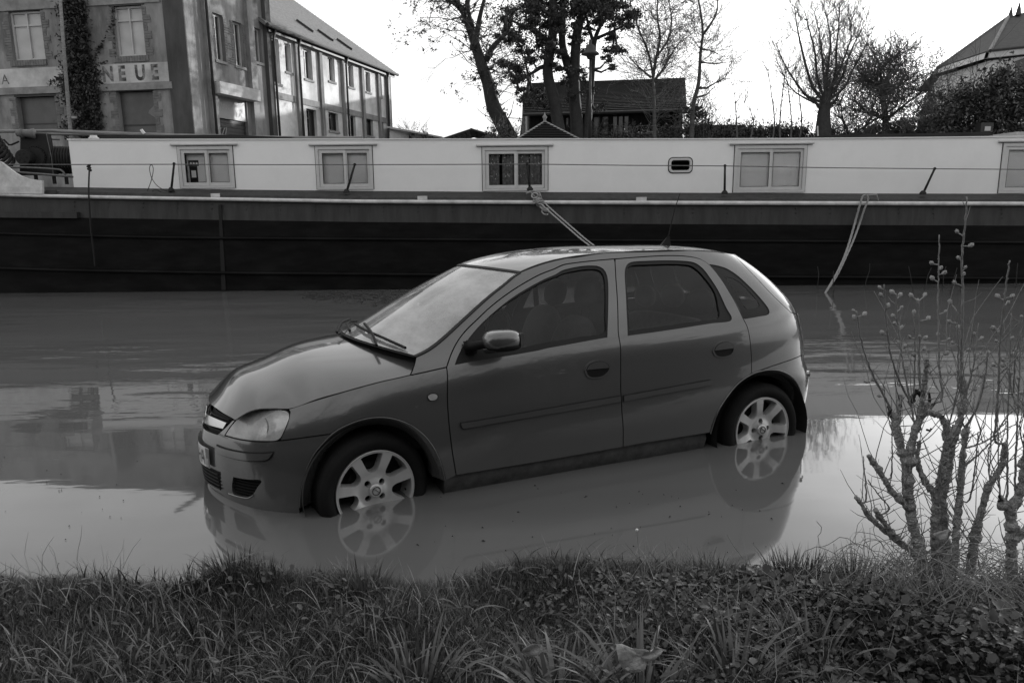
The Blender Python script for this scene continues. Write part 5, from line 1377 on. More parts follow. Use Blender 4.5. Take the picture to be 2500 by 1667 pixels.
HZC = nspline(KX_, [0.6485, 0.711, 0.8107, 0.8715, 0.9431, 0.9768, 0.9979, 1.0193])
_kx = [-0.03, 0.06, 0.16, 0.27, 0.40055, 0.50918, 0.64269, 0.77442, 0.84994, 0.92479, 0.99345]
HYE = nspline(_kx, [0.33, 0.43, 0.515, 0.59, 0.61474, 0.66547, 0.7139, 0.74217, 0.75238, 0.76101, 0.76658])
HZE = nspline(_kx, [0.6, 0.635, 0.672, 0.708, 0.73143, 0.76857, 0.80695, 0.83773, 0.85228, 0.86315, 0.87375])
def SB(uv): return B(uv[:, 0], uv[:, 1])
def SH(uv):
    x, y = uv[:, 0], uv[:, 1]
    c, e = HZC(x), HZE(x)
    return np.stack([x, y, c - (c - e) * np.abs(y / HYE(x)) ** 2.3], -1)
_db = SB(np.array(CAR['ditch']))
_py, _pz = np.polyfit(_db[:, 0], _db[:, 1], 4), np.polyfit(_db[:, 0], _db[:, 2], 4)
RCR = nspline([1.72, 2.0, 2.4, 2.8, 3.2], [0.0268, 0.0356, 0.0308, 0.025, 0.0354])
S0, S1 = 1.7213, 3.195
def SR(uv):
    s, v = uv[:, 0], uv[:, 1]
    fx = 0.146 * (1 - ss(1.7, 2.2, s))
    return np.stack([s - fx * (1 - v ** 2), np.polyval(_py, s) * v, np.polyval(_pz, s) + RCR(s) * (1 - np.abs(v) ** 2.2)], -1)
_we = SB(np.array(CAR['ws_near']))
_wl = np.concatenate([[0], np.cumsum(np.linalg.norm(np.diff(_we, axis=0), axis=1))]); _wl /= _wl[-1]
WEX, WEY, WEZ = (nspline(_wl, _we[:, k]) for k in range(3))
def SW(uv):
    u, v = uv[:, 0], uv[:, 1]
    fb = 0.24 + (0.146 - 0.24) * u; cb = 0.05 + (0.0268 - 0.05) * u
    return np.stack([WEX(u) - fb * (1 - v ** 2), WEY(u) * v, WEZ(u) + cb * (1 - np.abs(v) ** 2.2)], -1)
CEN = np.array([1.9, 0.0, 0.55])
def surf_normals(S, uv):
    e = 1e-4
    a = (S(uv + [e, 0]) - S(uv - [e, 0])); b = (S(uv + [0, e]) - S(uv - [0, e]))
    n = np.cross(a, b); n /= np.linalg.norm(n, axis=1)[:, None] + 1e-12
    s = np.sign(((S(uv) - CEN) * n).sum(1)); s[s == 0] = 1
    return n * s[:, None]
def inside(P, Q):
    x, y = P[:, 0][:, None], P[:, 1][:, None]
    a, b = Q, np.roll(Q, -1, 0)
    c = ((a[:, 1] > y) != (b[:, 1] > y)) & (x < (b[:, 0] - a[:, 0]) * (y - a[:, 1]) / (b[:, 1] - a[:, 1] + 1e-15) + a[:, 0])
    return c.sum(1) % 2 == 1
def dist_poly(P, Q):
    a, b = Q, np.roll(Q, -1, 0)
    d = b - a
    t = np.clip(((P[:, None] - a) * d).sum(-1) / ((d * d).sum(-1) + 1e-15), 0, 1)
    return np.linalg.norm(P[:, None] - a - d * t[..., None], axis=-1).min(1)
def inset(Q, g):
    area = 0.5 * np.sum(Q[:, 0] * np.roll(Q[:, 1], -1) - np.roll(Q[:, 0], -1) * Q[:, 1])
    if area < 0: Q = Q[::-1]
    e = np.roll(Q, -1, 0) - Q
    n = np.stack([-e[:, 1], e[:, 0]], 1); n /= np.linalg.norm(n, axis=1)[:, None] + 1e-12
    m = n + np.roll(n, 1, 0); l = np.linalg.norm(m, axis=1)[:, None]
    m = m / (l + 1e-9); k = np.clip(2 / (l + 1e-6), 1, 2.2)
    return Q + m * g * k
def outline(*pieces, step=0.022, smooth=2):
    out = []
    for p in pieces:
        p = np.asarray(p, float)
        if len(p) > 1: p = resample(p, step, smooth if len(p) > 3 else 0)
        for q in p:
            if not out or np.hypot(*(q - out[-1])) > 0.006: out.append(q)
    if np.hypot(*(out[0] - out[-1])) < 0.006: out.pop()
    return np.array(out)
def seg(P, n=2): return np.asarray(P)

car = thing("car", "dark grey five door hatchback standing wheel deep in the flood water", "car")
RX = np.array([[0.92206, 0.386818, -0.013345], [0.387029, -0.921124, 0.041705], [-0.00384, 0.043619, 0.999041]])          # columns: rearwards, towards the near side, up
TX = np.array([-1.72008, 3.93756, -0.2433])
M4 = Matrix.Identity(4)
for i in range(3):
    M4[i][0], M4[i][1], M4[i][2], M4[i][3] = RX[i][0], -RX[i][1], RX[i][2], TX[i]
car.matrix_world = M4
ORG[car.name] = Vector()
def flip(V):
    V = np.array(V, float).reshape(-1, 3).copy(); V[:, 1] *= -1
    return V
def cmk(name, V, F, m, parent=None, smooth=False, normals=None, midx=None, kind=None):
    """car frame (x rear, y near side, z up) -> Blender frame of the car"""
    o = mk(name, flip(V), [tuple(f)[::-1] for f in F], m, parent or car, smooth, local=True, normals=None if normals is None else flip(normals), midx=midx, kind=kind)
    return o
class CB(MB):
    def put(s, name, m, parent=None, smooth=False): return cmk(name, s.V, s.F, m, parent, smooth)

def panel(name, S, out, m, holes=(), parent=None, grid=0.045, thick=0.022, off=0.0, gap=0.003, hgap=-0.0, side=1, scale=(1, 1), inner=True, m_in=None):
    """one sheet of the body: triangulated in the surface's own parameters, with thickness and returned edges"""
    sc = np.array(scale)
    Q = inset(out * sc, gap) if gap else out * sc
    if 0.5 * np.sum(Q[:, 0] * np.roll(Q[:, 1], -1) - np.roll(Q[:, 0], -1) * Q[:, 1]) < 0: Q = Q[::-1]
    HS = [inset(h * sc, hgap) if hgap else h * sc for h in holes]
    lo, hi = Q.min(0), Q.max(0)
    gx = np.arange(lo[0], hi[0], grid); gy = np.arange(lo[1], hi[1], grid * 0.87)
    G = np.array([(x + (grid / 2 if j % 2 else 0), y) for j, y in enumerate(gy) for x in gx])
    k = inside(G, Q)
    for h in HS: k &= ~inside(G, h)
    G = G[k]
    if len(G):
        d = dist_poly(G, Q)
        for h in HS: d = np.minimum(d, dist_poly(G, h))
        G = G[d > grid * 0.35]
    loops = [Q] + HS
    pts = [Vector(p) for L_ in loops for p in L_] + [Vector(p) for p in G]
    edges, n0 = [], 0
    for L_ in loops:
        edges += [(n0 + i, n0 + (i + 1) % len(L_)) for i in range(len(L_))]; n0 += len(L_)
    vo, eo, fo, ov, oe, of = delaunay_2d_cdt(pts, edges, [], 0, 1e-6)
    P2 = np.array([tuple(v) for v in vo])
    T = np.array([f for f in fo if len(f) == 3])
    c = P2[T].mean(1)
    k = inside(c, Q)
    for h in HS: k &= ~inside(c, h)
    T = T[k]
    uv = P2 / sc
    N = surf_normals(S, uv); X = S(uv) + N * off
    # wind outward
    a, b2, c2 = X[T[:, 0]], X[T[:, 1]], X[T[:, 2]]
    flipf = (np.cross(b2 - a, c2 - a) * N[T[:, 0]]).sum(1) < 0
    T[flipf] = T[flipf][:, ::-1]
    nv = len(X)
    V = [X]; NN = [N]; F = [tuple(t) for t in T]; mi = [0] * len(T)
    if thick:
        Y = X - N * thick
        if inner:
            V.append(Y); NN.append(-N); F += [tuple(t + nv)[::-1] for t in T]; mi += [1] * len(T)
        cnt = {}
        for t in T:
            for i in range(3):
                e = (int(t[i]), int(t[(i + 1) % 3])); cnt[e] = cnt.get(e, 0) + 1
        base = sum(len(v) for v in V)
        bv, bn, bf = [], [], []
        for (i, j) in cnt:
            if (j, i) not in cnt:
                w = np.cross(X[j] - X[i], N[i]); w /= np.linalg.norm(w) + 1e-12
                n = base + len(bv)
                bv += [X[i], X[j], Y[j], Y[i]]; bn += [w] * 4
                bf.append((n + 1, n, n + 3, n + 2))
        V.append(np.array(bv)); NN.append(np.array(bn)); F += bf; mi += [0] * len(bf)
    V = np.vstack(V); NN = np.vstack(NN)
    if side < 0:
        V = V * [1, -1, 1]; NN = NN * [1, -1, 1]; F = [f[::-1] for f in F]
    mats = [m, m_in or M_TRIM]
    return cmk(name, V, F, mats, parent, True, normals=NN, midx=mi)

M_PAINT = mat("grey_car_paint", 0.09, rough=0.26, metal=0.45, coat=1.0)
def paint_wear():
    N, L = M_PAINT.node_tree.nodes, M_PAINT.node_tree.links
    b = N["Principled BSDF"]; b.inputs["Coat IOR"].default_value = 1.5
    tc = N.new("ShaderNodeTexCoord")
    n = N.new("ShaderNodeTexNoise"); n.inputs["Scale"].default_value = 5.0; n.inputs["Detail"].default_value = 8; n.inputs["Roughness"].default_value = 0.7
    L.new(tc.outputs["Object"], n.inputs["Vector"])
    r = N.new("ShaderNodeMapRange")
    for k, v in zip(("From Min", "From Max", "To Min", "To Max"), (0.3, 0.75, 0.01, 0.07)): r.inputs[k].default_value = v
    L.new(n.outputs[0], r.inputs["Value"]); L.new(r.outputs[0], b.inputs["Coat Roughness"])
    n2 = N.new("ShaderNodeTexNoise"); n2.inputs["Scale"].default_value = 900.0
    L.new(tc.outputs["Object"], n2.inputs["Vector"])
    r2 = N.new("ShaderNodeMapRange")
    for k, v in zip(("From Min", "From Max", "To Min", "To Max"), (0.3, 0.7, 0.082, 0.098)): r2.inputs[k].default_value = v
    L.new(n2.outputs[0], r2.inputs["Value"]); L.new(r2.outputs[0], b.inputs["Base Color"])
paint_wear()
M_TRIM = mat("dark_cabin_trim", 0.02, rough=0.9)
M_PLASTIC = mat("black_plastic", 0.010, spec=0.1, rough=0.5, bump=0.1, bscale=300)
M_RUBBER = mat("black_rubber", 0.010, spec=0.25, rough=0.6)
M_TYRE = mat("tyre_rubber", 0.007, spec=0.2, rough=0.8, var=0.3, vscale=12, bump=0.15, bscale=90)
M_ALLOY = mat("alloy_silver", 0.50, rough=0.34, metal=0.55, var=0.06, vscale=8)
M_CHROME = mat("chrome", 0.45, rough=0.2, metal=1.0)
M_CGLASS = glass_mat("car_glass", 0.84, film=0.0, ior=1.36)
M_WSGLASS = glass_mat("windscreen_glass", 0.60, film=0.36, rough=0.02, ior=1.85)
M_LENS = glass_mat("lamp_lens", 0.96, film=0.50, rough=0.08)
M_SEAT = mat("seat_cloth", 0.035, rough=0.95, var=0.2, vscale=30)
M_REFL = mat("lamp_reflector", 0.75, rough=0.25, metal=0.6)
M_PLATE = mat("plate_white", 0.62, rough=0.35, var=0.04, vscale=20)
M_INK = mat("plate_black", 0.012, rough=0.5)
M_PLATEBAND = mat("plate_band", 0.12, rough=0.4)
M_MUDDY = mat("muddy_sill", 0.035, rough=0.75, var=0.5, vscale=14, bump=0.2, bscale=40)
A = {k: np.array(v) for k, v in CAR.items()}
ZLOW = 0.14

# ---- outlines of the near side, in (t, z)
head = outline(A['head'], step=0.018)
fwin = outline(A['fwin'][:18], A['fwin'][17:], A['fwin_bot'], smooth=1)
fwin = outline(A['fwin'], A['fwin_bot'], smooth=1)
rwin = outline(A['rwin'], step=0.02, smooth=1)
qgl = outline(np.vstack([A['qglass'], A['qglass'][:1]]), step=0.016, smooth=1)
fb = A['farch_out'][0]
fender = outline(A['hood_seam'], A['cowl_line'], A['door_front'], [A['door_front'][-1], [A['farch_out'][-1][0] + 0.01, A['farch_out'][-1][1]]], A['farch_out'][:5:-1], A['bump_top'][::-1], A['head'][12:7:-1])
fdoor = outline(A['door_top'], A['bpillar'], A['door_bottom'][4::-1], A['door_front'][::-1])
rdoor = outline(A['rdoor_top'], A['rdoor_rear'], A['rarch_out'][5::-1], A['door_bottom'][:3:-1], A['bpillar'][::-1])
TQ = 4.26
bside = outline(A['cowl_line'][::-1], A['hood_corner'], A['ws_near'], A['ditch'], A['tg_seam'][1:], [A['tg_seam'][-1], [TQ, 0.99]], [[TQ, 0.99], [TQ, 0.745]], [[TQ, 0.745], A['qbump'][-1]], A['qbump'][::-1], A['rdoor_rear'][::-1], A['rdoor_top'][::-1], A['door_top'][::-1])
ZG = 0.563
gr_out = np.array([[0.0, 0.658], [0.18, 0.664], [0.306, 0.659], [0.425, 0.648], [0.39, 0.612], [0.325, 0.566], [0.2, ZG], [0.0, ZG]])
bump = outline([[0, ZG], [0.2, ZG], [0.325, 0.566]], [[0.325, 0.566], [0.39, 0.612], [0.425, 0.648]], [[0.425, 0.648], A['head'][2] + [-.004, .004]], A['head'][2:0:-1], [A['head'][1], A['head'][0]], A['head'][:11:-1], A['bump_top'], A['farch_out'][6::-1], [A['farch_out'][0], [A['farch_out'][0][0] - 0.01, ZLOW]], [[A['farch_out'][0][0] - 0.01, ZLOW], [0.0, ZLOW]], [[0.0, ZLOW], [0, ZG]])
fog = outline(np.vstack([A['fog'], A['fog'][:1]]), step=0.018, smooth=1)
lowg = outline([[0, 0.368], [0.18, 0.371], [0.355, 0.374]], [[0.355, 0.374], [0.325, 0.268]], [[0.325, 0.268], [0.16, 0.262], [0, 0.262]], [[0, 0.262], [0, 0.368]])
RB = A['rarch_out']
rbump = outline(A['qbump'], [A['qbump'][-1], [TQ, 0.738]], [[TQ, 0.738], [TMAX, 0.72]], [[TMAX, 0.72], [TMAX, 0.24]], [[TMAX, 0.24], [4.33, 0.24]], [[4.33, 0.24], [4.2, 0.30]], RB[:4:-1])
SC = dict(head=head)

def both(fn):
    for sd in (1, -1): fn(sd)
shell_open = None
FRONT_HEAD_HOLE = head
def near_far(name, S, out, m, **kw):
    o1 = panel(name, S, out, m, side=1, **kw)
    o2 = panel(name, S, out, m, side=-1, **kw)
    return o1, o2
near_far("front_wing", SB, fender, M_PAINT)
doors = {}
for sd in (1, -1):
    d1 = panel("front_door", SB, fdoor, M_PAINT, holes=[fwin], side=sd)
    d2 = panel("rear_door", SB, rdoor, M_PAINT, holes=[rwin], side=sd)
    doors[sd] = (d1, d2)
    panel("body_side", SB, bside, M_PAINT, holes=[qgl], side=sd, grid=0.04)
    # window seals and panes
    fg = outline(np.vstack([A['fglass'], A['fglass'][:1]]), step=0.02, smooth=1)
    rg = outline(np.vstack([A['rglass'], A['rglass'][:1]]), step=0.02, smooth=1)
    panel("window_seal", SB, fwin, M_RUBBER, holes=[fg], parent=d1, side=sd, off=-0.005, thick=0.012, gap=-0.001, grid=0.06)
    panel("window_seal", SB, rwin, M_RUBBER, holes=[rg], parent=d2, side=sd, off=-0.005, thick=0.012, gap=-0.001, grid=0.06)
    panel("window_pane", SB, fg, M_CGLASS, parent=d1, side=sd, off=-0.014, thick=0, gap=-0.004, grid=0.08)
    panel("window_pane", SB, rg, M_CGLASS, parent=d2, side=sd, off=-0.014, thick=0, gap=-0.004, grid=0.08)
    qi = inset(qgl, 0.001)
    c = qgl.mean(0)
    qin = outline(np.vstack([A['qglass'] * 0.6 + (c + [0.02, -0.01]) * 0.4, (A['qglass'] * 0.6 + (c + [0.02, -0.01]) * 0.4)[:1]]), step=0.02, smooth=2)
    panel("quarter_window_frit", SB, qgl, M_RUBBER, holes=[qin], side=sd, off=-0.004, thick=0.004, gap=0.002, grid=0.06)
    panel("quarter_window", SB, qin, M_CGLASS, side=sd, off=-0.006, thick=0, gap=-0.004, grid=0.08)
    # rub strips
    fs = outline(A['fstrip'][:5], A['fstrip'][5:], A['fstrip'][:1], step=0.03, smooth=0)
    rs = outline(A['rstrip'][:4], A['rstrip'][3:7], A['rstrip'][6:], A['rstrip'][:1], step=0.03, smooth=0)
    def strip(name, S, q, parent):
        panel(name, S, q, M_PAINT, parent=parent, side=sd, off=0.011, thick=0.012, gap=0.003, grid=0.05, inner=False)
        panel("strip_joint", S, q, M_RUBBER, parent=parent, side=sd, off=0.0022, thick=0, gap=-0.0015, grid=0.05)
    strip("rub_strip", SB, fs, d1); strip("rub_strip", SB, rs, d2)
    # door handles: oval surround, dark scoop and the painted flap over it
    for d, key in ((d1, 'fhandle'), (d2, 'rhandle')):
        h = outline(np.vstack([A[key], A[key][:1]]), step=0.01, smooth=1)
        c = h.mean(0)
        ring = c + (h - c) * 0.86
        panel("handle_surround", SB, h, M_PAINT, holes=[ring], parent=d, side=sd, off=0.006, thick=0.007, gap=0.0, grid=0.02, inner=False)
        panel("handle_scoop", SB, c + (h - c) * 0.87, M_PLASTIC, parent=d, side=sd, off=0.0015, thick=0, gap=0, grid=0.02)
        up = c + (h - c) * 0.82
        k = up[:, 1] > c[1] - 0.004
        flap = up[k]
        o_ = np.argsort(np.arctan2(flap[:, 1] - c[1] + .02, flap[:, 0] - c[0])); flap = flap[o_]
        panel("handle_flap", SB, flap, M_PAINT, parent=d, side=sd, off=0.009, thick=0.008, gap=0.0, grid=0.02, inner=False)
    # indicator repeater
    q = outline(np.vstack([A['indic'], A['indic'][:1]]), step=0.008, smooth=1)
    panel("side_repeater", SB, q, M_LENS, side=sd, off=0.007, thick=0.006, gap=0.004, grid=0.02, inner=False)
    panel("repeater_joint", SB, q, M_RUBBER, side=sd, off=0.0015, thick=0, gap=-0.001, grid=0.03)
    # headlamp: reflector bowl behind a clear, slightly milky lens
    hd = panel("headlight", SB, head, M_LENS, side=sd, off=-0.001, thick=0, gap=0.005, grid=0.03)
    panel("headlight_bowl", SB, head, M_REFL, parent=hd, side=sd, off=-0.045, thick=0, gap=0.002, grid=0.05)
    panel("headlight_seal", SB, head, M_RUBBER, holes=[inset(head, 0.006)], parent=hd, side=sd, off=-0.004, thick=0.05, gap=0.0, grid=0.05)
    for (tt, zz, rr) in ((0.53, 0.625, 0.052), (0.665, 0.645, 0.058)):
        p = SB(np.array([[tt, zz]]))[0]; n = surf_normals(SB, np.array([[tt, zz]]))[0]
        p = p - n * 0.042
        ax = Vector((-0.92, 0.25, 0.15))
        b = CB().lathe([(rr, 0.022), (rr * 0.95, 0.012), (rr * 0.6, -0.006), (0.0, -0.012)], p * [1, sd, 1], (ax.x, ax.y * sd, ax.z), 20)
        b.put("headlight_reflector", M_CHROME, hd, True)
    tq = np.array([[0.735, 0.60], [0.745, 0.70], [0.80, 0.705], [0.81, 0.67], [0.785, 0.60]])
    panel("turn_signal", SB, outline(tq, tq[:1], step=0.02, smooth=0), M_CHROME, parent=hd, side=sd, off=-0.02, thick=0.01, gap=0, grid=0.03, inner=False)
    # tail lamp, out on the rear corner
    tl = np.array([[4.265, 0.75], [4.265, 0.985], [4.30, 1.0], [4.36, 0.99], [4.38, 0.88], [4.37, 0.75]])
    panel("tail_light", SB, outline(tl, tl[:1], step=0.03, smooth=0), M_LENS, side=sd, off=0.004, thick=0.02, gap=0.003, grid=0.05)
    rr_ = np.array([[4.20, 0.585], [4.20, 0.615], [4.26, 0.618], [4.262, 0.588]])
    panel("rear_reflector", SB, outline(rr_, rr_[:1], step=0.02, smooth=0), M_CHROME, side=sd, off=0.010, thick=0.014, gap=0.0, grid=0.03, inner=False)
    # arch lips: a flared band turned into the wheel well
    for nm, ko, ki in (("front_arch", 'farch_out', 'farch_in'), ("rear_arch", 'rarch_out', 'rarch_in')):
        n = 46
        po = resample(A[ko], 0.01, 3); pi_ = resample(A[ki], 0.01, 3)
        po = po[np.linspace(0, len(po) - 1, n).astype(int)]; pi_ = pi_[np.linspace(0, len(pi_) - 1, n).astype(int)]
        rows = []
        for f, off in ((0.0, -0.012), (0.0, 0.003), (0.05, 0.006), (0.12, 0.002), (0.5, -0.030), (0.9, -0.060), (1.0, -0.070), (1.02, -0.14)):
            uv = po * (1 - f) + pi_ * f
            X = SB(uv) + surf_normals(SB, uv) * 0
            N = surf_normals(SB, uv)
            rows.append(X + N * off)
        V = np.concatenate(rows); F = []
        for r in range(len(rows) - 1):
            for i in range(n - 1):
                F.append((r * n + i, r * n + i + 1, (r + 1) * n + i + 1, (r + 1) * n + i))
        if sd < 0: V = V * [1, -1, 1]; F = [f[::-1] for f in F]
        cmk("wheel_arch", V, F, M_PAINT, None, True)
    # sill under the doors, tucked in and muddy
    s0, s1 = A['farch_out'][-1][0] + 0.0, A['rarch_out'][0][0] + 0.0
    rows = []
    tt = np.linspace(s0, s1, 60)
    db = np.interp(tt, A['door_bottom'][:, 0], A['door_bottom'][:, 1])
    for z, off in ((None, -0.030), (0.30, -0.026), (0.285, -0.018), (0.24, -0.022), (0.19, -0.035), (0.12, -0.07)):
        zz = db - 0.004 if z is None else np.minimum(np.full_like(tt, z), db - 0.004)
        uv = np.stack([tt, zz], 1)
        rows.append(SB(uv) + surf_normals(SB, uv) * off)
    V = np.concatenate(rows); n = len(tt)
    F = [(r * n + i, r * n + i + 1, (r + 1) * n + i + 1, (r + 1) * n + i) for r in range(len(rows) - 1) for i in range(n - 1)]
    if sd < 0: V = V * [1, -1, 1]; F = [f[::-1] for f in F]
    cmk("sill", V, F, M_MUDDY, None, True)
    # dark inner body behind the panel gaps, open at the wheels
    fa = np.vstack([A['farch_out'], [[A['farch_out'][-1][0], 0.0], [A['farch_out'][0][0], 0.0]]])
    ra = np.vstack([RB, [[RB[-1][0], 0.0], [RB[0][0], 0.0]]])
    top = [[0.45, 0.64], [0.75, 0.70], [1.0, 0.74], [1.3, 0.82], [1.52, 0.875], [1.72, 0.90], [2.7, 0.975], [3.68, 1.02], [3.95, 1.03], [4.25, 0.99], [TMAX, 0.95]]
    shp = outline([[0.02, 0.14], [A['farch_out'][0][0], 0.14]], A['farch_out'], [[A['farch_out'][-1][0], 0.16], [RB[0][0], 0.16]], RB, [[RB[-1][0], 0.25], [TMAX, 0.25]], [[TMAX, 0.25], [TMAX, 0.95]], np.array(top[::-1]), [[0.43, 0.56], [0.02, 0.55]], step=0.05, smooth=0)
    panel("inner_body", SB, shp, M_TRIM, side=sd, off=-0.055, thick=0, gap=0.004, grid=0.09)
    # wheel wells
    for cx in (0.79, 3.281):
        b = CB(); n = 26
        V, F = [], []
        for i in range(n):
            an = R(-20 + 220 * i / (n - 1))
            for y in (0.77, 0.40):
                V.append((cx + 0.365 * math.cos(an), y * sd, 0.29 + 0.365 * math.sin(an)))
        F = [(2 * i, 2 * i + 2, 2 * i + 3, 2 * i + 1) for i in range(n - 1)]
        F.append(tuple(2 * i + 1 for i in range(n)))
        cmk("wheel_well", V, F, M_BLACK, None)

# bumpers, grille, plate
def two_half(name, S, out, m, holes=(), **kw):
    for sd in (1, -1): panel(name, S, out, m, holes=holes, side=sd, **kw)
two_half("front_bumper", SB, bump, M_PAINT, holes=[fog], gap=0.0025, grid=0.035)
two_half("rear_bumper", SB, rbump, M_PAINT, gap=0.0025)
for sd in (1, -1):
    panel("fog_recess", SB, fog, M_PLASTIC, side=sd, off=-0.035, thick=0, gap=-0.01, grid=0.05)
    b = CB()
    for k in range(6):
        z = 0.290 + k * 0.0165
        ts = [t for t in np.linspace(0.455, 0.68, 24) if inside(np.array([[t, z]]), fog)[0]]
        if len(ts) < 2: continue
        for t0, t1 in zip(ts[:-1], ts[1:]):
            pa, pb = SB(np.array([[t0, z], [t1, z]])); na = surf_normals(SB, np.array([[t0, z]]))[0]
            q = [pa - na * .022, pb - na * .022, pb - na * .010 + [0, 0, -.004], pa - na * .010 + [0, 0, -.004]]
            q = [x * [1, sd, 1] for x in q]
            b.prism(q, (0, 0, 0.004))
    b.put("fog_grille", M_PLASTIC)
    # lower intake: dark ribbed insert proud of nothing, framed by a thin lip
    panel("lower_intake", SB, lowg, M_PLASTIC, side=sd, off=0.002, thick=0, gap=0.002, grid=0.04)
    for k in range(5):
        z = 0.275 + k * 0.02
        uv = np.array([[t, z] for t in np.linspace(0.0, 0.335, 14)])
        P_ = (SB(uv) + surf_normals(SB, uv) * 0.006) * [1, sd, 1]
        CB().tube([tuple(p) for p in P_], 0.0045, 5).put("intake_bar", M_PLASTIC)
    # lip under the fog opening
    uv = resample(A['fog_rim'], 0.01, 1)
    P_ = (SB(uv) + surf_normals(SB, uv) * 0.002) * [1, sd, 1]
    CB().tube([tuple(p) for p in P_], 0.0045, 6).put("fog_lip", M_PAINT, None, True)
    # bumper rub strip
    bs = outline(A['strip'][:6], A['strip'][5:7], A['strip'][6:], A['strip'][:1], step=0.02, smooth=0)
    bs[:, 0] = np.maximum(bs[:, 0], 0.33)
    panel("bumper_strip", SB, bs, M_PAINT, side=sd, off=0.011, thick=0.013, gap=0.002, grid=0.04, inner=False)
    panel("strip_joint", SB, bs, M_RUBBER, side=sd, off=0.002, thick=0, gap=-0.004, grid=0.04)
    # grille: recessed dark slats and the chrome bar
    go = outline(gr_out[:4], gr_out[3:6], gr_out[5:], [gr_out[-1], gr_out[0]], step=0.03, smooth=0)
    panel("grille_recess", SB, go, M_BLACK, side=sd, off=-0.03, thick=0, gap=-0.004, grid=0.05)
    for z in (0.583, 0.632, 0.647):
        uv = np.array([[t, z + 0.0 * t] for t in np.linspace(0.0, 0.38 if z > 0.6 else 0.33, 14)])
        P_ = (SB(uv) - surf_normals(SB, uv) * 0.012) * [1, sd, 1]
        CB().tube([tuple(p) for p in P_], 0.005, 6).put("grille_slat", M_PLASTIC)
    cb = np.array([[0.0, 0.628], [0.2, 0.634], [0.385, 0.632], [0.37, 0.602], [0.2, 0.594], [0.0, 0.588]])
    panel("chrome_bar", SB, outline(cb[:3], cb[2:4], cb[3:], cb[:1], step=0.03, smooth=0), M_CHROME, side=sd, off=0.004, thick=0.02, gap=0, grid=0.03, inner=False)
    panel("front_valance", SB, outline([[0.0, 0.566], [0.30, 0.566]], [[0.3, 0.566], [0.3, 0.25]], [[0.3, 0.25], [0.0, 0.25]], [[0.0, 0.25], [0.0, 0.566]], step=0.06), M_TRIM, side=sd, off=-0.03, thick=0, gap=0, grid=0.08)
# emblem: a ring struck through by a flash
def emblem(c, ax_u, ax_v, n, r, parent, m):
    b = CB(); c = Vector(c); u, v, n = Vector(ax_u), Vector(ax_v), Vector(n)
    ring = [c + (u * math.cos(t) + v * math.sin(t)) * r + n * 0.004 for t in np.linspace(0, 2 * math.pi, 29)]
    b.tube(ring, r * 0.09, 6, cap=False)
    fl = [(-1.25, .30), (-.05, .10), (-.12, -.02), (1.25, -.32), (.05, -.10), (.12, .02)]
    b.prism([c + u * (x * r) + v * (y * r + .12 * r) + n * 0.001 for x, y in fl], n * 0.006)
    return b.put("emblem", m, parent, False)
p0 = SB(np.array([[0.0, 0.61]]))[0] + np.array([0.004, 0, 0])
emblem(p0, (0, 1, 0), (0.28, 0, 0.96), (-0.96, 0, 0.28), 0.052, car, M_CHROME)
# number plate
def plate():
    xs = np.linspace(-0.26, 0.26, 21)
    tfind = np.linspace(0, 0.6, 400); Yt = SB(np.stack([tfind, np.full(400, 0.43)], 1))
    V, F = [], []
    def P(y, z, o):
        t = np.interp(abs(y), Yt[:, 1], tfind)
        uv = np.array([[t, 0.43]])
        p = SB(uv)[0]; n = surf_normals(SB, uv)[0]
        return np.array([p[0] - o, y, z + 0.0])
    for y in xs:
        V += [P(y, 0.375, 0.016), P(y, 0.485, 0.016)]
    n = len(xs)
    F = [(2 * i, 2 * i + 1, 2 * i + 3, 2 * i + 2) for i in range(n - 1)]
    pl = cmk("number_plate", V, F, M_PLATE, None, True)
    for (y0, y1) in ((0.222, 0.258), (-0.258, -0.222)):
        ys = np.linspace(y0, y1, 4); W = []
        for y in ys: W += [P(y, 0.378, 0.0185), P(y, 0.482, 0.0185)]
        cmk("plate_band", W, [(2 * i, 2 * i + 1, 2 * i + 3, 2 * i + 2) for i in range(3)], M_PLATEBAND, pl)
    for k in range(7):      # fine bars printed on the band
        W = [P(0.226, 0.384 + k * 0.0065, 0.020), P(0.226, 0.3865 + k * 0.0065, 0.020), P(0.254, 0.3865 + k * 0.0065, 0.020), P(0.254, 0.384 + k * 0.0065, 0.020)]
        cmk("band_print", W, [(0, 1, 2, 3)], M_PLATE, pl)
    cu = bpy.data.curves.new("plate_text", 'FONT'); cu.body = "95-HA"; cu.size = 0.115; cu.align_x = 'RIGHT'; cu.resolution_u = 4
    ob = bpy.data.objects.new("tmp", cu); COL.objects.link(ob)
    dg = bpy.context.evaluated_depsgraph_get()
    me = bpy.data.meshes.new_from_object(ob.evaluated_get(dg))
    bpy.data.objects.remove(ob)
    V = []
    for v in me.vertices:
        y = 0.215 + v.co.x * 0.82
        V.append(P(y, 0.389 + v.co.y, 0.0205))
    cmk("plate_lettering", V, [tuple(p.vertices) for p in me.polygons], M_INK, pl)
plate()

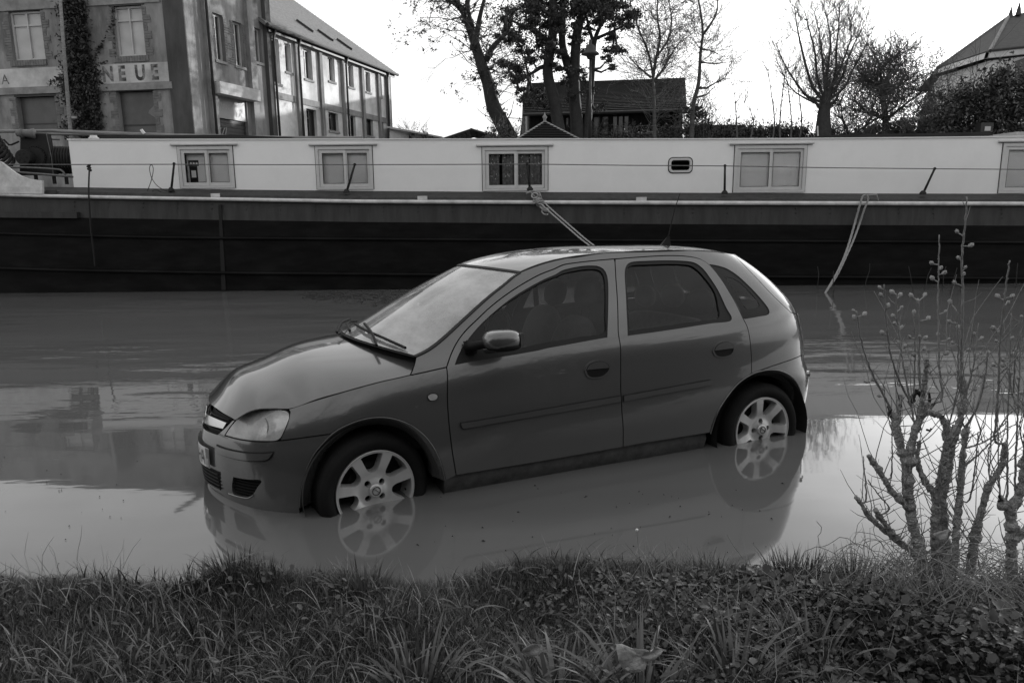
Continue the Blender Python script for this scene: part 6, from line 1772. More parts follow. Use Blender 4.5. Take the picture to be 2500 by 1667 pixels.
# bonnet, windscreen, roof, tailgate
hr = np.array(CAR['hood_rear_H'])[1:]
hr_far = [[0.783, 0.0], [0.792, 0.10]]
htop = np.array(CAR['headtop_H'])
hfr = np.array([[0.033, 0.0]] + CAR['hood_front_H'])
half = outline(np.vstack([hfr]), htop[:5], [htop[4], CAR['hood_seam_H'][0]], np.array(CAR['hood_seam_H']), np.array(CAR['hood_corner_H']), np.vstack([np.array(CAR['hood_rear_H'])[:0:-1], [[0.783, 0.0]]]), step=0.025)
full = np.vstack([half, (half * [1, -1])[::-1][1:-1]])
panel("bonnet", SH, full, M_PAINT, gap=0.003, grid=0.04, thick=0.008)
cowl = outline([[-0.035 * (1 - v * v) ** .8, v] for v in np.linspace(-.97, .97, 25)], [[0.0, .97], [0.03, .97]], [[0.03, .97], [0.03, -.97]], [[0.03, -.97], [0.0, -.97]], step=0.05)
panel("scuttle", SW, cowl, M_PLASTIC, off=-0.035, thick=0, gap=0, grid=0.06)
# wide dark box under the bonnet edge and scuttle so that nothing shows through
cmk("engine_bay", [(0.25, -.5, .45), (1.15, -.68, .45), (1.15, .68, .45), (0.25, .5, .45), (0.30, -.5, .66), (1.10, -.66, .86), (1.10, .66, .86), (0.30, .5, .66)], [(3, 2, 1, 0), (4, 5, 6, 7), (0, 1, 5, 4), (1, 2, 6, 5), (2, 3, 7, 6), (3, 0, 4, 7)], M_BLACK)
wso = outline([[0.0, -1.0], [0.0, 1.0]], [[0, 1.0], [1.0, 1.0]], [[1.0, 1.0], [1.0, -1.0]], [[1.0, -1.0], [0, -1.0]], step=0.04)
wsi = outline([[0.055, -0.955], [0.055, 0.955]], [[0.055, 0.955], [0.972, 0.965]], [[0.972, 0.965], [0.972, -0.965]], [[0.972, -0.965], [0.055, -0.955]], step=0.04)
panel("windscreen", SW, wso, M_WSGLASS, off=-0.004, thick=0, gap=0.004, grid=0.05)
panel("windscreen_frit", SW, wso, M_RUBBER, holes=[wsi], off=-0.009, thick=0, gap=-0.01, grid=0.06)
E_ = outline([[-0.012, 0.985], [1.0, 0.985]], [[1.0, 0.985], [1.0, 1.012]], [[1.0, 1.012], [-0.012, 1.012]], [[-0.012, 1.012], [-0.012, 0.985]], step=0.03)
for sd in (1, -1): panel("windscreen_seal", SW, E_, M_RUBBER, side=sd, off=0.001, thick=0.006, gap=0, grid=0.05)
T_ = outline([[0.992, -1.0], [0.992, 1.0]], [[0.992, 1.0], [1.014, 1.0]], [[1.014, 1.0], [1.014, -1.0]], [[1.014, -1.0], [0.992, -1.0]], step=0.03)
panel("windscreen_seal", SW, T_, M_RUBBER, off=0.002, thick=0.006, gap=0, grid=0.05)
rfo = outline([[S0 + 0.006, -1.0], [S0 + 0.006, 1.0]], [[S0 + 0.006, 1.0], [S1, 1.0]], [[S1, 1.0], [S1, -1.0]], [[S1, -1.0], [S0 + 0.006, -1.0]], step=0.03)
panel("roof", SR, rfo, M_PAINT, gap=0.0035, grid=0.05, scale=(1, 0.5))
# black roof moulding beside the roof skin
for sd in (1, -1):
    uv = np.array([[s, 1.0] for s in np.linspace(S0 + 0.01, S1 - 0.03, 60)])
    P_ = SR(uv) * [1, sd, 1] + [0, 0, -0.006]
    CB().tube([tuple(p) for p in P_], 0.007, 6).put("roof_moulding", M_RUBBER, None, True)
tgw = outline([[4.30, 1.07], [4.28, 1.15], [4.30, 1.27], [4.36, 1.32]], [[4.36, 1.32], [TMAX, 1.33]], [[TMAX, 1.33], [TMAX, 1.06]], [[TMAX, 1.06], [4.30, 1.07]], step=0.04)
tg = outline(A['tg_seam'][1:], [A['tg_seam'][-1], [TQ, 0.99]], [[TQ, 0.99], [TQ, 0.745]], [[TQ, 0.745], [TMAX, 0.725]], [[TMAX, 0.725], [TMAX, 1.405]], [[TMAX, 1.405], A['tg_seam'][1]])
for sd in (1, -1):
    panel("tailgate", SB, tg, M_PAINT, holes=[tgw], side=sd, grid=0.045)
    panel("rear_window", SB, tgw, M_CGLASS, side=sd, off=-0.006, thick=0, gap=-0.006, grid=0.08)
# the roof end over the tailgate
cmk("roof_lip", [(3.10, -.49, 1.405), (3.10, .49, 1.405), (3.30, .44, 1.36), (3.30, -.44, 1.36), (3.10, -.49, 1.375), (3.10, .49, 1.375), (3.30, .44, 1.34), (3.30, -.44, 1.34)], [(0, 1, 2, 3), (7, 6, 5, 4), (0, 4, 5, 1), (1, 5, 6, 2), (2, 6, 7, 3), (3, 7, 4, 0)], M_TRIM)
# aerial
def antenna():
    c = Vector((3.06, 0, SR(np.array([[3.06, 0.0]]))[0][2]))
    b = CB().add([(c.x - .045, -.014, c.z), (c.x + .03, -.016, c.z), (c.x + .03, .016, c.z), (c.x - .045, .014, c.z), (c.x + .012, 0, c.z + .062), (c.x + .03, 0, c.z + .06)], [(0, 1, 5, 4), (2, 3, 4, 5), (1, 2, 5), (3, 0, 4), (3, 2, 1, 0)])
    b.tube([(c.x + .018, 0, c.z + .05), (c.x + .045, 0, c.z + .16), (c.x + .075, 0, c.z + .26), (c.x + .115, 0, c.z + .36)], [.0042, .0036, .003, .0024], 6)
    b.put("aerial", M_PLASTIC)
antenna()
# wipers
def wiper(pts, r, off, name="wiper"):
    uv = np.array(pts); P_ = SW(uv) + surf_normals(SW, uv) * np.array(off)[:, None]
    P_ = resample(P_, 0.02)
    CB().tube([tuple(p) for p in P_], r, 6).put(name, M_PLASTIC)
wiper([(-0.035, 0.70), (0.05, 0.50), (0.125, 0.18)], 0.008, (0.02, 0.035, 0.03))
wiper([(0.03, 0.88), (0.065, 0.60), (0.085, 0.30), (0.10, 0.0), (0.105, -0.12)], 0.008, (0.012, 0.016, 0.016, 0.016, 0.012), "wiper_blade")
wiper([(-0.045, 0.05), (0.02, -0.25), (0.06, -0.55)], 0.008, (0.02, 0.035, 0.03))
wiper([(0.03, 0.10), (0.055, -0.20), (0.06, -0.5), (0.05, -0.80)], 0.008, (0.012, 0.016, 0.016, 0.012), "wiper_blade")

# door mirrors
def mirror(sd):
    y = lambda v: v * sd
    b = CB(); c = (1.437, y(0.925), 1.040)
    M = Matrix.Rotation(R(-6) * sd, 3, 'Z')
    b.blob(c, 0.098, 0.078, 0.052, 18, 12, 0.72, M)
    sh = b.put("door_mirror", M_PAINT, doors[sd][0], True)
    b = CB(); b.blob((c[0] + .008, c[1], c[2] - .030), 0.094, 0.074, 0.030, 18, 10, 0.8, M)
    b.put("mirror_underside", M_PLASTIC, sh and doors[sd][0], True)
    b = CB(); b.prism([(1.512, y(0.862), 1.005), (1.516, y(0.985), 1.010), (1.516, y(0.985), 1.072), (1.512, y(0.862), 1.068)], (0.02, 0, 0))
    b.put("mirror_glass", M_CHROME, doors[sd][0])
    b = CB(); b.tube([(1.315, y(0.765), 0.995), (1.325, y(0.80), 0.998), (1.36, y(0.85), 1.012), (1.41, y(0.88), 1.028)], [0.036, 0.026, 0.022, 0.03], 10)
    b.prism([(1.29, y(0.745), 1.02), (1.36, y(0.745), 1.02), (1.35, y(0.75), 0.955), (1.30, y(0.75), 0.955)], (0, y(0.035), 0))
    b.put("mirror_foot", M_PLASTIC, doors[sd][0], True)
mirror(1); mirror(-1)

# wheels
RIM, TYR = 0.2105, 0.296
def wheel(cx, sd, first, bolt0, steer):
    M = Matrix.Rotation(steer, 3, 'Z')
    C0 = Vector((cx, 0.765 * sd, 0.29))
    def T(P_):
        P_ = np.asarray(P_, float).reshape(-1, 3)
        return np.array([tuple(C0 + M @ Vector((p[0], p[1] * sd, p[2]))) for p in P_])
    # tyre
    prof = [(RIM - .002, -.022), (RIM + .006, -.008), (RIM + .022, 0.006), (RIM + .05, 0.010), (TYR - .022, 0.002), (TYR - .006, -.016), (TYR, -.032), (TYR, -.15), (TYR - .012, -.17), (RIM + .03, -.185), (RIM - .01, -.175)]
    n = 64; V, F = [], []
    for r, h in prof:
        for k in range(n):
            a = 2 * math.pi * k / n; V.append((r * math.cos(a), h, r * math.sin(a)))
    for i in range(len(prof) - 1):
        for k in range(n):
            F.append((i * n + k, i * n + (k + 1) % n, (i + 1) * n + (k + 1) % n, (i + 1) * n + k))
    F = F if sd > 0 else [f[::-1] for f in F]
    ty = cmk("wheel", T(V), F, M_TYRE, None, True)
    # tread grooves as real notched blocks on the shoulder
    tb = CB()
    for k in range(72):
        a = 2 * math.pi * k / 72; a2 = a + 0.05
        q = [(TYR - .004) * math.cos(a), (TYR - .004) * math.sin(a)]
        P4 = [(r * math.cos(x), h, r * math.sin(x)) for (x, r, h) in ((a, TYR - .012, -.008), (a2, TYR - .012, -.008), (a2, TYR + .003, -.045), (a, TYR + .003, -.045), (a, TYR - .03, -.045), (a2, TYR - .03, -.045))]
        tb.add(T(P4), [(0, 1, 2, 3), (0, 3, 4), (1, 5, 2), (0, 4, 5, 1)])
    tb.put("tread", M_TYRE, ty)["kind"] = "stuff"
    # alloy face: seven broad spokes, cut from one dished disc
    def dish(x, z):
        r = np.hypot(x, z)
        return -0.014 + 0.010 * np.clip((r - .06) / .12, 0, 1) ** 2 - 0.010 * np.exp(-((r - .078) / .030) ** 2)
    nr = 84
    rim_o = np.array([(RIM - .004) * np.array([math.cos(2 * math.pi * k / nr), math.sin(2 * math.pi * k / nr)]) for k in range(nr)])
    wins = []
    for k in range(7):
        a0 = R(first) + 2 * math.pi * k / 7
        pts = []
        hw_o, hw_i = 0.076, 0.030
        rr0, rr1 = 0.094, 0.198
        # rounded foot, straight sides, arc along the rim
        for t in np.linspace(-1, 1, 9):                       # foot, from +side to -side
            pts.append((rr0 + 0.020 * (abs(t) ** 2.5), -t * 0.031))
        for f in np.linspace(0.25, 1, 5):
            pts.append((rr0 + .02 + (0.186 - rr0 - .02) * f, -0.031 - (0.060 - 0.031) * f))
        for t in np.linspace(-1, 1, 9)[1:-1]:
            an = t * 0.315
            pts.append((rr1 * math.cos(an), rr1 * math.sin(an)))
        for f in np.linspace(1, 0.25, 5):
            pts.append((rr0 + .02 + (0.186 - rr0 - .02) * f, 0.031 + (0.060 - 0.031) * f))
        pts = np.array(pts[::1])
        # order by angle about the window's middle
        m_ = pts.mean(0); o_ = np.argsort(np.arctan2(pts[:, 1] - m_[1], pts[:, 0] - m_[0])); pts = pts[o_]
        c_, s_ = math.cos(a0), math.sin(a0)
        wins.append(np.stack([pts[:, 0] * c_ - pts[:, 1] * s_, pts[:, 0] * s_ + pts[:, 1] * c_], 1))
    bolts = []
    for k in range(4):
        a0 = R(bolt0) + math.pi / 2 * k
        c_ = 0.054 * np.array([math.cos(a0), math.sin(a0)])
        bolts.append(np.array([c_ + 0.0165 * np.array([math.cos(t), math.sin(t)]) for t in np.linspace(0, 2 * math.pi, 14, endpoint=False)]))
    loops = [rim_o] + wins + bolts
    pts = [Vector(p) for L_ in loops for p in L_]
    gg = []
    for r in np.arange(0.012, RIM - .015, 0.012):
        m_ = max(6, int(2 * math.pi * r / 0.013))
        gg += [(r * math.cos(2 * math.pi * k / m_), r * math.sin(2 * math.pi * k / m_)) for k in range(m_)]
    gg = np.array(gg); kk = np.ones(len(gg), bool); dd = np.full(len(gg), 9.0)
    for L_ in wins + bolts:
        kk &= ~inside(gg, L_); dd = np.minimum(dd, dist_poly(gg, L_))
    pts += [Vector(p) for p in gg[kk & (dd > .005)]]
    edges, n0 = [], 0
    for L_ in loops:
        edges += [(n0 + i, n0 + (i + 1) % len(L_)) for i in range(len(L_))]; n0 += len(L_)
    vo, eo, fo, *_r = delaunay_2d_cdt(pts, edges, [], 0, 1e-6)
    P2 = np.array([tuple(v) for v in vo]); Tt = np.array([f for f in fo if len(f) == 3]); cc = P2[Tt].mean(1)
    kk = inside(cc, rim_o)
    for L_ in wins + bolts: kk &= ~inside(cc, L_)
    Tt = Tt[kk]
    V = [(p[0], dish(p[0], p[1]), p[1]) for p in P2]; F = [tuple(t) for t in Tt]
    # face outward (+y)
    F2 = []
    for f in F:
        a, b_, c_ = (np.array(V[i]) for i in f)
        F2.append(f if np.cross(b_ - a, c_ - a)[1] > 0 else f[::-1])
    F = F2
    def wall(L_, steps):
        m_ = L_.mean(0); prev = None
        for sh, dp in steps:
            q = m_ + (L_ - m_) * sh
            base = len(V)
            for p, p0_ in zip(q, L_): V.append((p[0], dish(p0_[0], p0_[1]) + dp, p[1]))
            if prev is not None:
                k_ = len(L_)
                for i in range(k_): F.append((prev + i, prev + (i + 1) % k_, base + (i + 1) % k_, base + i))
            prev = base
    for L_ in wins: wall(L_, ((1, 0), (0.955, -.007))); wall(L_, ((0.955, -.007), (0.90, -.05)))
    for L_ in bolts: wall(L_, ((1, 0), (0.95, -.03)))
    # flange and barrel
    prof = [(RIM - .004, dish(RIM - .004, 0)), (RIM - .0035, -.001), (RIM, .001), (RIM + .0015, -.004), (RIM, -.022)]
    base = len(V)
    for r, h in prof:
        for k in range(nr):
            a = 2 * math.pi * k / nr; V.append((r * math.cos(a), h, r * math.sin(a)))
    for i in range(len(prof) - 1):
        for k in range(nr): F.append((base + i * nr + k, base + (i + 1) * nr + k, base + (i + 1) * nr + (k + 1) % nr, base + i * nr + (k + 1) % nr))
    F = F if sd > 0 else [f[::-1] for f in F]
    fo_ = cmk("rim", T(V), F, M_ALLOY, ty, False)
    me = fo_.data
    me.polygons.foreach_set("use_smooth", [i < len(F2) for i in range(len(me.polygons))])
    b = CB()
    V2, F2 = [], []
    for r, h in ((RIM - .006, -.02), (RIM - .012, -.05), (RIM - .02, -.15)):
        for k in range(48):
            a = 2 * math.pi * k / 48; V2.append((r * math.cos(a), h, r * math.sin(a)))
    for i in range(2):
        for k in range(48): F2.append((i * 48 + k, i * 48 + (k + 1) % 48, (i + 1) * 48 + (k + 1) % 48, (i + 1) * 48 + k))
    cmk("barrel", T(V2), F2, M_ALLOY, ty, True)
    # brake disc and dark back
    V3 = [(0.0, -.09, 0.0)] + [(0.13 * math.cos(a), -.09, 0.13 * math.sin(a)) for a in np.linspace(0, 2 * math.pi, 32, endpoint=False)]
    cmk("brake_disc", T(V3), [(0, 1 + i, 1 + (i + 1) % 32) for i in range(32)], M_RUST, ty)
    V3 = [(0.0, -.12, 0.0)] + [(0.2 * math.cos(a), -.12, 0.2 * math.sin(a)) for a in np.linspace(0, 2 * math.pi, 32, endpoint=False)]
    cmk("wheel_back", T(V3), [(0, 1 + i, 1 + (i + 1) % 32) for i in range(32)], M_BLACK, ty)
    # hub cap with emblem
    hc = CB()
    V4, F4 = [], []
    for r, h in ((0.036, -.012), (0.0345, -.003), (0.030, -.001), (0.0, 0.0005)):
        for k in range(28):
            a = 2 * math.pi * k / 28; V4.append((r * math.cos(a), h, r * math.sin(a)))
    for i in range(3):
        for k in range(28): F4.append((i * 28 + k, i * 28 + (k + 1) % 28, (i + 1) * 28 + (k + 1) % 28, (i + 1) * 28 + k))
    F4 = F4 if sd > 0 else [f[::-1] for f in F4]
    cmk("hub_cap", T(V4), F4, M_ALLOY, ty, True)
    tilt = R(-25)
    u = M @ Vector((math.cos(tilt), 0, math.sin(tilt))); v = M @ Vector((-math.sin(tilt), 0, math.cos(tilt))); nn_ = M @ Vector((0, sd, 0))
    emblem(C0 + nn_ * (-0.002), u, v, nn_, 0.021, ty, M_RUST)
    b = CB(); pv = T([(0.17, -.03, -.03), (0.165, -.012, -.03)])
    b.tube([tuple(pv[0]), tuple(pv[1])], 0.005, 6).put("valve", M_RUBBER, ty)
wheel(0.79, 1, 94, 44, -0.16)
wheel(3.281, 1, 97 + 180 / 7, 2, 0.0)
wheel(0.79, -1, 60, 30, -0.16)
wheel(3.281, -1, 80, 12, 0.0)

# cabin
def seat(x, y, hx, hz, bench=False):
    s = CB(); w = 0.25
    s.blob((x - 0.30, y, 0.60), 0.28, w, 0.11, 16, 10, 0.7)
    M = Matrix.Rotation(R(16), 3, 'Y')
    s.blob((x - 0.05, y, 0.78), 0.085, w - 0.01, 0.29, 16, 12, 0.75, M)
    st = s.put("seat", M_SEAT, None, True)
    CB().blob((hx, y, hz), 0.055, 0.128, 0.098, 16, 10, 0.85, M).put("headrest", M_SEAT, st, True)
    p = CB()
    for dy in (-0.05, 0.05): p.tube([(hx - .03, y + dy, hz - .2), (hx, y + dy, hz)], 0.006, 6)
    p.put("headrest_post", M_PLASTIC, st)
seat(2.16, 0.35, 2.245, 1.195)
seat(2.28, -0.36, 2.372, 1.14)
s = CB(); s.blob((2.80, 0, 0.60), 0.26, 0.62, 0.11, 18, 8, 0.6); s.blob((3.03, 0, 0.74), 0.08, 0.62, 0.25, 18, 10, 0.6, Matrix.Rotation(R(18), 3, 'Y'))
bench = s.put("rear_bench", M_SEAT, None, True)
for y, x, z in ((0.40, 3.06, 1.10), (0.0, 3.117, 1.105), (-0.37, 3.13, 1.075)):
    CB().blob((x, y, z), 0.05, 0.125, 0.085, 16, 10, 0.9).put("headrest", M_SEAT, bench, True)
d = CB(); d.prism([(1.05, -.70, .72), (1.05, -.70, .93), (1.28, -.68, .985), (1.50, -.68, .95), (1.58, -.68, .74)], (0, 1.38, 0)); d.put("dashboard", M_TRIM)
b = CB(); b.tube([(1.62 + 0.09 * math.sin(t) * 0.5, 0.36 + 0.19 * math.cos(t), 0.95 + 0.175 * math.sin(t)) for t in np.linspace(0, 2 * math.pi, 29)], 0.014, 7)
b.tube([(1.62, 0.18, 0.95), (1.60, 0.36, 0.94), (1.62, 0.54, 0.95)], 0.02, 6); b.tube([(1.60, 0.36, 0.94), (1.45, 0.36, 0.88)], 0.03, 7)
b.put("steering_wheel", M_PLASTIC, None, True)
cmk("floor_pan", [(0.4, -.72, .20), (3.6, -.72, .20), (3.6, .72, .20), (0.4, .72, .20)], [(0, 1, 2, 3)], M_BLACK)
b = CB(); b.blob((1.56, 0.0, 1.315), 0.012, 0.11, 0.032, 12, 8, 0.8); b.tube([(1.55, 0, 1.33), (1.62, 0, 1.385)], 0.008, 6); b.put("inside_mirror", M_PLASTIC, None, True)
for sd in (1, -1):
    # seat belts hanging at the pillars
    CB().prism([(2.30, .60 * sd, 1.22), (2.34, .60 * sd, 1.22), (2.40, .66 * sd, .75), (2.36, .66 * sd, .75)], (0, 0.004, 0)).put("seat_belt", M_PIPE)

# ------------------------------------------------------------------ grass on the near bank
def leaf_mat(name, v, var, rough=0.55, sub=0.14):
    m = bpy.data.materials.new(name); m.use_nodes = True
    N, L = m.node_tree.nodes, m.node_tree.links
    b = N["Principled BSDF"]; b.inputs["Roughness"].default_value = rough
    at_ = N.new("ShaderNodeAttribute"); at_.attribute_name = "shade"
    r = N.new("ShaderNodeMapRange")
    r.inputs["To Min"].default_value = v * (1 - var); r.inputs["To Max"].default_value = v * (1 + var)
    L.new(at_.outputs["Fac"], r.inputs["Value"]); L.new(r.outputs[0], b.inputs["Base Color"])
    out = N["Material Output"]
    tr = N.new("ShaderNodeBsdfTranslucent"); L.new(r.outputs[0], tr.inputs[0])
    mx = N.new("ShaderNodeMixShader"); mx.inputs[0].default_value = sub
    L.new(b.outputs[0], mx.inputs[1]); L.new(tr.outputs[0], mx.inputs[2]); L.new(mx.outputs[0], out.inputs["Surface"])
    return m
M_GRASS = leaf_mat("grass_blade", 0.056, 0.8, 0.27)
M_BROAD = leaf_mat("broad_blade", 0.080, 0.65, 0.25)
M_WEED = leaf_mat("weed_leaf", 0.036, 0.8, 0.30)
M_STRAW = leaf_mat("dry_straw", 0.21, 0.5, 0.8, 0.1)
def shade_attr(o, vals):
    a = o.data.attributes.new("shade", 'FLOAT', 'POINT'); a.data.foreach_set("value", np.asarray(vals, np.float32))
def blades(name, label, pos, h, w, lean, seed, m, nseg=4, curl=1.0, az=None):
    """grass: each blade a bent tapering strip of its own"""
    g = np.random.default_rng(seed); n = len(pos)
    az = g.uniform(0, 2 * np.pi, n) if az is None else az
    dirv = np.stack([np.cos(az), np.sin(az)], 1); per = np.stack([-dirv[:, 1], dirv[:, 0]], 1)
    tw = g.uniform(-.6, .6, n)
    t = np.linspace(0, 1, nseg + 1)
    ang = lean[:, None] * (0.35 + t[None] * 1.25 * curl)          # bend grows along the blade
    ds = h[:, None] / nseg
    hx = np.concatenate([np.zeros((n, 1)), np.cumsum(np.sin(ang[:, :-1]) * ds, 1)], 1)
    hz = np.concatenate([np.zeros((n, 1)), np.cumsum(np.cos(ang[:, :-1]) * ds, 1)], 1)
    wd = w[:, None] * (1 - t[None] ** 1.8) * (0.6 + 0.8 * np.sin(np.pi * np.clip(t[None] * .8 + .15, 0, 1))) * 0.5
    wd[:, -1] = w * 0.02
    cx = pos[:, 0][:, None] + dirv[:, 0][:, None] * hx; cy = pos[:, 1][:, None] + dirv[:, 1][:, None] * hx; cz = pos[:, 2][:, None] + hz
    px_ = per[:, 0][:, None] * np.cos(tw)[:, None]; py_ = per[:, 1][:, None] * np.cos(tw)[:, None]; pz_ = np.sin(tw)[:, None]
    Lf = np.stack([cx - px_ * wd, cy - py_ * wd, cz - pz_ * wd], -1); Rt = np.stack([cx + px_ * wd, cy + py_ * wd, cz + pz_ * wd], -1)
    V = np.stack([Lf, Rt], 2).reshape(n, -1, 3); k = (nseg + 1) * 2
    base = np.arange(n)[:, None] * k; s = np.arange(nseg)[None] * 2
    F = np.stack([base + s, base + s + 1, base + s + 3, base + s + 2], -1).reshape(-1, 4)
    o = mk(name, V.reshape(-1, 3), F, m, None, smooth=True)
    sh = np.repeat(np.clip(g.normal(.5, .25, n), 0, 1), k)
    shade_attr(o, sh)
    o["kind"] = "stuff"; o["label"] = label
    return o
def scatter(n, seed, x0=-2.3, x1=2.5, y0=0.9, y1=2.86, dens=None):
    g = np.random.default_rng(seed); out = []
    while len(out) < n:
        x = g.uniform(x0, x1, n); y = g.uniform(y0, y1, n); z = bank_z(x, y)
        k = (z > 0.0) & (np.abs(x) < 0.78 * y + 0.35)
        if dens is not None: k &= g.uniform(0, 1, n) < dens(x, y)
        out += list(np.stack([x, y, z - .01], 1)[k])
    return np.array(out[:n])
def clumps(x, y, f=2.2, ph=0.0):
    return 0.5 + 0.5 * np.sin(x * f * 2.1 + ph + 1.7 * np.sin(y * f * 1.9 + ph)) * np.sin(y * f * 2.7 + 1.3 * np.sin(x * f * 1.3 + 2 * ph))
def left_bias(x, y): return np.clip(1.0 - np.clip((x - 0.2) / 1.6, 0, .72), 0, 1) * (0.45 + 0.55 * clumps(x, y, 3.1))
P_ = scatter(135000, 1, dens=left_bias); g = np.random.default_rng(2); n = len(P_)
cl = clumps(P_[:, 0], P_[:, 1], 2.6, .7)
blades("grass", "short tangled grass over the bank", P_, g.uniform(.028, .075, n) * (0.6 + .7 * cl), g.uniform(.0014, .0030, n), g.uniform(.15, 1.35, n), 3, M_GRASS, az=g.normal(0, 1.6, n) + 3 * cl)
P_ = scatter(6200, 5, dens=lambda x, y: (.15 + .85 * clumps(x, y, 1.9, 2.0) ** 1.5) * (.5 + .5 * np.exp(-((x - .35) / .8) ** 2)) * (.45 + .55 * (y < 2.45))); n = len(P_)
g = np.random.default_rng(6)
blades("grass", "longer broad grass blades arching over the bank", P_, g.uniform(.07, .20, n) * (.75 + .5 * clumps(P_[:, 0], P_[:, 1], 1.9, 2.0)), g.uniform(.003, .0068, n), g.uniform(.5, 1.6, n), 6, M_BROAD, 6, 1.2)
def tuft(cx, cy, n, h, w, seed, lean=(.1, 1.2), r=.10):
    g = np.random.default_rng(seed); a = g.uniform(0, 6.283, n); q = r * np.sqrt(g.uniform(0, 1, n))
    x, y = cx + q * np.cos(a), cy + q * np.sin(a)
    return np.stack([x, y, bank_z(x, y) - .01], 1), h * g.uniform(.35, .9, n), w * g.uniform(.7, 1.3, n), g.uniform(*lean, n), a
T_ = [tuft(*a) for a in ((-1.06, 2.56, 230, .17, .0045, 1), (-.93, 2.52, 160, .13, .005, 2), (-1.2, 2.5, 150, .12, .005, 9), (-.55, 2.46, 220, .17, .006, 3), (.34, 1.78, 90, .34, .011, 4, (.3, 1.5)), (.12, 1.75, 60, .30, .011, 5, (.4, 1.5)), (-.27, 1.86, 60, .26, .009, 6, (.3, 1.3)), (.62, 1.86, 70, .30, .009, 7, (.2, 1.3)), (.9, 2.0, 80, .26, .007, 8), (1.30, 2.6, 130, .21, .0045, 10, (.1, .9)), (1.12, 2.58, 110, .18, .0045, 11), (1.9, 2.5, 70, .14, .004, 12), (-1.62, 2.66, 60, .16, .004, 13), (.2, 2.55, 80, .14, .004, 14), (.75, 2.6, 120, .15, .004, 15), (1.05, 2.6, 120, .17, .005, 16))]
blades("grass", "standing tufts of coarse grass along the water's edge", *(np.concatenate([t[i] for t in T_]) for i in range(4)), 77, M_BROAD, 6, 1.1, az=np.concatenate([t[4] for t in T_]))
# weeds: lobed leaves on short stalks
def weeds(name, label, n, seed, size, m, dens, hmax=.12):
    P_ = scatter(n, seed, dens=dens); g = np.random.default_rng(seed + 1)
    az = g.uniform(0, 6.283, n); tilt = g.normal(.45, .35, n); s = size * g.uniform(.35, 1.7, n); hh = g.uniform(.01, hmax, n) * (.4 + .6 * clumps(P_[:, 0], P_[:, 1], 2.3, 4)) * np.clip((2.75 - P_[:, 1]) * 2.6, .2, 1)
    prof = np.array([(0, 0, 0), (.25, .30, .04), (.45, .26, .07), (.62, .38, .05), (.8, .20, .0), (1.0, 0, -.08), (.8, -.20, .0), (.62, -.38, .05), (.45, -.26, .07), (.25, -.30, .04), (.5, 0, -.02)])
    c, s_ = np.cos(az), np.sin(az); ct, st = np.cos(tilt), np.sin(tilt)
    u, v, w_ = (prof[:, i][None] * s[:, None] for i in range(3))
    x1 = u * ct[:, None] - w_ * st[:, None]; z1 = u * st[:, None] + w_ * ct[:, None]
    V = np.stack([P_[:, 0][:, None] + x1 * c[:, None] - v * s_[:, None], P_[:, 1][:, None] + x1 * s_[:, None] + v * c[:, None], P_[:, 2][:, None] + hh[:, None] + z1], -1)
    base = np.arange(n)[:, None] * 11
    F = np.concatenate([np.stack([base[:, 0] + 10, base[:, 0] + i, base[:, 0] + (i + 1) % 10], -1) for i in range(10)])
    o = mk(name, V.reshape(-1, 3), F, m, None, smooth=False)
    shade_attr(o, np.repeat(np.clip(g.normal(.5, .25, n), 0, 1), 11)); o["kind"] = "stuff"; o["label"] = label
weeds("weeds", "low leafy weeds among the grass", 11000, 31, .017, M_WEED, lambda x, y: (.12 + .9 * np.clip((x + .2) / 1.2, 0, 1)) * (.08 + .92 * clumps(x, y, 2.0, 1.0)) * np.clip(1.15 - np.clip((x - .9) * (y - 2.2) * 5, 0, 1), .12, 1), .13)
weeds("weeds", "larger dark nettle leaves on the right of the bank", 6000, 33, .026, M_WEED, lambda x, y: np.clip((x - .3) / 1.0, 0, 1) * (.1 + .9 * clumps(x, y, 2.5, 3.0)) * np.clip(1.15 - np.clip((x - .9) * (y - 2.2) * 5, 0, 1), .1, 1), .13)
# dry stalks and thin stems
def stalks(n, seed, x0, x1, y0, y1, h, label, r=.0011, lean=.5):
    g = random.Random(seed); b = MB()
    for k in range(n):
        x, y = g.uniform(x0, x1), g.uniform(y0, y1); z = float(bank_z(np.array([x]), np.array([y]))[0])
        d = Vector((g.gauss(0, lean), g.gauss(0, lean * .7), 1)).normalized(); p = Vector((x, y, z)); pts = [p]
        L_ = h * g.uniform(.5, 1.2)
        for i in range(5):
            d = (d + Vector((g.gauss(0, .22), g.gauss(0, .2), g.gauss(-.02, .15)))).normalized(); p = p + d * L_ / 5; pts.append(p)
        b.tube(pts, [r] * 5 + [r * .5], 3, cap=False)
    o = b.build("dry_stalks", M_STRAW, None); o["kind"] = "stuff"; o["label"] = label
    gg = np.random.default_rng(seed); shade_attr(o, np.repeat(gg.uniform(0, 1, n), 18))
stalks(420, 81, 1.15, 2.3, 2.1, 2.6, .22, "dry bleached stalks tangled round the pruned shrub", .0012, .8)
stalks(150, 82, .2, 2.1, 1.45, 2.5, .22, "scattered dead stems on the right of the bank", .0012, .7)
stalks(110, 83, .48, .82, 2.52, 2.74, .13, "small dead flower stalks standing at the water's edge", .0010, .16)
stalks(36, 84, -1.9, -1.55, 2.6, 2.76, .2, "few thin stalks at the left of the water's edge", .0010, .35)

def litter(n, seed):
    P_ = scatter(n, seed); g = np.random.default_rng(seed); az = g.uniform(0, 6.283, n)
    blades("dead_grass", "bleached dead blades lying flat among the grass", P_ + [0, 0, .025], g.uniform(.04, .14, n), g.uniform(.0016, .004, n), g.uniform(1.0, 1.7, n), seed, M_STRAW, 3, .3, az)
litter(1500, 91)

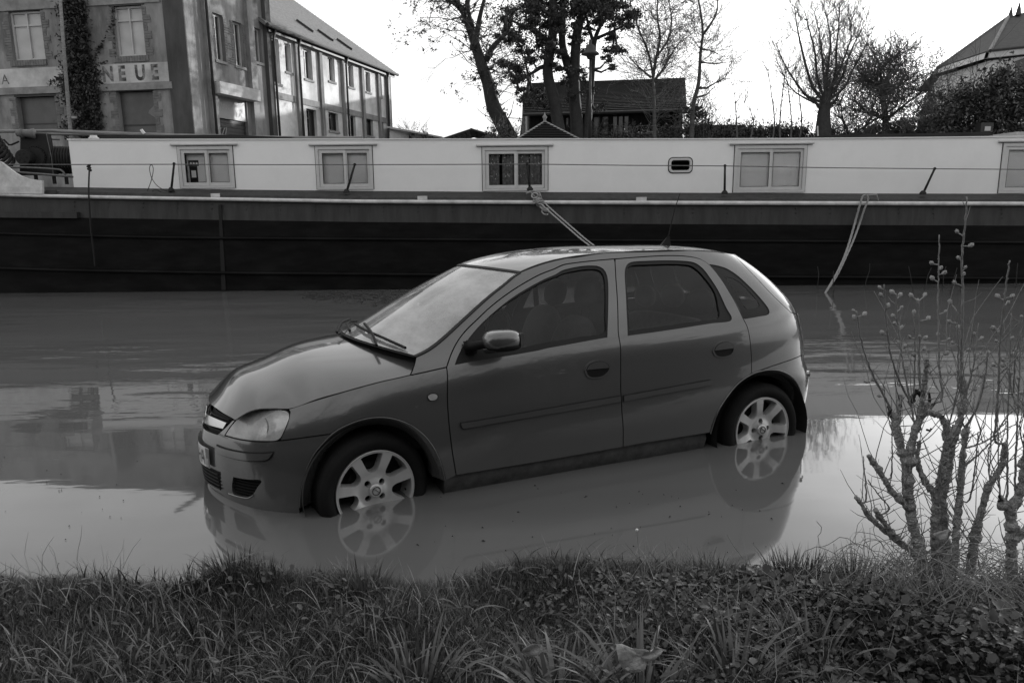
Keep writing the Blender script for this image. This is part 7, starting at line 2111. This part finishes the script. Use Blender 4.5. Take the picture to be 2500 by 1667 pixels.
# ------------------------------------------------------------------ pruned shrubs with seed pods
M_SBARK = mat("lichened_bark", 0.30, rough=0.95, var=0.55, vscale=55, bump=0.9, bscale=120)
M_STUB = mat("blackened_stub", 0.015, rough=0.9, var=0.4, vscale=40)
M_CANE = mat("young_cane", 0.20, rough=0.8, var=0.4, vscale=50, bump=0.3, bscale=160)
M_POD = mat("dry_pod", 0.36, rough=0.85, var=0.4, vscale=120, bump=0.5, bscale=300)
YS = 2.52
def q4(x, y): return 1950 + x / 1.4927, 450 + y / 1.4927
def shrub(label, base, thick, canes, pods, stubs, seed):
    g = random.Random(seed)
    t = thing("hibiscus_shrub", label, "shrub", tuple(at(*q4(*base), YS)))
    LOG = []                     # (picture x, picture y, depth) of all wood built so far
    def line(pts, r0, r1, m, name, n=9, wob=.0, dy=0.0, y0=YS, knots=0):
        k = max(1, len(pts) - 1)
        Q = resample(pts, 9)
        Yq = [y0 + dy * i / max(1, len(Q) - 1) for i in range(len(Q))]
        LOG.extend((q[0], q[1], y) for q, y in zip(Q, Yq))
        P3 = resample([tuple(at(*q4(q[0], q[1]), y)) for q, y in zip(Q, Yq)], .007 if r0 > .007 else .012)
        ph = g.uniform(0, 6); rr = np.linspace(r0, r1, len(P3))
        for i in range(len(P3)):
            rr[i] *= 1 + wob * (.5 * math.sin(i * .9 + ph) + .35 * math.sin(i * .31 + 2 * ph) + g.uniform(-.6, .6))
        for q in range(knots):
            c = g.randrange(2, max(3, len(P3) - 2)); rr *= 1 + .38 * np.exp(-((np.arange(len(P3)) - c) / 1.6) ** 2)
        P3 = P3 + np.array([[g.gauss(0, wob * .006) for _ in range(3)] for _ in P3])
        b = MB(); pp = [tuple(p) for p in P3]
        if r1 > .006:            # rounded, broken end
            d = (P3[-1] - P3[-2]); d = d / (np.linalg.norm(d) + 1e-9)
            pp += [tuple(P3[-1] + d * r1 * .5), tuple(P3[-1] + d * r1 * .8)]; rr = np.concatenate([rr, [r1 * .75, r1 * .2]])
        b.tube(pp, list(rr), n)
        nv = len(b.V)
        if r0 > .007:            # bark: push the skin about
            b.V = [tuple(np.array(v) + np.array([g.gauss(0, .0011) for _ in range(3)])) for v in b.V]
        b.build(name, m, t, smooth=True)
        return P3
    def near(x, y):
        return min(LOG, key=lambda e: (e[0] - x) ** 2 + (e[1] - y) ** 2)
    spurs = []
    for pts, r0, r1 in thick:
        y0 = YS + g.uniform(-.05, .05)
        if LOG and (pts[0][1] < 1380): y0 = near(*pts[0])[2]
        P3 = line(pts, r0 * 1.05, r1 * 1.2, M_SBARK, "stem", 10, .2, g.uniform(-.08, .08), y0, 3)
        spurs += [(P3[i], r0) for i in range(6, len(P3) - 2, 5)]
    for pts, r in stubs: line(pts, r, r * .55, M_STUB, "stub", 8, .35, 0.0, near(*pts[0])[2])
    b = MB()                     # short broken side spurs and whiskers on the old wood
    for p, r in spurs:
        for q in range(g.randint(1, 3)):
            d = Vector((g.gauss(0, 1), g.gauss(0, .6), g.gauss(.5, .6))).normalized(); L_ = g.choice((.012, .018, .03, .07, .12))
            p0 = Vector(p) + d * r * .5; m_ = p0 + d * L_ * .6 + Vector((g.gauss(0, .2), g.gauss(0, .2), .2)) * L_ * .4
            b.tube([p0, m_, m_ + (d + Vector((0, 0, .5))).normalized() * L_ * .5], [.0022 if L_ > .03 else .0036, .0014, .0007], 4)
    o = b.build("spur", M_CANE, t); o["kind"] = "stuff"
    ends = []
    def cane(pts, r, wob=.14):
        n_ = near(*pts[0]); dist = math.hypot(n_[0] - pts[0][0], n_[1] - pts[0][1])
        P0 = list(pts)
        if 3 < dist < 110: P0 = [(n_[0], n_[1])] + P0
        dy = g.uniform(-.12, .12); y0 = n_[2]
        P3 = line(P0, r * 1.25, r * .62, M_CANE, "cane", 6, wob, dy, y0)
        ends.append((P0, y0, dy)); return P3
    fine = MB(); bud = MB()
    for pts, r in canes:
        P3 = cane(pts, r)
        for i in range(4, len(P3) - 1, 4):       # buds and short side twigs up the cane
            d = Vector((g.choice((-1, 1)) * g.uniform(.4, 1), g.uniform(-.6, .6), g.uniform(.3, 1))).normalized(); p = Vector(P3[i])
            if g.random() < .3:
                L_ = g.uniform(.02, .06); fine.tube([p, p + d * L_ * .6, p + d * L_ + Vector((0, 0, L_ * .25))], [.0014, .0011, .0007], 4)
            bud.blob(p + d * r * 1.1, .0019, .0019, .0026, 5, 4)
    for k in range(130 if len(thick) > 6 else 45):            # thin whips rising from the old wood
        e = LOG[g.randrange(len(LOG))]; p = at(*q4(e[0], e[1]), e[2])
        if p.z > .95: continue
        d = Vector((g.gauss(0, .45), g.gauss(0, .3), 1)).normalized(); L_ = g.uniform(.10, .42); pts = [p]
        for i in range(6):
            d = (d + Vector((g.gauss(0, .16), g.gauss(0, .12), .06))).normalized(); pts.append(pts[-1] + d * L_ / 6)
        fine.tube(pts, list(np.linspace(.0019, .0007, 7)), 4)
    o = fine.build("fine_twig", M_CANE, t); o["kind"] = "stuff"
    o = bud.build("bud", M_CANE, t); o["kind"] = "stuff"
    for (x, y) in pods:
        pts, y0, dy = min(ends, key=lambda e: min((px_ - x) ** 2 + (py_ - y) ** 2 for px_, py_ in resample(e[0], 9)))
        Q = resample(pts, 9); k = int(np.argmin(((Q - [x, y + 10]) ** 2).sum(1))); yy = y0 + dy * k / max(1, len(Q) - 1)
        a = at(*q4(*Q[k]), yy); c = at(*q4(x, y), yy + g.uniform(-.008, .008))
        d = (c - a); d = d.normalized() if d.length > 2e-3 else Vector((g.uniform(-.4, .4), 0, 1)).normalized()
        if (c - a).length < .008: c = a + d * .008
        d = (d + Vector((0, g.uniform(-.4, .4), .5))).normalized()
        M = d.to_track_quat('Z', 'Y').to_matrix(); s_ = g.uniform(.75, 1.15)
        b = MB()
        b.lathe([(0, -.009), (.0036, -.0075), (.0060, -.003), (.0064, .001), (.0052, .005), (.0026, .0085), (0, .0105)], (0, 0, 0), (0, 0, 1), 9)
        b.V = [tuple(c + M @ (Vector(v) * s_)) for v in b.V]
        for j in range(5):       # split calyx
            an = j * 1.257; e = M @ Vector((math.cos(an) * .0062, math.sin(an) * .0062, -.003)) * s_; f = M @ Vector((math.cos(an) * .0072, math.sin(an) * .0072, .008)) * s_
            w_ = M @ Vector((-math.sin(an) * .0034, math.cos(an) * .0034, 0)) * s_; b.add([c + e - w_, c + e + w_, c + f], [(0, 1, 2)])
        b.tube([a, a.lerp(c, .55) + Vector((0, 0, -.0015)), c - (M @ Vector((0, 0, .007)))], [.0022, .0019, .0019], 5)
        b.build("seed_pod", M_POD, t)
    return t
shrub("pruned grey shrub with knobbly stems and dry seed pods beside the water", (520, 1420),
      [([(455, 1420), (440, 1330), (415, 1240), (402, 1140), (395, 1040), (378, 980), (360, 910), (345, 840)], .020, .011), ([(398, 1030), (408, 965), (425, 895), (450, 830), (472, 800)], .015, .009), ([(530, 1420), (528, 1250), (522, 1150), (540, 1050), (556, 950), (590, 850), (602, 770), (606, 720)], .021, .009), ([(500, 1420), (495, 1260), (505, 1130), (530, 1010), (540, 900), (520, 850), (480, 830)], .015, .009),
       ([(470, 1390), (410, 1335), (355, 1295), (300, 1250), (250, 1200), (208, 1135)], .013, .005), ([(410, 1200), (385, 1165), (340, 1120), (298, 1050), (256, 990)], .011, .007), ([(620, 1420), (650, 1250), (672, 1170), (692, 1100), (740, 1025), (750, 945)], .016, .007), ([(560, 1420), (575, 1250), (590, 1100), (600, 960), (612, 880)], .014, .007), ([(500, 1130), (455, 1075), (432, 1000), (440, 940)], .010, .006), ([(365, 1300), (300, 1220), (278, 1185)], .009, .007), ([(360, 870), (368, 770)], .008, .006), ([(440, 860), (462, 700), (464, 628)], .009, .005)],
      [([(335, 820), (300, 750), (268, 690), (235, 600), (220, 520), (212, 465)], .0034), ([(410, 800), (370, 720), (335, 620), (320, 500), (311, 365)], .0034), ([(425, 880), (400, 760), (378, 640), (362, 520), (355, 400)], .003), ([(522, 780), (512, 650), (509, 520), (508, 400), (512, 185)], .0034), ([(592, 730), (594, 560), (598, 400), (595, 250), (608, 130), (612, 45)], .0042), ([(440, 740), (440, 600), (438, 425)], .003), ([(612, 880), (655, 800), (680, 700), (690, 605)], .0034), ([(715, 930), (725, 800), (733, 600), (746, 450), (768, 280)], .0038), ([(580, 740), (582, 600), (575, 460)], .0028), ([(610, 760), (640, 640), (655, 505)], .003), ([(420, 760), (424, 600), (418, 470)], .0026), ([(360, 730), (372, 600), (365, 500)], .0024), ([(245, 1150), (240, 1060), (235, 990)], .003), ([(338, 1060), (340, 890)], .0026), ([(330, 1180), (290, 1130), (250, 1075)], .0028), ([(380, 1130), (378, 1000)], .0024), ([(610, 960), (690, 930), (760, 860)], .003), ([(600, 1030), (680, 960), (740, 900), (800, 870)], .0028), ([(450, 860), (520, 760), (560, 660)], .0028), ([(505, 1250), (520, 1000), (560, 830), (600, 640)], .0034), ([(700, 1100), (690, 1000), (705, 900)], .0026), ([(620, 1150), (640, 1050), (655, 900)], .0026)],
      [(295, 375), (300, 403), (340, 393), (370, 403), (410, 405), (435, 425), (460, 403), (325, 443), (375, 448), (345, 480), (350, 507), (305, 540), (240, 473), (203, 485), (200, 460), (375, 520), (420, 465), (440, 555), (405, 555), (460, 560), (472, 488), (485, 287), (517, 305), (530, 322), (487, 342), (577, 172), (627, 222), (582, 268), (607, 303), (600, 327), (568, 357), (552, 428), (535, 463), (548, 500), (580, 522), (545, 565), (560, 577), (618, 603), (537, 615), (640, 545), (667, 560), (665, 615), (690, 617), (710, 657), (690, 733), (665, 697), (725, 408), (778, 407), (763, 430), (710, 523), (730, 540), (720, 570), (247, 718), (270, 710), (305, 745), (292, 770), (632, 675), (640, 745), (508, 545), (365, 575), (385, 590), (420, 620), (457, 598)],
      [([(405, 800), (420, 770), (440, 760), (455, 800), (470, 812)], .010), ([(470, 812), (495, 796)], .007), ([(475, 800), (478, 755)], .006), ([(430, 760), (425, 745)], .008), ([(336, 848), (330, 815)], .012), ([(470, 895), (482, 898), (478, 888)], .006)], 1)
shrub("second pruned shrub with a thick knotted stem at the right edge", (790, 1420),
      [([(775, 1440), (776, 1260), (772, 1180), (800, 1140), (825, 1040), (840, 960)], .021, .012), ([(772, 1190), (745, 1165), (738, 1140)], .013, .008), ([(790, 1300), (830, 1250), (870, 1180)], .012, .008)],
      [([(760, 1130), (760, 900), (768, 700), (774, 470)], .0036), ([(788, 1100), (800, 800), (812, 480)], .0034), ([(735, 1170), (728, 1000), (722, 800)], .0028), ([(820, 1050), (826, 800), (845, 520)], .0034), ([(780, 760), (790, 640), (808, 540)], .0026)],
      [(812, 483), (793, 607), (780, 620), (800, 705), (775, 687), (745, 640), (812, 760), (742, 660), (778, 560)],
      [([(738, 1150), (735, 1130)], .010)], 2)
# dead leaves caught in the shrub, leaves on the bank
M_DEAD = mat("dead_leaf", 0.24, rough=0.7, var=0.35, vscale=40, bump=0.5, bscale=70)
M_DEADW = mat("pale_dead_leaf", 0.36, rough=0.7, var=0.25, vscale=30, bump=0.5, bscale=60)
def leaf_sheet(name, label, px_pts, Y, m, bend, parent_cat="leaf", nrm=(0, -.8, .6)):
    P3 = [at(x, y, Y) for x, y in px_pts]; c = sum(P3, Vector()) / len(P3); n = Vector(nrm).normalized()
    rings = [[c + (p - c) * f + n * bend * (math.sin(i * 1.7 + f * 2) * .5 - (1 - f) * .6) for i, p in enumerate(P3)] for f in (1, .72, .4)]
    V = [p for r_ in rings for p in r_] + [c + n * bend * -.5]; k = len(P3); F = []
    for r_ in range(2):
        for i in range(k): F.append((r_ * k + i, r_ * k + (i + 1) % k, (r_ + 1) * k + (i + 1) % k, (r_ + 1) * k + i))
    for i in range(k): F.append((2 * k + i, 2 * k + (i + 1) % k, 3 * k))
    V2 = [v - n * .0012 for v in V]; nV = len(V)
    F2 = [tuple(i + nV for i in f)[::-1] for f in F] + [(i, nV + i, nV + (i + 1) % k, (i + 1) % k) for i in range(k)]
    return tag(mk(name, V + V2, F + F2, m, None, smooth=True), label, parent_cat)
leaf_sheet("fallen_leaf", "big pale torn leaf lying in the grass at the bottom", [(1503, 1572), (1520, 1571), (1548, 1583), (1575, 1584), (1590, 1590), (1604, 1577), (1622, 1584), (1612, 1597), (1596, 1611), (1582, 1612), (1576, 1632), (1560, 1640), (1536, 1642), (1520, 1630), (1510, 1612)], 1.70, M_DEADW, .012)
leaf_sheet("fallen_leaf", "crumpled brown leaf in the grass left of the pale torn leaf", [(1278, 1582), (1300, 1570), (1322, 1572), (1328, 1588), (1310, 1600), (1288, 1600), (1272, 1592)], 1.71, M_DEAD, .010)
leaf_sheet("fallen_leaf", "curled light leaf at the end of the grass near the lower left", [(510, 1602), (522, 1604), (536, 1612), (528, 1617), (514, 1613)], 1.70, M_DEADW, .004)
leaf_sheet("dead_leaf", "pale dead leaf caught flat between the stems of the pruned shrub", [(2276, 1303), (2296, 1296), (2318, 1290), (2314, 1304), (2310, 1318), (2294, 1319), (2284, 1312)], 2.44, M_DEADW, .006)
leaf_sheet("dead_leaf", "long pale dead leaf hanging down under the pruned shrub", [(2322, 1340), (2326, 1352), (2318, 1372), (2312, 1396), (2302, 1408), (2296, 1390), (2300, 1366), (2312, 1350)], 2.43, M_DEADW, .006)
# bits afloat
def debris(name, label, spots, r, seed):
    g = random.Random(seed); b = MB()
    for (x, y, s) in spots:
        p = on_level(x, y, .003); a = g.uniform(0, 3.14); L_ = r * s
        d = Vector((math.cos(a), math.sin(a), 0)); w_ = Vector((-d.y, d.x, 0)) * L_ * g.uniform(.15, .45)
        b.add([p - d * L_, p + w_, p + d * L_, p - w_, p + Vector((0, 0, .006))], [(0, 1, 4), (1, 2, 4), (2, 3, 4), (3, 0, 4)])
    o = b.build(name, M_STUB, None); o["kind"] = "stuff"; o["label"] = label
g = random.Random(3)
debris("floating_leaves", "scattered leaf scraps floating on the still water beside the car", [(1430, 1212, 1.6), (1505, 1237, 1.2), (1265, 1250, .8), (1180, 1320, 1), (1020, 1330, 1.1), (1370, 1203, .6), (1560, 1200, .5), (1635, 1261, .8), (1855, 1247, .5), (1910, 1180, 1.0), (1640, 1212, .5)] + [(g.uniform(1050, 1900), g.uniform(1180, 1350), g.uniform(.2, .6)) for _ in range(34)] + [(g.uniform(0, 480), g.uniform(1100, 1360), g.uniform(.2, .5)) for _ in range(18)], .011, 4)
raft = [(g.gauss(885, 60) + k * .0, 0, 0) for k in range(0)]
spots = []
for k in range(420):
    t_ = g.random(); x = 740 + t_ * 260; y = 722 + 14 * t_ + g.gauss(0, 4 + 9 * t_); spots.append((x, y, g.uniform(.3, 1.3)))
debris("floating_debris", "dark raft of twigs and leaves drifting by the barge, left of the windscreen", spots, .06, 6)
b = MB()
for (x, y) in ((2035, 715), (2110, 690), (2230, 700), (2255, 705), (2300, 700), (2320, 705), (2345, 702), (1995, 700), (2480, 690)):
    p = on_level(x, y + 15, 0); d = Vector((g.uniform(-.3, .3), 0, 1))
    q = [p + d * t + Vector((.10 * t * t * g.choice((-1, 1)), 0, 0)) for t in (0, .15, .3, .42)]
    b.tube(q, .006, 4)
o = b.build("reeds", M_BARK, None); o["kind"] = "stuff"; o["label"] = "thin dark reed stems standing in the water by the barge"
# straw and roots hanging down the bank from the shrub's foot
def hanging(n, seed, x0, x1):
    g = random.Random(seed); b = MB()
    for k in range(n):
        x = g.gauss((x0 + x1) / 2, (x1 - x0) / 3); y = g.uniform(2.40, 2.56)
        p = Vector((x, y, float(bank_z(np.array([x]), np.array([y]))[0]) + g.uniform(.03, .16))); pts = [p]
        d = Vector((g.gauss(0, .6), g.gauss(-.3, .5), g.gauss(.5, .5))).normalized()
        for i in range(11):
            d = (d + Vector((g.gauss(0, .34), g.gauss(-.10, .2), g.gauss(-.16, .26)))).normalized(); q = pts[-1] + d * .030
            zg = float(bank_z(np.array([q.x]), np.array([q.y]))[0]) + .015
            if q.z < zg: q.z = zg + g.uniform(0, .03); d.z = abs(d.z) * .4
            pts.append(q)
        b.tube(pts, [.0013] * 11 + [.0006], 3, cap=False)
    o = b.build("dry_stalks", M_STRAW, None); o["kind"] = "stuff"; o["label"] = "pale curling dead stalks hanging below the pruned shrubs"
    gg = np.random.default_rng(seed); shade_attr(o, np.repeat(gg.uniform(.1, 1, n), 36))
hanging(330, 95, 1.30, 1.66)
hanging(110, 96, 1.70, 1.95)
# small white flower on a stalk at the edge
fl = thing("wild_flower", "single tiny white flower head on a stalk at the water's edge", "flower", tuple(at(1557, 1370, 2.62)))
MB().tube([at(1562, 1375, 2.62), at(1558, 1330, 2.62), at(1555, 1297, 2.62)], .0012, 4).build("stalk", M_CANE, fl)
MB().blob(at(1555, 1293, 2.62), .006, .006, .006, 8, 6).build("flower_head", M_PLATE, fl)
